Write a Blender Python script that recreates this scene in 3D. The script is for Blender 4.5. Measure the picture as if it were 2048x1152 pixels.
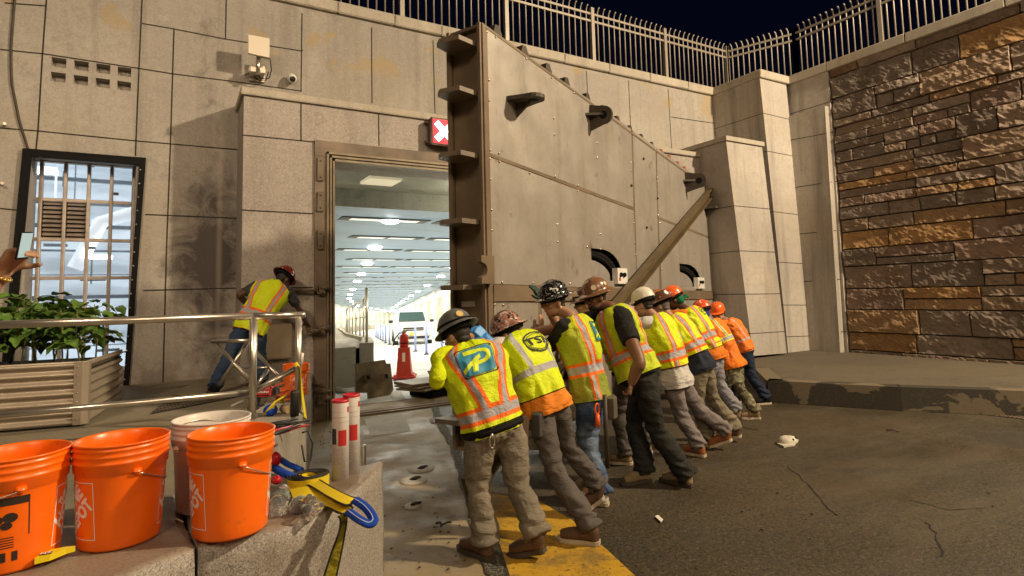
import bpy, math, random
from mathutils import Vector as V3, Matrix, noise as mn
for o in list(bpy.data.objects): bpy.data.objects.remove(o)
SC = bpy.context.scene
COL = SC.collection
rnd = random.Random(7)
R = math.radians
# ------------------------------------------------------------------ camera
FPX, PCX, PCY, EYE = 1156.0, 1024.0, 495.0, 1.65
YAW, PITCH, ROLL = R(30.2), math.atan(95 / 1156.0), R(1.44)
cf = V3((math.sin(YAW) * math.cos(PITCH), math.cos(YAW) * math.cos(PITCH), math.sin(PITCH)))
r0 = V3((math.cos(YAW), -math.sin(YAW), 0)); u0 = r0.cross(cf)
cr = r0 * math.cos(ROLL) - u0 * math.sin(ROLL); cu = cr.cross(cf)
CAM = V3((0, 0, EYE))
cd = bpy.data.cameras.new("camera"); cam = bpy.data.objects.new("camera", cd); COL.objects.link(cam)
cd.sensor_width = 36; cd.lens = 36 * FPX / 2048; cd.shift_y = -(576 - PCY) / 2048
cd.clip_start = 0.05; cd.clip_end = 1000
cam.matrix_world = Matrix(((cr.x, cu.x, -cf.x, 0), (cr.y, cu.y, -cf.y, 0), (cr.z, cu.z, -cf.z, EYE), (0, 0, 0, 1)))
SC.camera = cam
# ------------------------------------------------------------------ world (night sky) and lamps
w = bpy.data.worlds.new("World"); SC.world = w; w.use_nodes = True
bg = w.node_tree.nodes['Background']; bg.inputs[0].default_value = (.10, .17, .62, 1); bg.inputs[1].default_value = .010
SC.view_settings.view_transform = 'Standard'; SC.view_settings.look = 'None'
SC.view_settings.exposure = 0.0; SC.view_settings.gamma = 1.0
def lamp(name, kind, loc, power, color, size=.2, aim=None, shape=None):
    l = bpy.data.lights.new(name, kind); l.energy = power; l.color = color
    if kind == 'AREA':
        l.size = size
        if shape: l.shape = 'RECTANGLE'; l.size_y = shape
    elif kind in ('POINT', 'SPOT'): l.shadow_soft_size = size
    o = bpy.data.objects.new(name, l); COL.objects.link(o); o.location = loc
    if aim is not None: o.rotation_euler = (V3(aim) - V3(loc)).to_track_quat('-Z', 'Y').to_euler()
    return o
lamp('work_floodlight', 'POINT', (11.3, -2.6, 10.0), 9600, (1, .80, .54), .3)
sl_ = lamp('left_fill_spot', 'SPOT', (-3.6, .8, 6.8), 1250, (1, .76, .5), .25, aim=(.4, 9.2, 1.6)); sl_.data.spot_size = R(62); sl_.data.spot_blend = 1.0  # unseen spot added as fill for the left wall and the worker
lamp('left_fill_light', 'POINT', (-4.5, -3.5, 8.5), 1050, (1, .76, .52), 1.4)  # added fill from behind on the left, stands for no known lamp
lamp('rear_fill_light', 'POINT', (4.5, -9.0, 9.0), 2500, (1, .72, .45), 1.6)  # added fill from behind, brightens the stone wall

# ------------------------------------------------------------------ helpers
def ray(x, y): return cf * FPX + cr * (x - PCX) - cu * (y - PCY)
def onp(x, y, p, n):
    d = ray(x, y); n = V3(n); return CAM + d * ((V3(p) - CAM).dot(n) / d.dot(n))
def atY(x, y, Y): return onp(x, y, (0, Y, 0), (0, 1, 0))
def atX(x, y, X): return onp(x, y, (X, 0, 0), (1, 0, 0))
def atZ(x, y, Z=0.0): return onp(x, y, (0, 0, Z), (0, 0, 1))
def atD(x, y, D): return CAM + ray(x, y) * (D / FPX)

class Ex:   # shader maths written as python expressions
    def __init__(s, nt, k): s.nt = nt; s.k = k
    def _o(s, op, b=None, rev=False):
        n = s.nt.nodes.new('ShaderNodeMath'); n.operation = op
        a, c = (s, b) if not rev else (b, s)
        for i, v in enumerate((a, c)):
            if v is None: continue
            if isinstance(v, Ex): s.nt.links.new(v.k, n.inputs[i])
            else: n.inputs[i].default_value = v
        return Ex(s.nt, n.outputs[0])
    def __add__(s, b): return s._o('ADD', b)
    def __sub__(s, b): return s._o('SUBTRACT', b)
    def __rsub__(s, b): return s._o('SUBTRACT', b, True)
    def __mul__(s, b): return s._o('MULTIPLY', b)
    def abs(s): return s._o('ABSOLUTE')
    def frac(s): return s._o('FRACT')
    def lt(s, b): return s._o('LESS_THAN', b)
    def gt(s, b): return s._o('GREATER_THAN', b)
    def mx(s, b): return s._o('MAXIMUM', b)
    def mn(s, b): return s._o('MINIMUM', b)
    def pw(s, b): return s._o('POWER', b)

def srgb(r, g, b):
    f = lambda c: (c / 255 / 12.92) if c / 255 < .04045 else ((c / 255 + .055) / 1.055) ** 2.4
    return (f(r), f(g), f(b))

class Mat:
    def __init__(s, name, col=(.5, .5, .5), rough=.6, metal=0, spec=.5):
        s.m = bpy.data.materials.new(name); s.m.use_nodes = True; s.nt = s.m.node_tree
        s.p = s.nt.nodes['Principled BSDF']
        s.p.inputs['Roughness'].default_value = rough; s.p.inputs['Metallic'].default_value = metal
        s.p.inputs['Specular IOR Level'].default_value = spec
        s.p.inputs['Base Color'].default_value = (*col, 1); s.col = None; s.base = col
        s.tc = None; s.h = None
    def co(s, scale=(1, 1, 1), kind='Object'):
        if s.tc is None: s.tc = s.nt.nodes.new('ShaderNodeTexCoord')
        mp = s.nt.nodes.new('ShaderNodeMapping'); mp.inputs['Scale'].default_value = scale
        s.nt.links.new(s.tc.outputs[kind], mp.inputs[0]); return mp.outputs[0]
    def noise(s, scale, detail=4, rough=.55, stretch=(1, 1, 1), dist=0, kind='Object'):
        n = s.nt.nodes.new('ShaderNodeTexNoise'); n.inputs['Scale'].default_value = scale
        n.inputs['Detail'].default_value = detail; n.inputs['Roughness'].default_value = rough
        n.inputs['Distortion'].default_value = dist
        s.nt.links.new(s.co(stretch, kind), n.inputs['Vector']); return Ex(s.nt, n.outputs['Fac'])
    def voro(s, scale, stretch=(1, 1, 1), feature='F1'):
        n = s.nt.nodes.new('ShaderNodeTexVoronoi'); n.inputs['Scale'].default_value = scale; n.feature = feature
        s.nt.links.new(s.co(stretch), n.inputs['Vector']); return Ex(s.nt, n.outputs['Distance'])
    def xyz(s, kind='Object'):
        n = s.nt.nodes.new('ShaderNodeSeparateXYZ'); s.nt.links.new(s.co(kind=kind), n.inputs[0])
        return [Ex(s.nt, k) for k in n.outputs]
    def ramp(s, e, a, b):
        n = s.nt.nodes.new('ShaderNodeMapRange'); n.inputs[1].default_value = a; n.inputs[2].default_value = b
        s.nt.links.new(e.k, n.inputs[0]); return Ex(s.nt, n.outputs[0])
    def mix(s, e, c):       # e = 0..1 mask, blends c over what is there
        n = s.nt.nodes.new('ShaderNodeMix'); n.data_type = 'RGBA'
        s.nt.links.new(e.k, n.inputs[0])
        if s.col is None: n.inputs[6].default_value = (*s.base, 1)
        else: s.nt.links.new(s.col, n.inputs[6])
        if isinstance(c, tuple): n.inputs[7].default_value = (*c, 1)
        else: s.nt.links.new(c, n.inputs[7])
        s.col = n.outputs[2]; s.nt.links.new(s.col, s.p.inputs['Base Color']); return s
    def attr(s, name='Col'):
        n = s.nt.nodes.new('ShaderNodeAttribute'); n.attribute_name = name
        s.col = n.outputs['Color']; s.nt.links.new(s.col, s.p.inputs['Base Color']); return s
    def bump(s, e, strength=.3, dist=.01):
        n = s.nt.nodes.new('ShaderNodeBump'); n.inputs['Strength'].default_value = strength
        n.inputs['Distance'].default_value = dist; s.nt.links.new(e.k, n.inputs['Height'])
        if s.h is not None: s.nt.links.new(s.h, n.inputs['Normal'])
        s.h = n.outputs[0]; s.nt.links.new(s.h, s.p.inputs['Normal']); return s
    def rough(s, e): s.nt.links.new(e.k, s.p.inputs['Roughness']); return s
    def glow(s, c, k): s.p.inputs['Emission Color'].default_value = (*c, 1); s.p.inputs['Emission Strength'].default_value = k; return s
def dk(c, k): return tuple(x * k for x in c)

def plain(name, c, rough=.5, metal=0, var=.18, sc=6, bmp=.15, bs=90, bd=.004, spec=.5):
    m = Mat(name, c, rough, metal, spec)
    n = m.noise(sc, 5, .6); m.mix(m.ramp(n, .4, .75) * .8, dk(c, 1 - var * 2)); m.mix(m.ramp(n, .45, .25) * .6, tuple(min(1, x * (1 + var)) for x in c))
    if bmp: m.bump(m.noise(bs, 3), bmp, bd)
    return m.m
def concrete(name, c, streak=.4, speck=.3, stain=.5, sdark=.35):
    m = Mat(name, c, .82, 0, .3)
    m.mix(m.ramp(m.noise(.45, 3, .5), .40, .60) * .6, (c[0] * .72, c[1] * .71, c[2] * .72))
    m.mix(m.ramp(m.noise(1.3, 5, .6), .56, .70) * .5, (min(1, c[0] * 1.18), min(1, c[1] * 1.17), min(1, c[2] * 1.14)))
    m.mix(m.ramp(m.noise(1.1, 6, .7, (2.6, 2.6, .16)), .50, .68) * min(1, streak * 1.5), (c[0] * .5, c[1] * .48, c[2] * .47))
    m.mix(m.ramp(m.noise(2.0, 6, .72, dist=.8), .55, .70) * stain, dk(c, sdark))
    m.mix(m.ramp(m.noise(.8, 3, .5), .57, .68) * .25, (c[0] * .98, c[1] * .9, c[2] * .7))
    m.mix(m.ramp(m.noise(9, 5, .75), .48, .66) * .4, dk(c, .66)); m.mix(m.ramp(m.noise(5, 5, .75), .60, .68) * .35, dk(c, .5))
    m.mix(m.ramp(m.noise(42, 4, .85), .5, .64) * speck * 1.5, dk(c, .5))
    m.mix(m.ramp(m.noise(38, 3, .8, (1.1, 1, 1)), .44, .33) * speck * 1.4, tuple(min(1, x * 1.3) for x in c))
    m.bump(m.noise(50, 4, .8), .5, .006); m.bump(m.noise(4, 4), .3, .012)
    return m if name.startswith('*') else m.m
class MB:
    def __init__(s): s.v = []; s.f = []; s.sm = []; s.mi = []; s.uv = {}
    def face(s, idx, sm=False, mi=0): s.f.append(tuple(idx)); s.sm.append(sm); s.mi.append(mi)
    def poly(s, pts, mi=0):
        b = len(s.v); s.v += [V3(p) for p in pts]; s.face(range(b, b + len(pts)), False, mi); return s
    def box(s, a, b, mi=0, M=None, bev=0):
        x0, y0, z0 = [min(a[i], b[i]) for i in range(3)]; x1, y1, z1 = [max(a[i], b[i]) for i in range(3)]
        if bev > 0:
            q = min(bev, (x1 - x0) / 3, (y1 - y0) / 3, (z1 - z0) / 3); base = len(s.v); idx = {}
            for i, x in enumerate((x0, x1)):
                for j, y in enumerate((y0, y1)):
                    for k, z in enumerate((z0, z1)):
                        dx = q if i == 0 else -q; dy = q if j == 0 else -q; dz = q if k == 0 else -q
                        for ax, p in enumerate(((x, y + dy, z + dz), (x + dx, y, z + dz), (x + dx, y + dy, z))):
                            idx[(i, j, k, ax)] = len(s.v); p = V3(p); s.v.append(M @ p if M else p)
            for i in (0, 1):
                o = [(i, 0, 0), (i, 1, 0), (i, 1, 1), (i, 0, 1)]
                s.face([idx[(*t, 0)] for t in (o if i else o[::-1])], False, mi)
                o = [(0, i, 0), (0, i, 1), (1, i, 1), (1, i, 0)]
                s.face([idx[(*t, 1)] for t in (o if i else o[::-1])], False, mi)
                o = [(0, 0, i), (1, 0, i), (1, 1, i), (0, 1, i)]
                s.face([idx[(*t, 2)] for t in (o if i else o[::-1])], False, mi)
            for j in (0, 1):
                for k in (0, 1):
                    s.face((idx[(0, j, k, 1)], idx[(1, j, k, 1)], idx[(1, j, k, 2)], idx[(0, j, k, 2)]), True, mi)
                    s.face((idx[(j, 0, k, 0)], idx[(j, 1, k, 0)], idx[(j, 1, k, 2)], idx[(j, 0, k, 2)]), True, mi)
                    s.face((idx[(j, k, 0, 0)], idx[(j, k, 1, 0)], idx[(j, k, 1, 1)], idx[(j, k, 0, 1)]), True, mi)
                    for i in (0, 1): s.face((idx[(i, j, k, 0)], idx[(i, j, k, 1)], idx[(i, j, k, 2)]), True, mi)
            return s
        b0 = len(s.v)
        for p in ((x0, y0, z0), (x1, y0, z0), (x1, y1, z0), (x0, y1, z0), (x0, y0, z1), (x1, y0, z1), (x1, y1, z1), (x0, y1, z1)):
            p = V3(p); s.v.append(M @ p if M else p)
        for f in ((0, 3, 2, 1), (4, 5, 6, 7), (0, 1, 5, 4), (1, 2, 6, 5), (2, 3, 7, 6), (3, 0, 4, 7)): s.face([b0 + i for i in f], False, mi)
        return s
    def prism(s, pts, d, mi=0, sm=False):   # polygon pts extruded by vector d
        d = V3(d); n = len(pts); b = len(s.v); P = [V3(p) for p in pts]
        s.v += P + [p + d for p in P]
        nn = V3((0, 0, 0))
        for i in range(n): nn += P[i].cross(P[(i + 1) % n])
        fl = nn.dot(d) > 0
        s.face(range(b + n - 1, b - 1, -1) if fl else range(b, b + n), False, mi)
        s.face(range(b + n, b + 2 * n) if fl else range(b + 2 * n - 1, b + n - 1, -1), False, mi)
        for i in range(n):
            q = (b + i, b + (i + 1) % n, b + n + (i + 1) % n, b + n + i)
            s.face(q if fl else q[::-1], sm, mi)
        return s
    def tube(s, pts, r, seg=10, mi=0, cap=True, closed=False, flat=1.0):
        P = [V3(p) for p in pts]; n = len(P); rings = []
        rr = r if isinstance(r, (list, tuple)) else [r] * n
        t0 = (P[1] - P[0]).normalized(); up = V3((0, 0, 1)) if abs(t0.z) < .9 else V3((0, 1, 0))
        for i in range(n):
            a = P[i - 1] if (i > 0 or closed) else P[0]; c = P[(i + 1) % n] if (i < n - 1 or closed) else P[-1]
            t = (c - a).normalized(); sd = t.cross(up).normalized()
            if sd.length < .1: sd = t.orthogonal().normalized()
            up = sd.cross(t).normalized(); b = len(s.v); rings.append(b)
            for k in range(seg):
                an = 2 * math.pi * k / seg; s.v.append(P[i] + sd * math.cos(an) * rr[i] + up * math.sin(an) * rr[i] * flat)
        for i in range(n if closed else n - 1):
            a, b = rings[i], rings[(i + 1) % n]
            for k in range(seg): s.face((a + k, a + (k + 1) % seg, b + (k + 1) % seg, b + k), True, mi)
        if cap and not closed:
            s.face([rings[0] + k for k in range(seg)][::-1], False, mi); s.face([rings[-1] + k for k in range(seg)], False, mi)
        return s
    def lathe(s, prof, c=(0, 0, 0), seg=32, mi=0, M=None, sx=1, sy=1):
        rings = []; c = V3(c)
        for r, z in prof:
            b = len(s.v); rings.append(b)
            for k in range(seg):
                a = 2 * math.pi * k / seg; p = V3((r * math.cos(a) * sx, r * math.sin(a) * sy, z))
                s.v.append((M @ p if M else p) + c)
        for i in range(len(prof) - 1):
            a, b = rings[i], rings[i + 1]
            for k in range(seg): s.face((a + k, a + (k + 1) % seg, b + (k + 1) % seg, b + k), True, mi)
        return s
    def ball(s, c, r, seg=10, rings=6, mi=0, M=None):
        c = V3(c); r = (r, r, r) if isinstance(r, (int, float)) else r; b = len(s.v)
        for i in range(rings + 1):
            t = math.pi * i / rings
            for k in range(seg):
                a = 2 * math.pi * k / seg; p = V3((r[0] * math.sin(t) * math.cos(a), r[1] * math.sin(t) * math.sin(a), r[2] * math.cos(t)))
                s.v.append((M @ p if M else p) + c)
        for i in range(rings):
            for k in range(seg):
                q = (b + i * seg + k, b + (i + 1) * seg + k, b + (i + 1) * seg + (k + 1) % seg, b + i * seg + (k + 1) % seg)
                s.face(q, True, mi)
        return s
    def strip(s, A, B, mi=0, sm=True):   # two polylines joined
        n = len(A); b = len(s.v); s.v += [V3(p) for p in A] + [V3(p) for p in B]
        for i in range(n - 1): s.face((b + i, b + i + 1, b + n + i + 1, b + n + i), sm, mi)
        return s
    def mesh(s, name):
        me = bpy.data.meshes.new(name); me.from_pydata([tuple(v) for v in s.v], [], s.f); me.update()
        me.polygons.foreach_set('use_smooth', s.sm); me.polygons.foreach_set('material_index', s.mi); return me
    def build(s, name, mats, parent=None, **kw):
        me = s.mesh(name)
        for m in (mats if isinstance(mats, (list, tuple)) else [mats]): me.materials.append(m)
        o = bpy.data.objects.new(name, me); COL.objects.link(o)
        if parent: o.parent = parent; o.location = -wloc(parent)
        tag(o, **kw); return o
def wloc(o):
    p = V3(o.location)
    while o.parent: o = o.parent; p += V3(o.location)
    return p
def tag(o, label=None, cat=None, group=None, kind=None):
    if label: o['label'] = label
    if cat: o['category'] = cat
    if group: o['group'] = group
    if kind: o['kind'] = kind
    return o
def thing(name, loc, label, cat, group=None, kind=None):
    o = bpy.data.objects.new(name, None); COL.objects.link(o); o.location = loc; o.empty_display_size = .1
    return tag(o, label, cat, group, kind)
def dup(root, loc, rz=0, label=None, group=None, scale=None):
    r = root.copy(); COL.objects.link(r); r.location = loc; r.rotation_euler = (0, 0, rz)
    if scale: r.scale = (scale,) * 3
    if label: r['label'] = label
    if group: r['group'] = group
    for ch in root.children:
        c = ch.copy(); COL.objects.link(c); c.parent = r
        for g in ch.children: d = g.copy(); COL.objects.link(d); d.parent = c
    return r
def text_faces(mb, txt, size, fn, mi=0, bold=.02, shear=0, sub=True):
    cu_ = bpy.data.curves.new('t', 'FONT'); cu_.body = txt; cu_.size = size; cu_.offset = bold * size; cu_.shear = shear
    cu_.align_x = 'CENTER'; cu_.align_y = 'CENTER'; cu_.resolution_u = 3
    ob = bpy.data.objects.new('t', cu_); COL.objects.link(ob)
    dg = bpy.context.evaluated_depsgraph_get(); me = bpy.data.meshes.new_from_object(ob.evaluated_get(dg))
    b = len(mb.v)
    for v in me.vertices: mb.v.append(V3(fn(v.co.x, v.co.y)))
    for p in me.polygons: mb.face([b + i for i in p.vertices], False, mi)
    bpy.data.objects.remove(ob); bpy.data.curves.remove(cu_); bpy.data.meshes.remove(me)
# ================================================================== materials
m = concrete('*precast_concrete', (.42, .385, .34), .4, .3, .4, .45); m.m.name = 'precast_concrete'
x_, y_, z_ = m.xyz()      # dark patch with a noisy outline and a pale streak, left of the portal
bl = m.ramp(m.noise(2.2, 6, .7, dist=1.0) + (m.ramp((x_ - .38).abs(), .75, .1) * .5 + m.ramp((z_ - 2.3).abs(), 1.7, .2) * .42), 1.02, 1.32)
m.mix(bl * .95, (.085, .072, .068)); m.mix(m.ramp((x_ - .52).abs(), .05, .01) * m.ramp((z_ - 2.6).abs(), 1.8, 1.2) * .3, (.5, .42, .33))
m.mix(m.ramp(m.noise(3, 5, .6), .35, .5) * m.ramp(z_, 1.1, .6) * .6, (.1, .08, .06))
m.mix((m.noise(1.6, 3, .5, dist=.3).gt(.60) * m.ramp(z_, 5.3, 5.5)) * .5, (.4, .29, .13))
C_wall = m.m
C_surr = concrete('pink_granite_panel', (.42, .375, .335), .35, .5, .45, .4)
C_cope = concrete('coping_concrete', (.5, .45, .37), .35, .3, .2, .5)
C_pil = concrete('buttress_concrete', (.48, .44, .39), .6, .2, .4, .45)
C_joint = plain('dark_joint', (.035, .028, .02), .9, bmp=0)
C_steel = plain('brown_steel', (.16, .118, .078), .55, .1, .25, 3, .2, 40)
C_dsteel = plain('dark_steel', (.07, .055, .04), .6, .2, .25, 5)
C_black = plain('black_steel', (.008, .008, .008), .75, 0, spec=.15)
C_ss = plain('brushed_stainless', (.62, .57, .5), .3, .9, .1, 3, .1, 200, .001)
C_conc = concrete('floor_concrete', (.3, .265, .205), .1, .35, .5, .4)
C_white = plain('white_enamel', (.75, .74, .7), .35, bmp=0, var=.05)

# asphalt
m = Mat('asphalt', (.046, .035, .018), .8, 0, .5)
m.mix(m.ramp(m.noise(.5, 5, .6, dist=.5), .42, .62) * .8, (.075, .053, .027))
m.mix(m.ramp(m.noise(1.6, 4, .6, (1, .35, 1)), .5, .7) * .5, (.036, .034, .026))
m.mix(m.ramp(m.noise(38, 3, .85), .53, .63) * .7, (.13, .1, .058))
m.mix(m.ramp(m.noise(33, 3, .85), .48, .40) * .9, (.012, .011, .009))
m.mix(m.ramp(m.noise(.7, 5, .65, (.35, 1.6, 1)), .5, .62) * .45, (.1, .08, .05)); m.mix(m.ramp(m.noise(.9, 4, .6, (1, 1, 1), .8), .6, .68) * .6, (.022, .019, .014)); m.rough(m.ramp(m.noise(1.1, 4), .3, .7) * .35 + .38)
m.bump(m.noise(45, 4, .85), .7, .014); m.bump(m.noise(3, 3), .3, .03)
ASPH = m.m
m = Mat('apron_concrete', (.3, .23, .13), .55, 0, .5)
m.mix(m.ramp(m.noise(1.3, 6, .65, dist=.5), .44, .62) * .6, (.2, .17, .115))
m.mix(m.ramp(m.noise(.8, 5, .6), .55, .68) * .7, (.38, .31, .2))
m.mix(m.ramp(m.noise(5, 5, .7), .56, .7) * .8, (.08, .062, .04)); m.mix(m.ramp(m.noise(1.7, 6, .75, dist=.5), .56, .62) * .5, (.12, .09, .055))
m.mix(m.ramp(m.noise(90, 3, .7), .52, .7) * .5, (.14, .12, .085))
m.rough(m.ramp(m.noise(1.6, 4, .6), .35, .62) * .4 + .42)
m.bump(m.noise(80, 4, .7), .4, .006)
APRON = m.m
m = Mat('yellow_road_paint', (.5, .29, .02), .6, 0, .4)
m.mix(m.ramp(m.noise(7, 6, .7), .52, .64) * .8, (.4, .22, .015))
m.mix(m.ramp(m.noise(26, 5, .75), .56, .64), (.07, .055, .035)); m.mix(m.ramp(m.noise(1.8, 6, .75), .5, .6) * .7, (.16, .11, .04))
m.bump(m.noise(90, 3, .8), .5, .008)
YEL = m.m

# ================================================================== ground and road
g = MB(); n = 34
def grid_sheet(x0, x1, y0, y1, z, nx=1, ny=1):
    mb = MB(); b = 0
    for j in range(ny + 1):
        for i in range(nx + 1): mb.v.append(V3((x0 + (x1 - x0) * i / nx, y0 + (y1 - y0) * j / ny, z)))
    for j in range(ny):
        for i in range(nx):
            a = j * (nx + 1) + i; mb.face((a, a + 1, a + nx + 2, a + nx + 1))
    return mb
grid_sheet(-120, 200, -160, 9.2, -.02).build('ground', ASPH, kind='structure')
# asphalt sheet right of the apron edge
edge_px = [(862, 800), (880, 850), (905, 890), (928, 960), (940, 1010), (960, 1080), (990, 1152), (1010, 1230)]
E_ = [atZ(*p, -.004) for p in edge_px]
E_.append(E_[-1] + (E_[-1] - E_[-2]) * 4)
mb = MB(); rg = [V3((40, p.y, -.004)) for p in E_]
mb.strip(E_, rg, sm=False)
mb.poly([V3((E_[0].x, E_[0].y, -.004)), V3((40, E_[0].y, -.004)), V3((40, 9.2, -.004)), V3((E_[0].x + .3, 9.2, -.004))])
mb.build('road', ASPH, kind='structure')
mb = MB(); lf = [V3((-3, p.y, -.008)) for p in E_]; er = [p + V3((.12, 0, -.004)) for p in E_]
mb.strip(lf, er, sm=False); mb.poly([V3((-3, E_[0].y, -.008)), V3((E_[0].x + 2.6, E_[0].y, -.008)), V3((E_[0].x + 2.6, 9.2, -.008)), V3((-3, 9.2, -.008))])
mb.poly([V3((-3, -12, -.008)), V3((lf[-1].x, lf[-1].y, -.008)), V3(er[-1]), V3((er[-1].x, -12, -.008))])
mb.build('pavement_apron', APRON, kind='structure')
# yellow marking
def zpoly(name, pts, z, mat, kind='structure', **k):
    mb = MB(); mb.poly([atZ(x, y, z) for x, y in pts]); return mb.build(name, mat, kind=kind, **k)
zpoly('road_marking', [(965, 985), (1075, 1000), (1145, 1040), (1215, 1100), (1290, 1170), (1330, 1240), (1040, 1240), (1020, 1152), (1000, 1090)], 0.0, YEL)
# repaired bright patches and crack chips on the apron
PATCH = concrete('pale_repair_patch', (.5, .48, .42), .1, .4, .5, .5)
zpoly('apron_patch', [(728, 838), (805, 826), (822, 862), (742, 872)], -.004, PATCH)
m = Mat('crumbled_edge', (.07, .065, .05), .9); m.mix(m.ramp(m.noise(50, 4, .8), .5, .6), (.3, .28, .22)); m.bump(m.noise(60, 4, .8), 1, .03)
mb = MB(); A = []; B = []
for i in range(len(E_) - 2):
    for k in range(8):
        t = k / 8; p = E_[i].lerp(E_[i + 1], t); j = .03 + .07 * abs(mn.noise(p * 6)); A.append(p + V3((-j, 0, .007))); B.append(p + V3((j * 1.1 + .02, 0, .007)))
mb.strip(A, B, sm=False); mb.build('crumbled_asphalt_edge', m.m, kind='structure')
# threshold rails of the gate sill
mb = MB()
for dy, z, h in ((0, .0, .02), (.09, 0, .03), (.2, 0, .02), (.32, 0, .012)):
    mb.box((1.7, 8.3 + dy, -.02), (9.2, 8.335 + dy, z + h))
mb.build('gate_sill', plain('worn_sill_steel', (.2, .13, .06), .5, .5), label='worn brown steel sill rails set across the tunnel mouth', cat='sill')
mb = MB(); mb.box((1.7, 8.45, -.05), (9.2, 9.25, -.003)); mb.build('sill_slab', APRON, kind='structure')
# drain grates
def grate(name, a, b, c, d, z, nx, ny, label):
    P = [atZ(*p, z) for p in (a, b, c, d)]
    t = thing(name, P[0], label, 'drain grate'); mb = MB(); mb.poly([p + V3((0, 0, -.0)) for p in P]); mb.build('pit', C_black, t)
    mb = MB()
    def L(u, v): return P[0].lerp(P[1], u).lerp(P[3].lerp(P[2], u), v) + V3((0, 0, .004))
    for i in range(nx + 1):
        u = i / nx; q = .22 / nx; mb.poly([L(max(0, u - q), 0), L(min(1, u + q), 0), L(min(1, u + q), 1), L(max(0, u - q), 1)])
    for j in range(ny + 1):
        v = j / ny; q = .22 / ny; mb.poly([L(0, max(0, v - q)) + V3((0, 0, .001)), L(1, max(0, v - q)) + V3((0, 0, .001)), L(1, min(1, v + q)) + V3((0, 0, .001)), L(0, min(1, v + q)) + V3((0, 0, .001))])
    mb.build('bars', C_steel, t); return t
grate('drain_grate', (858, 838), (960, 824), (965, 838), (862, 846), 0.0, 14, 4, 'small rectangular drain grate in the wet apron beside the gate edge')
grate('trench_grate', (1700, 792), (2140, 842), (2160, 852), (1705, 798), 0.0, 60, 3, 'long trench drain grate running along the right kerb')
grate('floor_grate', (300, 828), (455, 798), (495, 790), (345, 790), .606, 22, 8, 'dark mesh floor grate set in the raised walk by the railing')

# right pavement and kerb
SWZ = .3
KM = concrete('kerb_concrete', (.125, .105, .075), .1, .4, .6, .3)
m = Mat('patched_kerb_face', (.15, .12, .075), .7); m.mix(m.ramp(m.noise(.9, 5, .6, (1, 1, 1.6), .5), .47, .482), (.035, .03, .02)); m.mix(m.ramp(m.noise(40, 4), .5, .7) * .5, (.09, .07, .04)); m.bump(m.noise(60, 3), .3, .006)
KF = m.m
ka = atZ(1535, 762, SWZ); kb = atZ(1800, 775, SWZ); kc = atZ(2048, 783, SWZ); kd = kc + (kc - kb) * 3
top = [ka, kb, kc, kd, V3((12.3, kd.y, SWZ)), V3((12.3, 9.2, SWZ)), V3((10.0, 9.2, SWZ)), V3((9.6, 8.2, SWZ)), atZ(1508, 732, SWZ)]
mb = MB(); mb.prism(top, (0, 0, -.4)); pav = mb.build('pavement', KM, kind='structure')
mb = MB()
K = [atZ(1508, 735, SWZ), ka, kb, kc, kd]
for i in range(4):
    d = (K[i + 1] - K[i]); nrm = V3((-d.y, d.x, 0)).normalized(); nrm = -nrm if nrm.x > 0 else nrm
    a, b = K[i], K[i + 1]; o = nrm * .03
    mb.poly([a + o * .3 + V3((0, 0, .004)), b + o * .3 + V3((0, 0, .004)), b + o + V3((0, 0, -.3)), a + o + V3((0, 0, -.3))])
    mb.poly([a - nrm * .22 + V3((0, 0, .006)), b - nrm * .22 + V3((0, 0, .006)), b + o * .3 + V3((0, 0, .006)), a + o * .3 + V3((0, 0, .006))])
mb.build('kerb', KF, kind='structure')

# raised walk on the left
PZ = .6
pk = [(622, 800, .66), (560, 840, .66), (545, 900, .62)]
A0 = atZ(621, 797, .66); A1 = atZ(556, 858, .66)
WALKM = concrete('walk_concrete', (.25, .215, .15), .2, .3, .6, .35)
mb = MB(); mb.prism([V3((-8, -6, PZ)), V3((.05, -6, PZ)), V3((.3, 2.0, PZ)), V3((A1.x - .05, A1.y, PZ)), V3((A0.x - .05, A0.y, PZ)), V3((1.62, 8.34, PZ)), V3((.72, 8.36, PZ)), V3((.72, 9.2, PZ)), V3((-8, 9.2, PZ))][::-1], (0, 0, -.75))
mb.build('raised_walk', WALKM, kind='structure')
mb = MB(); mb.prism([V3((A1.x - .42, A1.y - .1, .66)), V3((A1.x, A1.y, .66)), V3((A0.x, A0.y, .66)), V3((1.62, 8.30, .66)), V3((1.2, 8.3, .66)), V3((A0.x - .42, A0.y, .66))], (0, 0, -.7))
mb.build('walk_kerb', concrete('kerb_edge_concrete', (.36, .32, .26), .4, .35, .5, .5), kind='structure')

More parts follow.
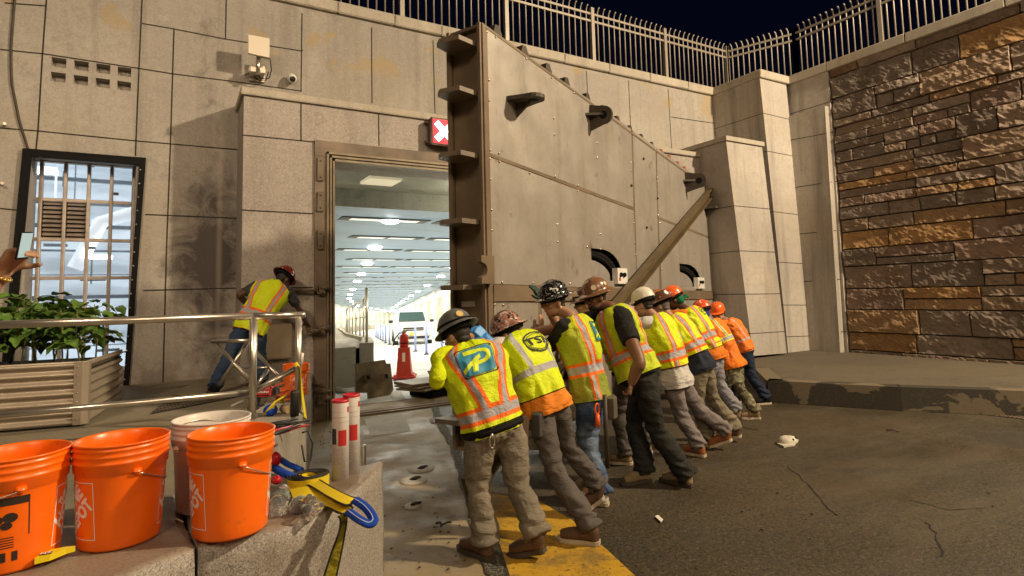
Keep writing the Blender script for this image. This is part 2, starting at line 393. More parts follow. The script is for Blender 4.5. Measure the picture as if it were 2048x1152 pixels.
# ================================================================== main wall
YM, YS = 9.2, 8.35
def wall_holes(mb, x0, x1, z0, z1, Y, holes, depth, mi=0):
    xs = sorted({x0, x1, *[h[0] for h in holes], *[h[1] for h in holes]}); zs = sorted({z0, z1, *[h[2] for h in holes], *[h[3] for h in holes]})
    for i in range(len(xs) - 1):
        for j in range(len(zs) - 1):
            cx, cz = (xs[i] + xs[i + 1]) / 2, (zs[j] + zs[j + 1]) / 2
            if any(h[0] < cx < h[1] and h[2] < cz < h[3] for h in holes): continue
            mb.poly([(xs[i], Y, zs[j]), (xs[i + 1], Y, zs[j]), (xs[i + 1], Y, zs[j + 1]), (xs[i], Y, zs[j + 1])], mi)
    for h in holes:
        a, b, c, d = h[:4]; D = h[4] if len(h) > 4 else depth
        mb.poly([(a, Y, c), (a, Y + D, c), (a, Y + D, d), (a, Y, d)][::-1], mi); mb.poly([(b, Y, c), (b, Y + D, c), (b, Y + D, d), (b, Y, d)], mi)
        mb.poly([(a, Y, c), (b, Y, c), (b, Y + D, c), (a, Y + D, c)], mi); mb.poly([(a, Y, d), (b, Y, d), (b, Y + D, d), (a, Y + D, d)][::-1], mi)
        if .1 < D < .3: mb.poly([(a, Y + D, c), (b, Y + D, c), (b, Y + D, d), (a, Y + D, d)], mi)
WX0, WX1, WZ0, WZ1 = -1.62, -.5, .66, 3.56    # window opening
holes = [(WX0, WX1, WZ0, WZ1, .45), (1.84, 9.6, -.09, 3.8, .02)]
vz = [(4.83, 4.66), (4.6, 4.44)]
vp = atY(103, 113, YM); vq = atY(265, 186, YM)
vx0, vx1, vt, vb = vp.x, vq.x, vp.z, vq.z
cw = (vx1 - vx0)
for r_ in range(2):
    for c_ in range(4):
        a = vx0 + cw * (c_ * .267 + .0); hz = (vt - vb)
        holes.append((a, a + cw * .175, vb + hz * (.0 if r_ else .57) + .02, vb + hz * (.36 if r_ else .93) + .02, .13))
COPB = 6.27
WALL = thing('portal_wall', (0, YM, 0), 'tall beige concrete panel wall with small square vents and a gridded window', 'wall')
mb = MB(); wall_holes(mb, -30, 13.5, -.1, COPB, YM, holes, .4); mb.box((-30, YM + .46, -.1), (13.5, YM + .6, COPB)) if False else None
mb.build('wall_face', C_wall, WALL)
mb = MB()
cj = [atY(x, y, YM).x for x, y in ((320, -30), (674, 20), (787, 10), (880, 30), (1003, 83), (1126, 120), (1215, 133), (1296, 150), (1372, 165))]
xs = [-30, -12, -6, -3.2] + cj + [11.1]
for i in range(len(xs) - 1):
    mb.box((xs[i] + .005, YM - .07, COPB), (xs[i + 1] - .005, YM + .6, COPB + .19), bev=.012)
mb.build('coping', C_cope, WALL)
mb = MB()
def joint(mb, pts, Y, w_=.017):
    P = [atY(x, y, Y) for x, y in pts]
    for a, b in zip(P, P[1:]):
        d = (b - a).normalized(); s_ = d.cross(V3((0, 1, 0))) * w_ / 2
        mb.poly([a + s_ + V3((0, -.003, 0)), b + s_ + V3((0, -.003, 0)), b - s_ + V3((0, -.003, 0)), a - s_ + V3((0, -.003, 0))])
for pts in ([(93, -60), (93, 0), (85, 110)], [(76, 262), (72, 300)], [(284, -60), (284, 0), (278, 137), (272, 282), (271, 312)], [(348, 58), (341, 286), (333, 500), (326, 764)],
            [(453, -20), (451, 78)], [(604, 26), (602, 184)], [(9, 6), (93, 12)], [(-60, 85), (0, 99), (89, 108), (278, 137), (347, 148), (482, 165), (601, 182)], [(284, 47), (348, 58), (449, 78), (603, 102)],
            [(-60, 250), (0, 256), (76, 262), (273, 282), (482, 300)], [(290, 429), (482, 437)], [(-60, 412), (0, 417), (40, 421)], [(286, 581), (480, 576)], [(85, 110), (76, 262)],
            [(866, 81), (870, 226)], [(743, 55), (744, 207)], [(1173, 142), (1175, 194)], [(1257, 161), (1263, 300)], [(1336, 177), (1345, 330)], [(1342, 234), (1431, 247)], [(1030, 111), (1034, 300)], [(604, 100), (606, 102)]):
    joint(mb, pts, YM)
mb.build('joint_strip', C_joint, WALL)
# roof slab / ground behind the coping (upper street level)
mb = MB(); mb.box((-30, YM + .6, 5.9), (80, 60, 6.1)); mb.box((12.7, -40, 5.9), (80, YM + .6, 6.1)); mb.build('upper_street', ASPH, kind='structure')

# window
t = thing('steel_window', (WX0, YM, WZ0), 'tall gridded steel window with louvres and a bright workshop behind', 'window')
mb = MB(); fo = .1
P = [atY(x, y, YM) for x, y in ((47, 298), (292, 317), (258, 770), (2, 760))]
Q = [atY(x, y, YM) for x, y in ((64, 314), (279, 331), (247, 770), (22, 760))]
for i, j in ((0, 1), (1, 2), (3, 0)):
    mb.prism([P[i], P[j], Q[j], Q[i]], (0, -.05, 0))
mb.build('steel_surround', C_black, t)
mb = MB()
for k in range(16):
    p = P[1].lerp(P[2], (k + .7) / 16.4) + (Q[1] - P[1]) * .45; mb.ball(p + V3((-.02, -.055, 0)), .011, 8, 4)
mb.build('rivet_row', C_ss, t)
GY = YM + .34
gx = [atY(x, 330, GY).x for x in (101, 144, 190, 233, 274)]
gx[0] = WX0 + .05; gx[4] = WX1 - .03
gx = [WX0 + .07 + (WX1 - WX0 - .11) * k / 4 for k in range(5)]
gz = [atY(185, y, GY).z for y in (328, 404, 481, 556, 648, 740)]
FR = plain('bronze_window_frame', (.42, .35, .3), .45, .3, .2, 8)
fr = MB()
for x in gx: fr.box((x - .02, GY - .06, WZ0), (x + .02, GY + .02, WZ1 - .02), bev=.006)
for z in gz: fr.box((WX0, GY - .05, z - .022), (WX1, GY + .015, z + .022), bev=.006)
fr.box((WX0, GY - .03, gz[0]), (WX1, GY + .01, WZ1)); fr.box((WX0, GY - .2, WZ0), (WX1, GY + .03, gz[5]))
FO = fr.build('frame', FR, t)
gl = Mat('window_glass', (.9, .95, 1), .12, 0); gl.p.inputs['Transmission Weight'].default_value = .97; gl.p.inputs['IOR'].default_value = 1.1
lou = MB()
for c_ in (0, 1):
    for k in range(9):
        z = gz[2] + (gz[1] - gz[2]) * (k + .5) / 9
        lou.prism([(gx[c_] + .03, GY - .035, z - .03), (gx[c_] + .03, GY + .02, z + .012), (gx[c_] + .03, GY + .026, z + .004), (gx[c_] + .03, GY - .03, z - .038)], (gx[c_ + 1] - gx[c_] - .06, 0, 0))
    lou.box((gx[c_], GY + .05, gz[2]), (gx[c_ + 1], GY + .06, gz[1]), mi=1)
lou.build('louvre', [FR, C_black], t)
for c_ in range(4):
    for r_ in range(5):
        if r_ == 1 and c_ < 2: continue
        MB().box((gx[c_] + .02, GY - .012, gz[r_ + 1] + .015), (gx[c_ + 1] - .02, GY - .006, gz[r_] - .015)).build('pane', gl.m, FO)
# lit workshop behind the window
RM_ = Mat('workshop_wall', (.7, .76, .8), .7).glow((.84, .93, 1), .5); e_ = RM_.ramp(RM_.noise(1.6, 4, .6, (.5, .5, 2.6)), .35, .62) * .42 + .16; RM_.nt.links.new(e_.k, RM_.p.inputs['Emission Strength']); RM = RM_.m
W2 = thing('workshop_room', (-1, YM + 2, .6), 'bright white workshop interior seen through the gridded window', 'room')
mb = MB()
mb.poly([(-4, YM + 2.6, .3), (2, YM + 2.6, .3), (2, YM + 2.6, 4.2), (-4, YM + 2.6, 4.2)])
mb.poly([(-4, YM + .6, .3), (-4, YM + 2.6, .3), (-4, YM + 2.6, 4.2), (-4, YM + .6, 4.2)]); mb.poly([(2, YM + .6, .3), (2, YM + 2.6, .3), (2, YM + 2.6, 4.2), (2, YM + .6, 4.2)])
mb.poly([(-4, YM + .6, 4.2), (2, YM + .6, 4.2), (2, YM + 2.6, 4.2), (-4, YM + 2.6, 4.2)]); mb.poly([(-4, YM + .6, .3), (2, YM + .6, .3), (2, YM + 2.6, .3), (-4, YM + 2.6, .3)])
mb.build('room_shell', RM, W2)
GRY = plain('workshop_grey', (.16, .2, .24), .5); PALE = Mat('workshop_pale', (.8, .82, .84), .4).glow((.9, .95, 1), .62).m
mb = MB(); rr = random.Random(3)
for k in range(9): z = 1.0 + k * .38; mb.box((-3.6, YM + 2.3, z), (1.2, YM + 2.36, z + rr.choice((.015, .03, .06))))
for k in range(60):
    x = rr.uniform(-3.4, .8); z = rr.uniform(.6, 4.0); a = rr.choice((.012, .02, .02, .1, .3)); h = (rr.uniform(.2, .7) if a < .05 else rr.uniform(.01, .05))
    mb.box((x, (Yk := YM + rr.uniform(.9, 2.3)), z), (x + a, Yk + .05, z + h), mi=rr.choice((0, 0, 1, 2)))
mb.tube([(-2.3, YM + 1.0, 1.6), (-2.15, YM + 1.2, 2.7)], .02); mb.tube([(-1.3, YM + 1.4, 2.2), (-1.0, YM + 1.4, 2.9), (-.5, YM + 1.4, 3.1)], .1, mi=1)
mb.build('shelving', [GRY, PALE, C_steel], W2)
mb = MB()
for x, z in ((-1.9, 3.6), (-1.0, 3.9), (-1.2, 2.35), (-2.2, 1.9)): mb.box((x, YM + 1.2, z), (x + .35, YM + 1.5, z + .05))
mb.build('tube_light', Mat('tube_glow', (1, 1, 1)).glow((1, .97, .9), 6).m, W2)

# ================================================================== portal surround
SX0, SX1, SZ1 = .74, 10.02, 4.43
OX0, OX1, OZ1 = 1.84, 8.9, 3.69
SUR = thing('portal_surround', (SX0, YS, 0), 'projecting granite faced surround framing the tunnel mouth', 'wall')
mb = MB(); wall_holes(mb, SX0, SX1, -.1, SZ1, YS, [(OX0, OX1, -.11, OZ1, .85)], .85)
mb.poly([(SX0, YS, -.1), (SX0, YM, -.1), (SX0, YM, SZ1), (SX0, YS, SZ1)][::-1]); mb.poly([(SX1, YS, -.1), (SX1, YM, -.1), (SX1, YM, SZ1), (SX1, YS, SZ1)])
mb.build('facing', C_surr, SUR)
mb = MB(); mb.box((SX0 - .04, YS - .05, SZ1), (SX1 + .03, YM, SZ1 + .1), bev=.01); mb.build('cap', C_cope, SUR)
mb = MB()
for pts in ([(602, 205), (602, 282)], [(757, 228), (758, 292)], [(484, 270), (627, 284)], [(482, 420), (626, 427.5)], [(483, 577), (626, 575)], [(1399, 309), (1402, 365)], [(1424, 371), (1437, 372)], [(1424, 468), (1445, 469)], [(880, 250), (882, 300)]):
    joint(mb, pts, YS)
mb.build('joint_strip', C_joint, SUR)
# steel frame of the mouth
fx = atY(628, 500, YS).x
mb = MB(); mb.box((fx, YS - .03, -.02), (OX0 + .0, YS - .001, OZ1 + .22)); mb.box((fx, YS - .034, OZ1), (OX1, YS - .001, OZ1 + .22))
mb.build('frame_plate', plain('stained_frame_steel', (.2, .15, .105), .6, .1, .35, 2.2), SUR)
mb = MB()
for k, (o_, p_) in enumerate(((0, .06), (.045, .045), (.09, .03))):
    mb.box((OX0 - .02 + o_, YS - p_, -.02), (OX0 + .008 + o_, YS + .1, OZ1 + .06 - o_)); mb.box((OX0 - .02 + o_, YS - p_, OZ1 + .03 - o_), (OX1, YS + .1, OZ1 + .06 - o_))
mb.build('seal_strip', plain('worn_seal_metal', (.24, .19, .125), .5, .3, .3, 3), SUR)
mb = MB(); bol = MB()
for y0, y1 in ((317, 363), (385, 424), (461, 500)):
    p0 = atY(642, y0, YS); p1 = atY(642, y1, YS)
    mb.box((fx + .03, YS - .06, p1.z), (fx + .12, YS - .03, p0.z), bev=.008)
    for z in (p1.z + .05, p0.z - .05): bol.ball((fx + .075, YS - .062, z), .012, 8, 4)
mb.build('hinge_plate', C_steel, SUR); bol.build('bolt_head', C_dsteel, SUR)
# latch hardware low on the frame
def part(fn, nm='latch'): mb = MB(); fn(mb); mb.build(nm, C_steel, SUR)
for y in (580, 660, 800):
    p = atY(640, y, YS); part(lambda mb: (mb.box((fx + .02, YS - .13, p.z - .06), (fx + .13, YS - .03, p.z + .06), bev=.02), mb.tube([p + V3((-.02, -.1, .03)), p + V3((.1, -.12, .03))], .035)))
p = atY(632, 581, YS); part(lambda mb: (mb.tube([p + V3((0, -.09, 0)), p + V3((-.35, -.09, .0))], .02), mb.ball(p + V3((-.4, -.09, 0)), (.06, .045, .05))), 'draw_bar')
p = atY(628, 662, YS); part(lambda mb: mb.tube([p + V3((.05, -.13, 0)), p + V3((-.12, -.2, .02))], .03), 'latch_handle')
part(lambda mb: mb.tube([atY(625, 782, YS) + V3((0, -.1, 0)), atY(660, 780, YS) + V3((0, -.1, 0))], .012), 'pin')
part(lambda mb: mb.tube([atY(622, 766, YS) + V3((0, -.1, 0)), atY(642, 766, YS) + V3((0, -.1, 0))], .016), 'pin')
# reveal strip dark edge inside left jamb
MB().box((OX0 + .075, YS + .101, 0), (OX0 + .12, YM, OZ1 - .02)).build('jamb_liner', C_steel, SUR)

# ================================================================== tunnel
def zf(Y): return -.042 * max(0, Y - 11.5)
RW = [(8.1, 9.21), (11.0, 19.2), (15.3, 34), (21.3, 54.7), (28.2, 78), (36.5, 106), (45, 127), (60, 155), (84, 185), (120, 215)]
LW = [(1.86, 9.21), (2.6, 14), (4.7, 23), (7.0, 33), (10, 46), (13, 58), (20, 80), (31, 106), (38, 124), (52, 152), (75, 180), (110, 212)]
def resample(P, n=48):
    L = [0]
    for a, b in zip(P, P[1:]): L.append(L[-1] + math.dist(a, b))
    out = []
    for i in range(n + 1):
        s_ = L[-1] * (i / n) ** 1.25
        for k in range(len(P) - 1):
            if s_ <= L[k + 1] + 1e-6: break
        # catmull-rom
        t_ = (s_ - L[k]) / (L[k + 1] - L[k]); p0 = P[max(k - 1, 0)]; p1 = P[k]; p2 = P[k + 1]; p3 = P[min(k + 2, len(P) - 1)]
        out.append(tuple(.5 * (2 * p1[j] + (p2[j] - p0[j]) * t_ + (2 * p0[j] - 5 * p1[j] + 4 * p2[j] - p3[j]) * t_ ** 2 + (-p0[j] + 3 * p1[j] - 3 * p2[j] + p3[j]) * t_ ** 3) for j in (0, 1)))
    return out
rw = resample(RW); lw = resample(LW); CH = 3.72
TILE = Mat('cream_tile_wall', (.6, .57, .44), .25); x_, y_, z_ = TILE.xyz()
hh = z_ + (y_ - 11.5).mx(0) * .042
TILE.mix((hh - 1.02).abs().lt(.22) * .9, (.4, .47, .52)); TILE.mix((hh - 1.3).abs().lt(.05), (.6, .5, .18)); TILE.mix((hh - 2.75).abs().lt(.07) * .7, (.66, .5, .24))
TILE.mix(TILE.ramp(((x_ + y_) * .55).frac(), .03, .0) * .3, (.4, .38, .3)); TILE.mix(TILE.ramp(TILE.noise(1.5, 5, .6, (1, 1, .2)), .5, .7) * .35, (.5, .47, .36))
BLU = Mat('pale_blue_ceiling', (.36, .5, .7), .5, .1); BLU.mix(BLU.ramp(BLU.noise(.8, 4), .4, .6) * .4, (.3, .4, .54))
x_, y_, z_ = BLU.xyz(); BLU.mix(((y_ * 1.0 - x_ * .3) * .62).frac().lt(.012), (.1, .14, .18)); 
T = thing('tunnel', (5, 9.3, 0), 'curving lit tunnel with cream tiled walls and pale blue metal ceiling', 'tunnel')
MB().strip([(x, y, zf(y) - .02) for x, y in rw], [(x, y, zf(y) + CH) for x, y in rw]).build('tiled_wall', TILE.m, T, label='right hand cream tiled tunnel wall')
MB().strip([(x, y, zf(y) + CH) for x, y in lw], [(x, y, zf(y) - .02) for x, y in lw]).build('tiled_wall', TILE.m, T, label='left hand cream tiled tunnel wall')
def lx0(P): return P[0][0] + (P[1][0] - P[0][0]) * (11.3 - P[0][1]) / (P[1][1] - P[0][1])
ci = [k for k in range(len(lw)) if lw[k][1] > 11.9]
lw0, rw0 = [(lx0(LW), 11.3)], [(lx0(RW), 11.3)]
mb = MB(); mb.strip([(x, y, CH - .12) for x, y in lw0] + [(lw[k][0], lw[k][1], zf(lw[k][1]) + CH - .12) for k in range(len(lw)) if lw[k][1] >= 11.6], [(x, y, CH - .12) for x, y in rw0] + [(rw[k][0], rw[k][1], zf(rw[k][1]) + CH - .12) for k in range(len(lw)) if lw[k][1] >= 11.6])
CEIL = mb.build('ceiling', BLU.m, T)
MB().box((1.84, 9.21, OZ1 + .12), (9.4, 11.3, OZ1 + .3)).build('vestibule_soffit', concrete('vestibule_concrete', (.36, .36, .3), .2, .3, .6, .35), T)
MB().box((1.84, 11.3, CH - .26), (9.4, 11.34, OZ1 + .12)).build('downstand_beam', concrete('beam_concrete', (.3, .3, .25), .3, .3, .7, .35), T)
mb = MB(); mb.strip([(x - .02, y, zf(y)) for x, y in lw], [(x + .02, y, zf(y)) for x, y in rw])
m = Mat('tunnel_road_surface', (.55, .54, .5), .6); m.mix(m.ramp(m.noise(1.2, 5), .45, .65) * .5, (.26, .25, .22)); m.bump(m.noise(60, 3), .3, .006)
mb.build('tunnel_road', m.m, kind='structure')
mb = MB()
for (a, b) in (((3.2, 11.7), (0, 0)),):
    mb.strip([(lw[k][0] + 4.9, lw[k][1], zf(lw[k][1]) + .004) for k in range(3, 30)], [(lw[k][0] + 5.02, lw[k][1], zf(lw[k][1]) + .004) for k in range(3, 30)])
mb.build('lane_line', Mat('white_road_paint', (.8, .8, .78), .5).m, kind='structure')
# ceiling fixtures
FRM = plain('fixture_frame', (.05, .055, .06), .5); DIF = Mat('fixture_diffuser', (.75, .76, .7), .4).glow((.95, 1, .95), .55).m
LED = Mat('led_glow', (1, 1, 1)).glow((1, 1, .96), 22).m
TW = thing('tunnel_luminaire', (0, 0, 0), 'recessed tunnel ceiling light strip nearest the mouth', 'light')
Y = 13.2; k = 0; tl = None
def lx(P, y):
    for a, b in zip(P, P[1:]):
        if a[1] <= y <= b[1]: return a[0] + (b[0] - a[0]) * (y - a[1]) / (b[1] - a[1])
    return P[-1][0]
bpy.data.objects.remove(TW)
while Y < 112:
    xa, xb = lx(lw, Y), lx(rw, Y); zc = zf(Y) + CH - .125
    t = thing('ceiling_light_row', (xa, Y, zc), 'recessed ceiling light row, one of many along the tunnel', 'light', 'recessed light rows along the tunnel ceiling')
    mb = MB(); db = MB(); x = xa + .9 + (.35 if k % 2 else 0)
    while x < xb - 1.5:
        sl = -.25 * 0
        mb.box((x - .12, Y - .07, zc - .02), (x + 2.02, Y + .49, zc)); db.box((x + .12, Y + .05, zc - .026), (x + .88, Y + .36, zc - .021)); db.box((x + 1.02, Y + .05, zc - .026), (x + 1.78, Y + .36, zc - .021)); x += 2.35
    mb.build('housing', FRM, t); db.build('diffuser', DIF, t)
    Y += 2.7 + .01 * Y; k += 1
k = 0
for row in (0, 1):
    Y = 13.4 if row == 0 else 15.2
    while Y < 150:
        x = lx(lw, Y) + 1.95 if row == 0 else lx(rw, Y) - 1.3
        zc = zf(Y) + CH - .13
        t = thing('led_floodlight', (x, Y, zc), 'round bright white floodlight on the tunnel ceiling, one of two rows', 'light', 'bright floodlights under the tunnel ceiling')
        MB().lathe([(.0, -.07), (.17, -.06), (.21, -.03), (.21, 0)], (x, Y, zc), 14).build('lens', LED, t)
        if Y < 150: lamp('tunnel_lamp_or_fill', 'AREA', (x, Y, zc - .09), (95 if Y < 18 else 175 if Y < 40 else 340), (1, .95, .8), .3, aim=(x, Y, zc - 3))
        Y += 5.0 if Y < 30 else 7.5
lamp('tunnel_lamp_or_fill', 'POINT', (6.9, 10.4, 3.1), 85, (1, .96, .8), .2); lamp('tunnel_lamp_or_fill', 'POINT', (5.2, 9.9, 3.45), 55, (1, .93, .72), .1)  # two unseen fill points added to brighten the vestibule, no fixture there
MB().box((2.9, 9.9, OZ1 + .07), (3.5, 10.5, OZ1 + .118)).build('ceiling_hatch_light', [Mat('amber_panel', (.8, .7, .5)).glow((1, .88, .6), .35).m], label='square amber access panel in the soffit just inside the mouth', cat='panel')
# bench wall with railing inside tunnel
B0 = atZ(693, 680, .78)
BEN = thing('bench_wall', (3.2, 11.4, 0), 'rough concrete bench wall inside the mouth carrying a tall railing', 'wall')
mb = MB(); mb.prism([(1.9, 10.9, .74), (3.0, 11.2, .74), (3.05, 14, .72), (2.2, 14, .72)], (0, 0, -.8)); mb.build('bench_block', C_conc, BEN)
bl = [(3.1, 11.3), (4.4, 16), (6.0, 24), (8.1, 33), (10.8, 45), (13.9, 58), (20.6, 79), (31.4, 105)]
bl = resample(bl, 26)
mb = MB()
A = [(x, y, zf(y) + .79) for x, y in bl]; Bb = [(x + .28, y, zf(y) + .79) for x, y in bl]
mb.strip(A, Bb, sm=False); mb.strip(Bb, [(x + .28, y, zf(y) - .02) for x, y in bl], sm=False); mb.strip([(x, y, zf(y) - .02) for x, y in bl], A, sm=False)
mb.poly([A[0], Bb[0], (bl[0][0] + .28, bl[0][1], -.02), (bl[0][0], bl[0][1], -.02)]); mb.strip([(x - 1.6, y, zf(y) + .7) for x, y in bl], [(x, y, zf(y) + .7) for x, y in bl])
mb.build('parapet', C_conc, BEN)
RT = thing('tunnel_railing', (3.24, 11.4, .79), 'galvanized pipe railing standing on the bench wall inside the tunnel', 'railing')
rp = []; Y = 11.45
while Y < 30: x = lx(bl, Y) + .14; rp.append(V3((x, Y, zf(Y) + .79))); Y += 1.35 + .02 * Y
for p in rp: MB().tube([p, p + V3((0, 0, 1.08))], .028, 8).build('post', C_ss, RT)
for hz in (.55, 1.06): MB().tube([p + V3((0, 0, hz)) for p in rp], .024, 8).build('rail', C_ss, RT)
# delineator posts
BLP = Mat('pale_blue_plastic', (.35, .42, .8), .5).m
t = thing('delineator_post', (0, 0, 0), 'slim pale blue flexible lane post on the tunnel road', 'post', 'pale blue lane posts along the tunnel road')
MB().tube([(0, 0, .03), (0, 0, 1.0)], .045, 10).build('shaft', BLP, t); MB().lathe([(.1, 0), (.1, .02), (.05, .04), (0, .04)], (0, 0, 0), 14).build('base', C_black, t)
def onfloor(px, py):
    p = atZ(px, py, 0)
    for _ in range(12): p = atZ(px, py, zf(p.y))
    return p
pl = [onfloor(*q) for q in ((884, 704), (853, 709), (831, 703), (801, 697), (779, 689), (771, 686), (766, 682.5), (761, 680), (757, 677.5), (754, 675.5), (751.5, 673.5))]
pl = [(p.x, p.y) for p in pl]
for i, (x, y) in enumerate(pl):
    if i == 0: t.location = (x, y, zf(y))
    else: dup(t, (x, y, zf(y)))
# ================================================================== flood gate (swung open)
GF = CAM + ray(972, 500) * (5.45 / FPX); GF = V3((GF.x, GF.y, 0))
GE = CAM + ray(1421, 500) * (12.0 / FPX); GE = V3((GE.x, GE.y, 0))
GU = (GE - GF).normalized(); GV = V3((-GU.y, GU.x, 0)); GTH = .43
GN = -GV
def gp(x, y, off=0.0): return onp(x, y, GF + GN * off, GN)      # point on the gate's front plane
def gl_(x, y, off=0.0): p = gp(x, y) - GF; return (p.dot(GU), p.z)
def gw(u, z, off=0.0): return GF + GU * u + V3((0, 0, z)) + GN * off
TL = gp(960, 44); TR = gp(1421, 380); LEN = (gp(1430, 590) - GF).dot(GU)
u_tl = 0.0; zTL = TL.z; zTR = TR.z; GB = .22
GATE = thing('flood_gate', GF + V3((0, 0, GB)), 'huge brown steel flood gate clad in grey metal panels, swung open', 'gate')
GS = plain('gate_brown_paint', (.215, .16, .105), .45, .15, .2, 2.0, .15, 50)
m = Mat('gate_cladding', (.43, .395, .35), .42, .4, .5)
m.mix(m.ramp(m.noise(.7, 5, .6), .42, .66) * .4, (.27, .24, .2)); m.mix(m.ramp(m.noise(1.4, 6, .75, (2.2, 2.2, .2)), .52, .68) * .45, (.24, .205, .165)); m.mix(m.ramp(m.noise(6, 5, .8), .5, .68) * .2, (.26, .22, .175)); m.mix(m.ramp(m.noise(.9, 5, .7, (1, 1, 1), 1.0), .5, .53) * m.ramp(m.noise(.9, 5, .7, (1, 1, 1), 1.0), .56, .53) * .2, (.55, .5, .44)); m.mix(m.ramp(m.noise(26, 4, .8, (1, 1, .3)), .6, .7) * .35, (.15, .11, .075))
m.mix(m.ramp(m.noise(3, 5, .7), .63, .7) * .6, (.16, .1, .06)); m.mix(m.ramp(m.noise(14, 3, .6, (3, 3, .4)), .66, .72) * .25, (.55, .5, .44))
m.rough(m.ramp(m.noise(2, 4), .3, .7) * .2 + .32); m.bump(m.noise(1.2, 3), .25, .03)
GC = m.m
# body: hole boxes left open for the two sheave windows
def gquad(mb, pts, off, d, mi=0): mb.prism([gw(u, z, off) for u, z in pts], GN * d, mi)
mb = MB()
ztop = lambda u: zTL + (zTR - zTL) * u / LEN
W1 = [gl_(1181, 496), gl_(1245, 500), gl_(1245, 562), gl_(1181, 562)]
W2_ = [gl_(1358, 527), gl_(1402, 527), gl_(1402, 573), gl_(1358, 573)]
# front skin pieces around the openings
us = [0, W1[0][0], W1[1][0], W2_[0][0], W2_[1][0], LEN]
for i in range(5):
    a, b = us[i], us[i + 1]
    if i in (1, 3):
        Wd = W1 if i == 1 else W2_; zt = Wd[0][1]; zb = Wd[3][1]
        gquad(mb, [(a, GB), (b, GB), (b, zb), (a, zb)], 0, -.02); gquad(mb, [(a, zt), (b, zt), (b, ztop(b)), (a, ztop(a))], 0, -.02)
    else: gquad(mb, [(a, GB), (b, GB), (b, ztop(b)), (a, ztop(a))], 0, -.02)
gquad(mb, [(0, GB), (LEN, GB), (LEN, zTR), (0, zTL)], -GTH + .02, -.02)
gquad(mb, [(0, zTL - .0), (LEN, zTR), (LEN, zTR - .03), (0, zTL - .03)], .012, -GTH - .02)
gquad(mb, [(LEN, GB), (LEN - .02, GB), (LEN - .02, zTR), (LEN, zTR)], -.021, -GTH + .045)
gquad(mb, [(0, GB), (LEN, GB), (LEN, GB - .03), (0, GB - .03)], .01, -GTH - .02)
mb.build('skin', GS, GATE)
# end channel (web set back between two flanges)
mb = MB()
gquad(mb, [(.05, GB), (.07, GB), (.07, zTL - .03), (.05, zTL - .03)], -.02, -GTH + .05)
for o_ in (-.0, -GTH + .045):
    gquad(mb, [(-.03, GB), (0, GB), (0, zTL), (-.03, zTL)], o_, -.035)
mb.build('end_channel', GS, GATE)
mb = MB()
pend = GF + GU * .0
SHM = plain('shelf_steel', (.17, .13, .09), .55, .1, .2)
for px, py in ((955, 72), (960, 178), (955, 310), (955, 447), (955, 579)):
    z = onp(938, py, GF, GN).z
    z = (CAM + ray(px, py) * ((GF - CAM).dot(V3((cf.x, cf.y, 0))) / (FPX * 1.0))).z
    for_u = .0
    mb = MB(); mb.prism([gw(.05, z, -.05), gw(-.24, z, -.09), gw(-.28, z, -.3), gw(-.22, z, -.38), gw(.05, z, -GTH + .04)], (0, 0, .045)); mb.build('end_shelf', SHM, GATE)
z = .5; mb = MB(); mb.prism([gw(.05, z, -.1), gw(-.3, z, -.14), gw(-.3, z, -.4), gw(.05, z, -GTH + .02)], (0, 0, .04))
mb.build('end_shelf', SHM, GATE)
# cladding panels
def gpoly(name, pts, off, th, mat, parent, inset=0, **k):
    mb = MB(); mb.prism([gp(x, y) + GN * off for x, y in pts], GN * th); return mb.build(name, mat, parent, **k)
def z5(*P): return [(850 + x / 1.859, y / 1.859) for x, y in P]
pan = [z5((228, 105), (765, 480), (773, 770), (237, 568)), z5((237, 585), (774, 783), (785, 1075), (735, 1072), (735, 1047), (726, 1047), (715, 960), (615, 920), (617, 1067), (245, 1055)),
       z5((770, 484), (855, 545), (870, 1078), (788, 1075)), z5((860, 549), (1047, 688), (1062, 882), (866, 806)), z5((867, 816), (1062, 890), (1073, 1082), (1012, 1081), (1018, 1020), (945, 982), (947, 1079), (873, 1078))]
pan = [[(p if True else p) for p in q] for q in pan]
for q in pan[:1] + pan[2:4]: gpoly('cladding_panel', q, .001, .006, GC, GATE)
for q, Wd in ((pan[1], W1), (pan[4], W2_)):
    o = [q[0], q[1], q[2], q[-1]]
    a, b = Wd[0], Wd[2]
    L_ = [gl_(*p) for p in o]; mb = MB(); x0 = L_[0][0]; x1 = L_[1][0]
    zt = lambda u: L_[0][1] + (L_[1][1] - L_[0][1]) * (u - x0) / (x1 - x0)
    zb = lambda u: L_[3][1] + (L_[2][1] - L_[3][1]) * (u - L_[3][0]) / (L_[2][0] - L_[3][0])
    gquad(mb, [(x0, zb(x0)), (a[0], zb(a[0])), (a[0], zt(a[0])), (x0, zt(x0))], .001, .006)
    gquad(mb, [(b[0], zb(b[0])), (x1, zb(x1)), (x1, zt(x1)), (b[0], zt(b[0]))], .001, .006)
    gquad(mb, [(a[0], a[1]), (b[0], a[1]), (b[0], zt(b[0])), (a[0], zt(a[0]))], .001, .006)
    gquad(mb, [(a[0], zb(a[0])), (b[0], zb(b[0])), (b[0], b[1]), (a[0], b[1])], .001, .006)
    # curved corner piece of the opening
    w_ = b[0] - a[0]; h_ = a[1] - b[1]; C = []
    for k in range(9):
        an = math.pi / 2 * k / 8; C.append((a[0] + w_ * (.35 + .65 * math.sin(an)), b[1] + h_ * (.15 + .85 * math.cos(an))))
    mb.prism([gw(u, z, -.004) for u, z in C] + [gw(b[0] + .001, a[1] + .001, -.004)], GN * .01)
    mb.build('cladding_panel', GC, GATE)
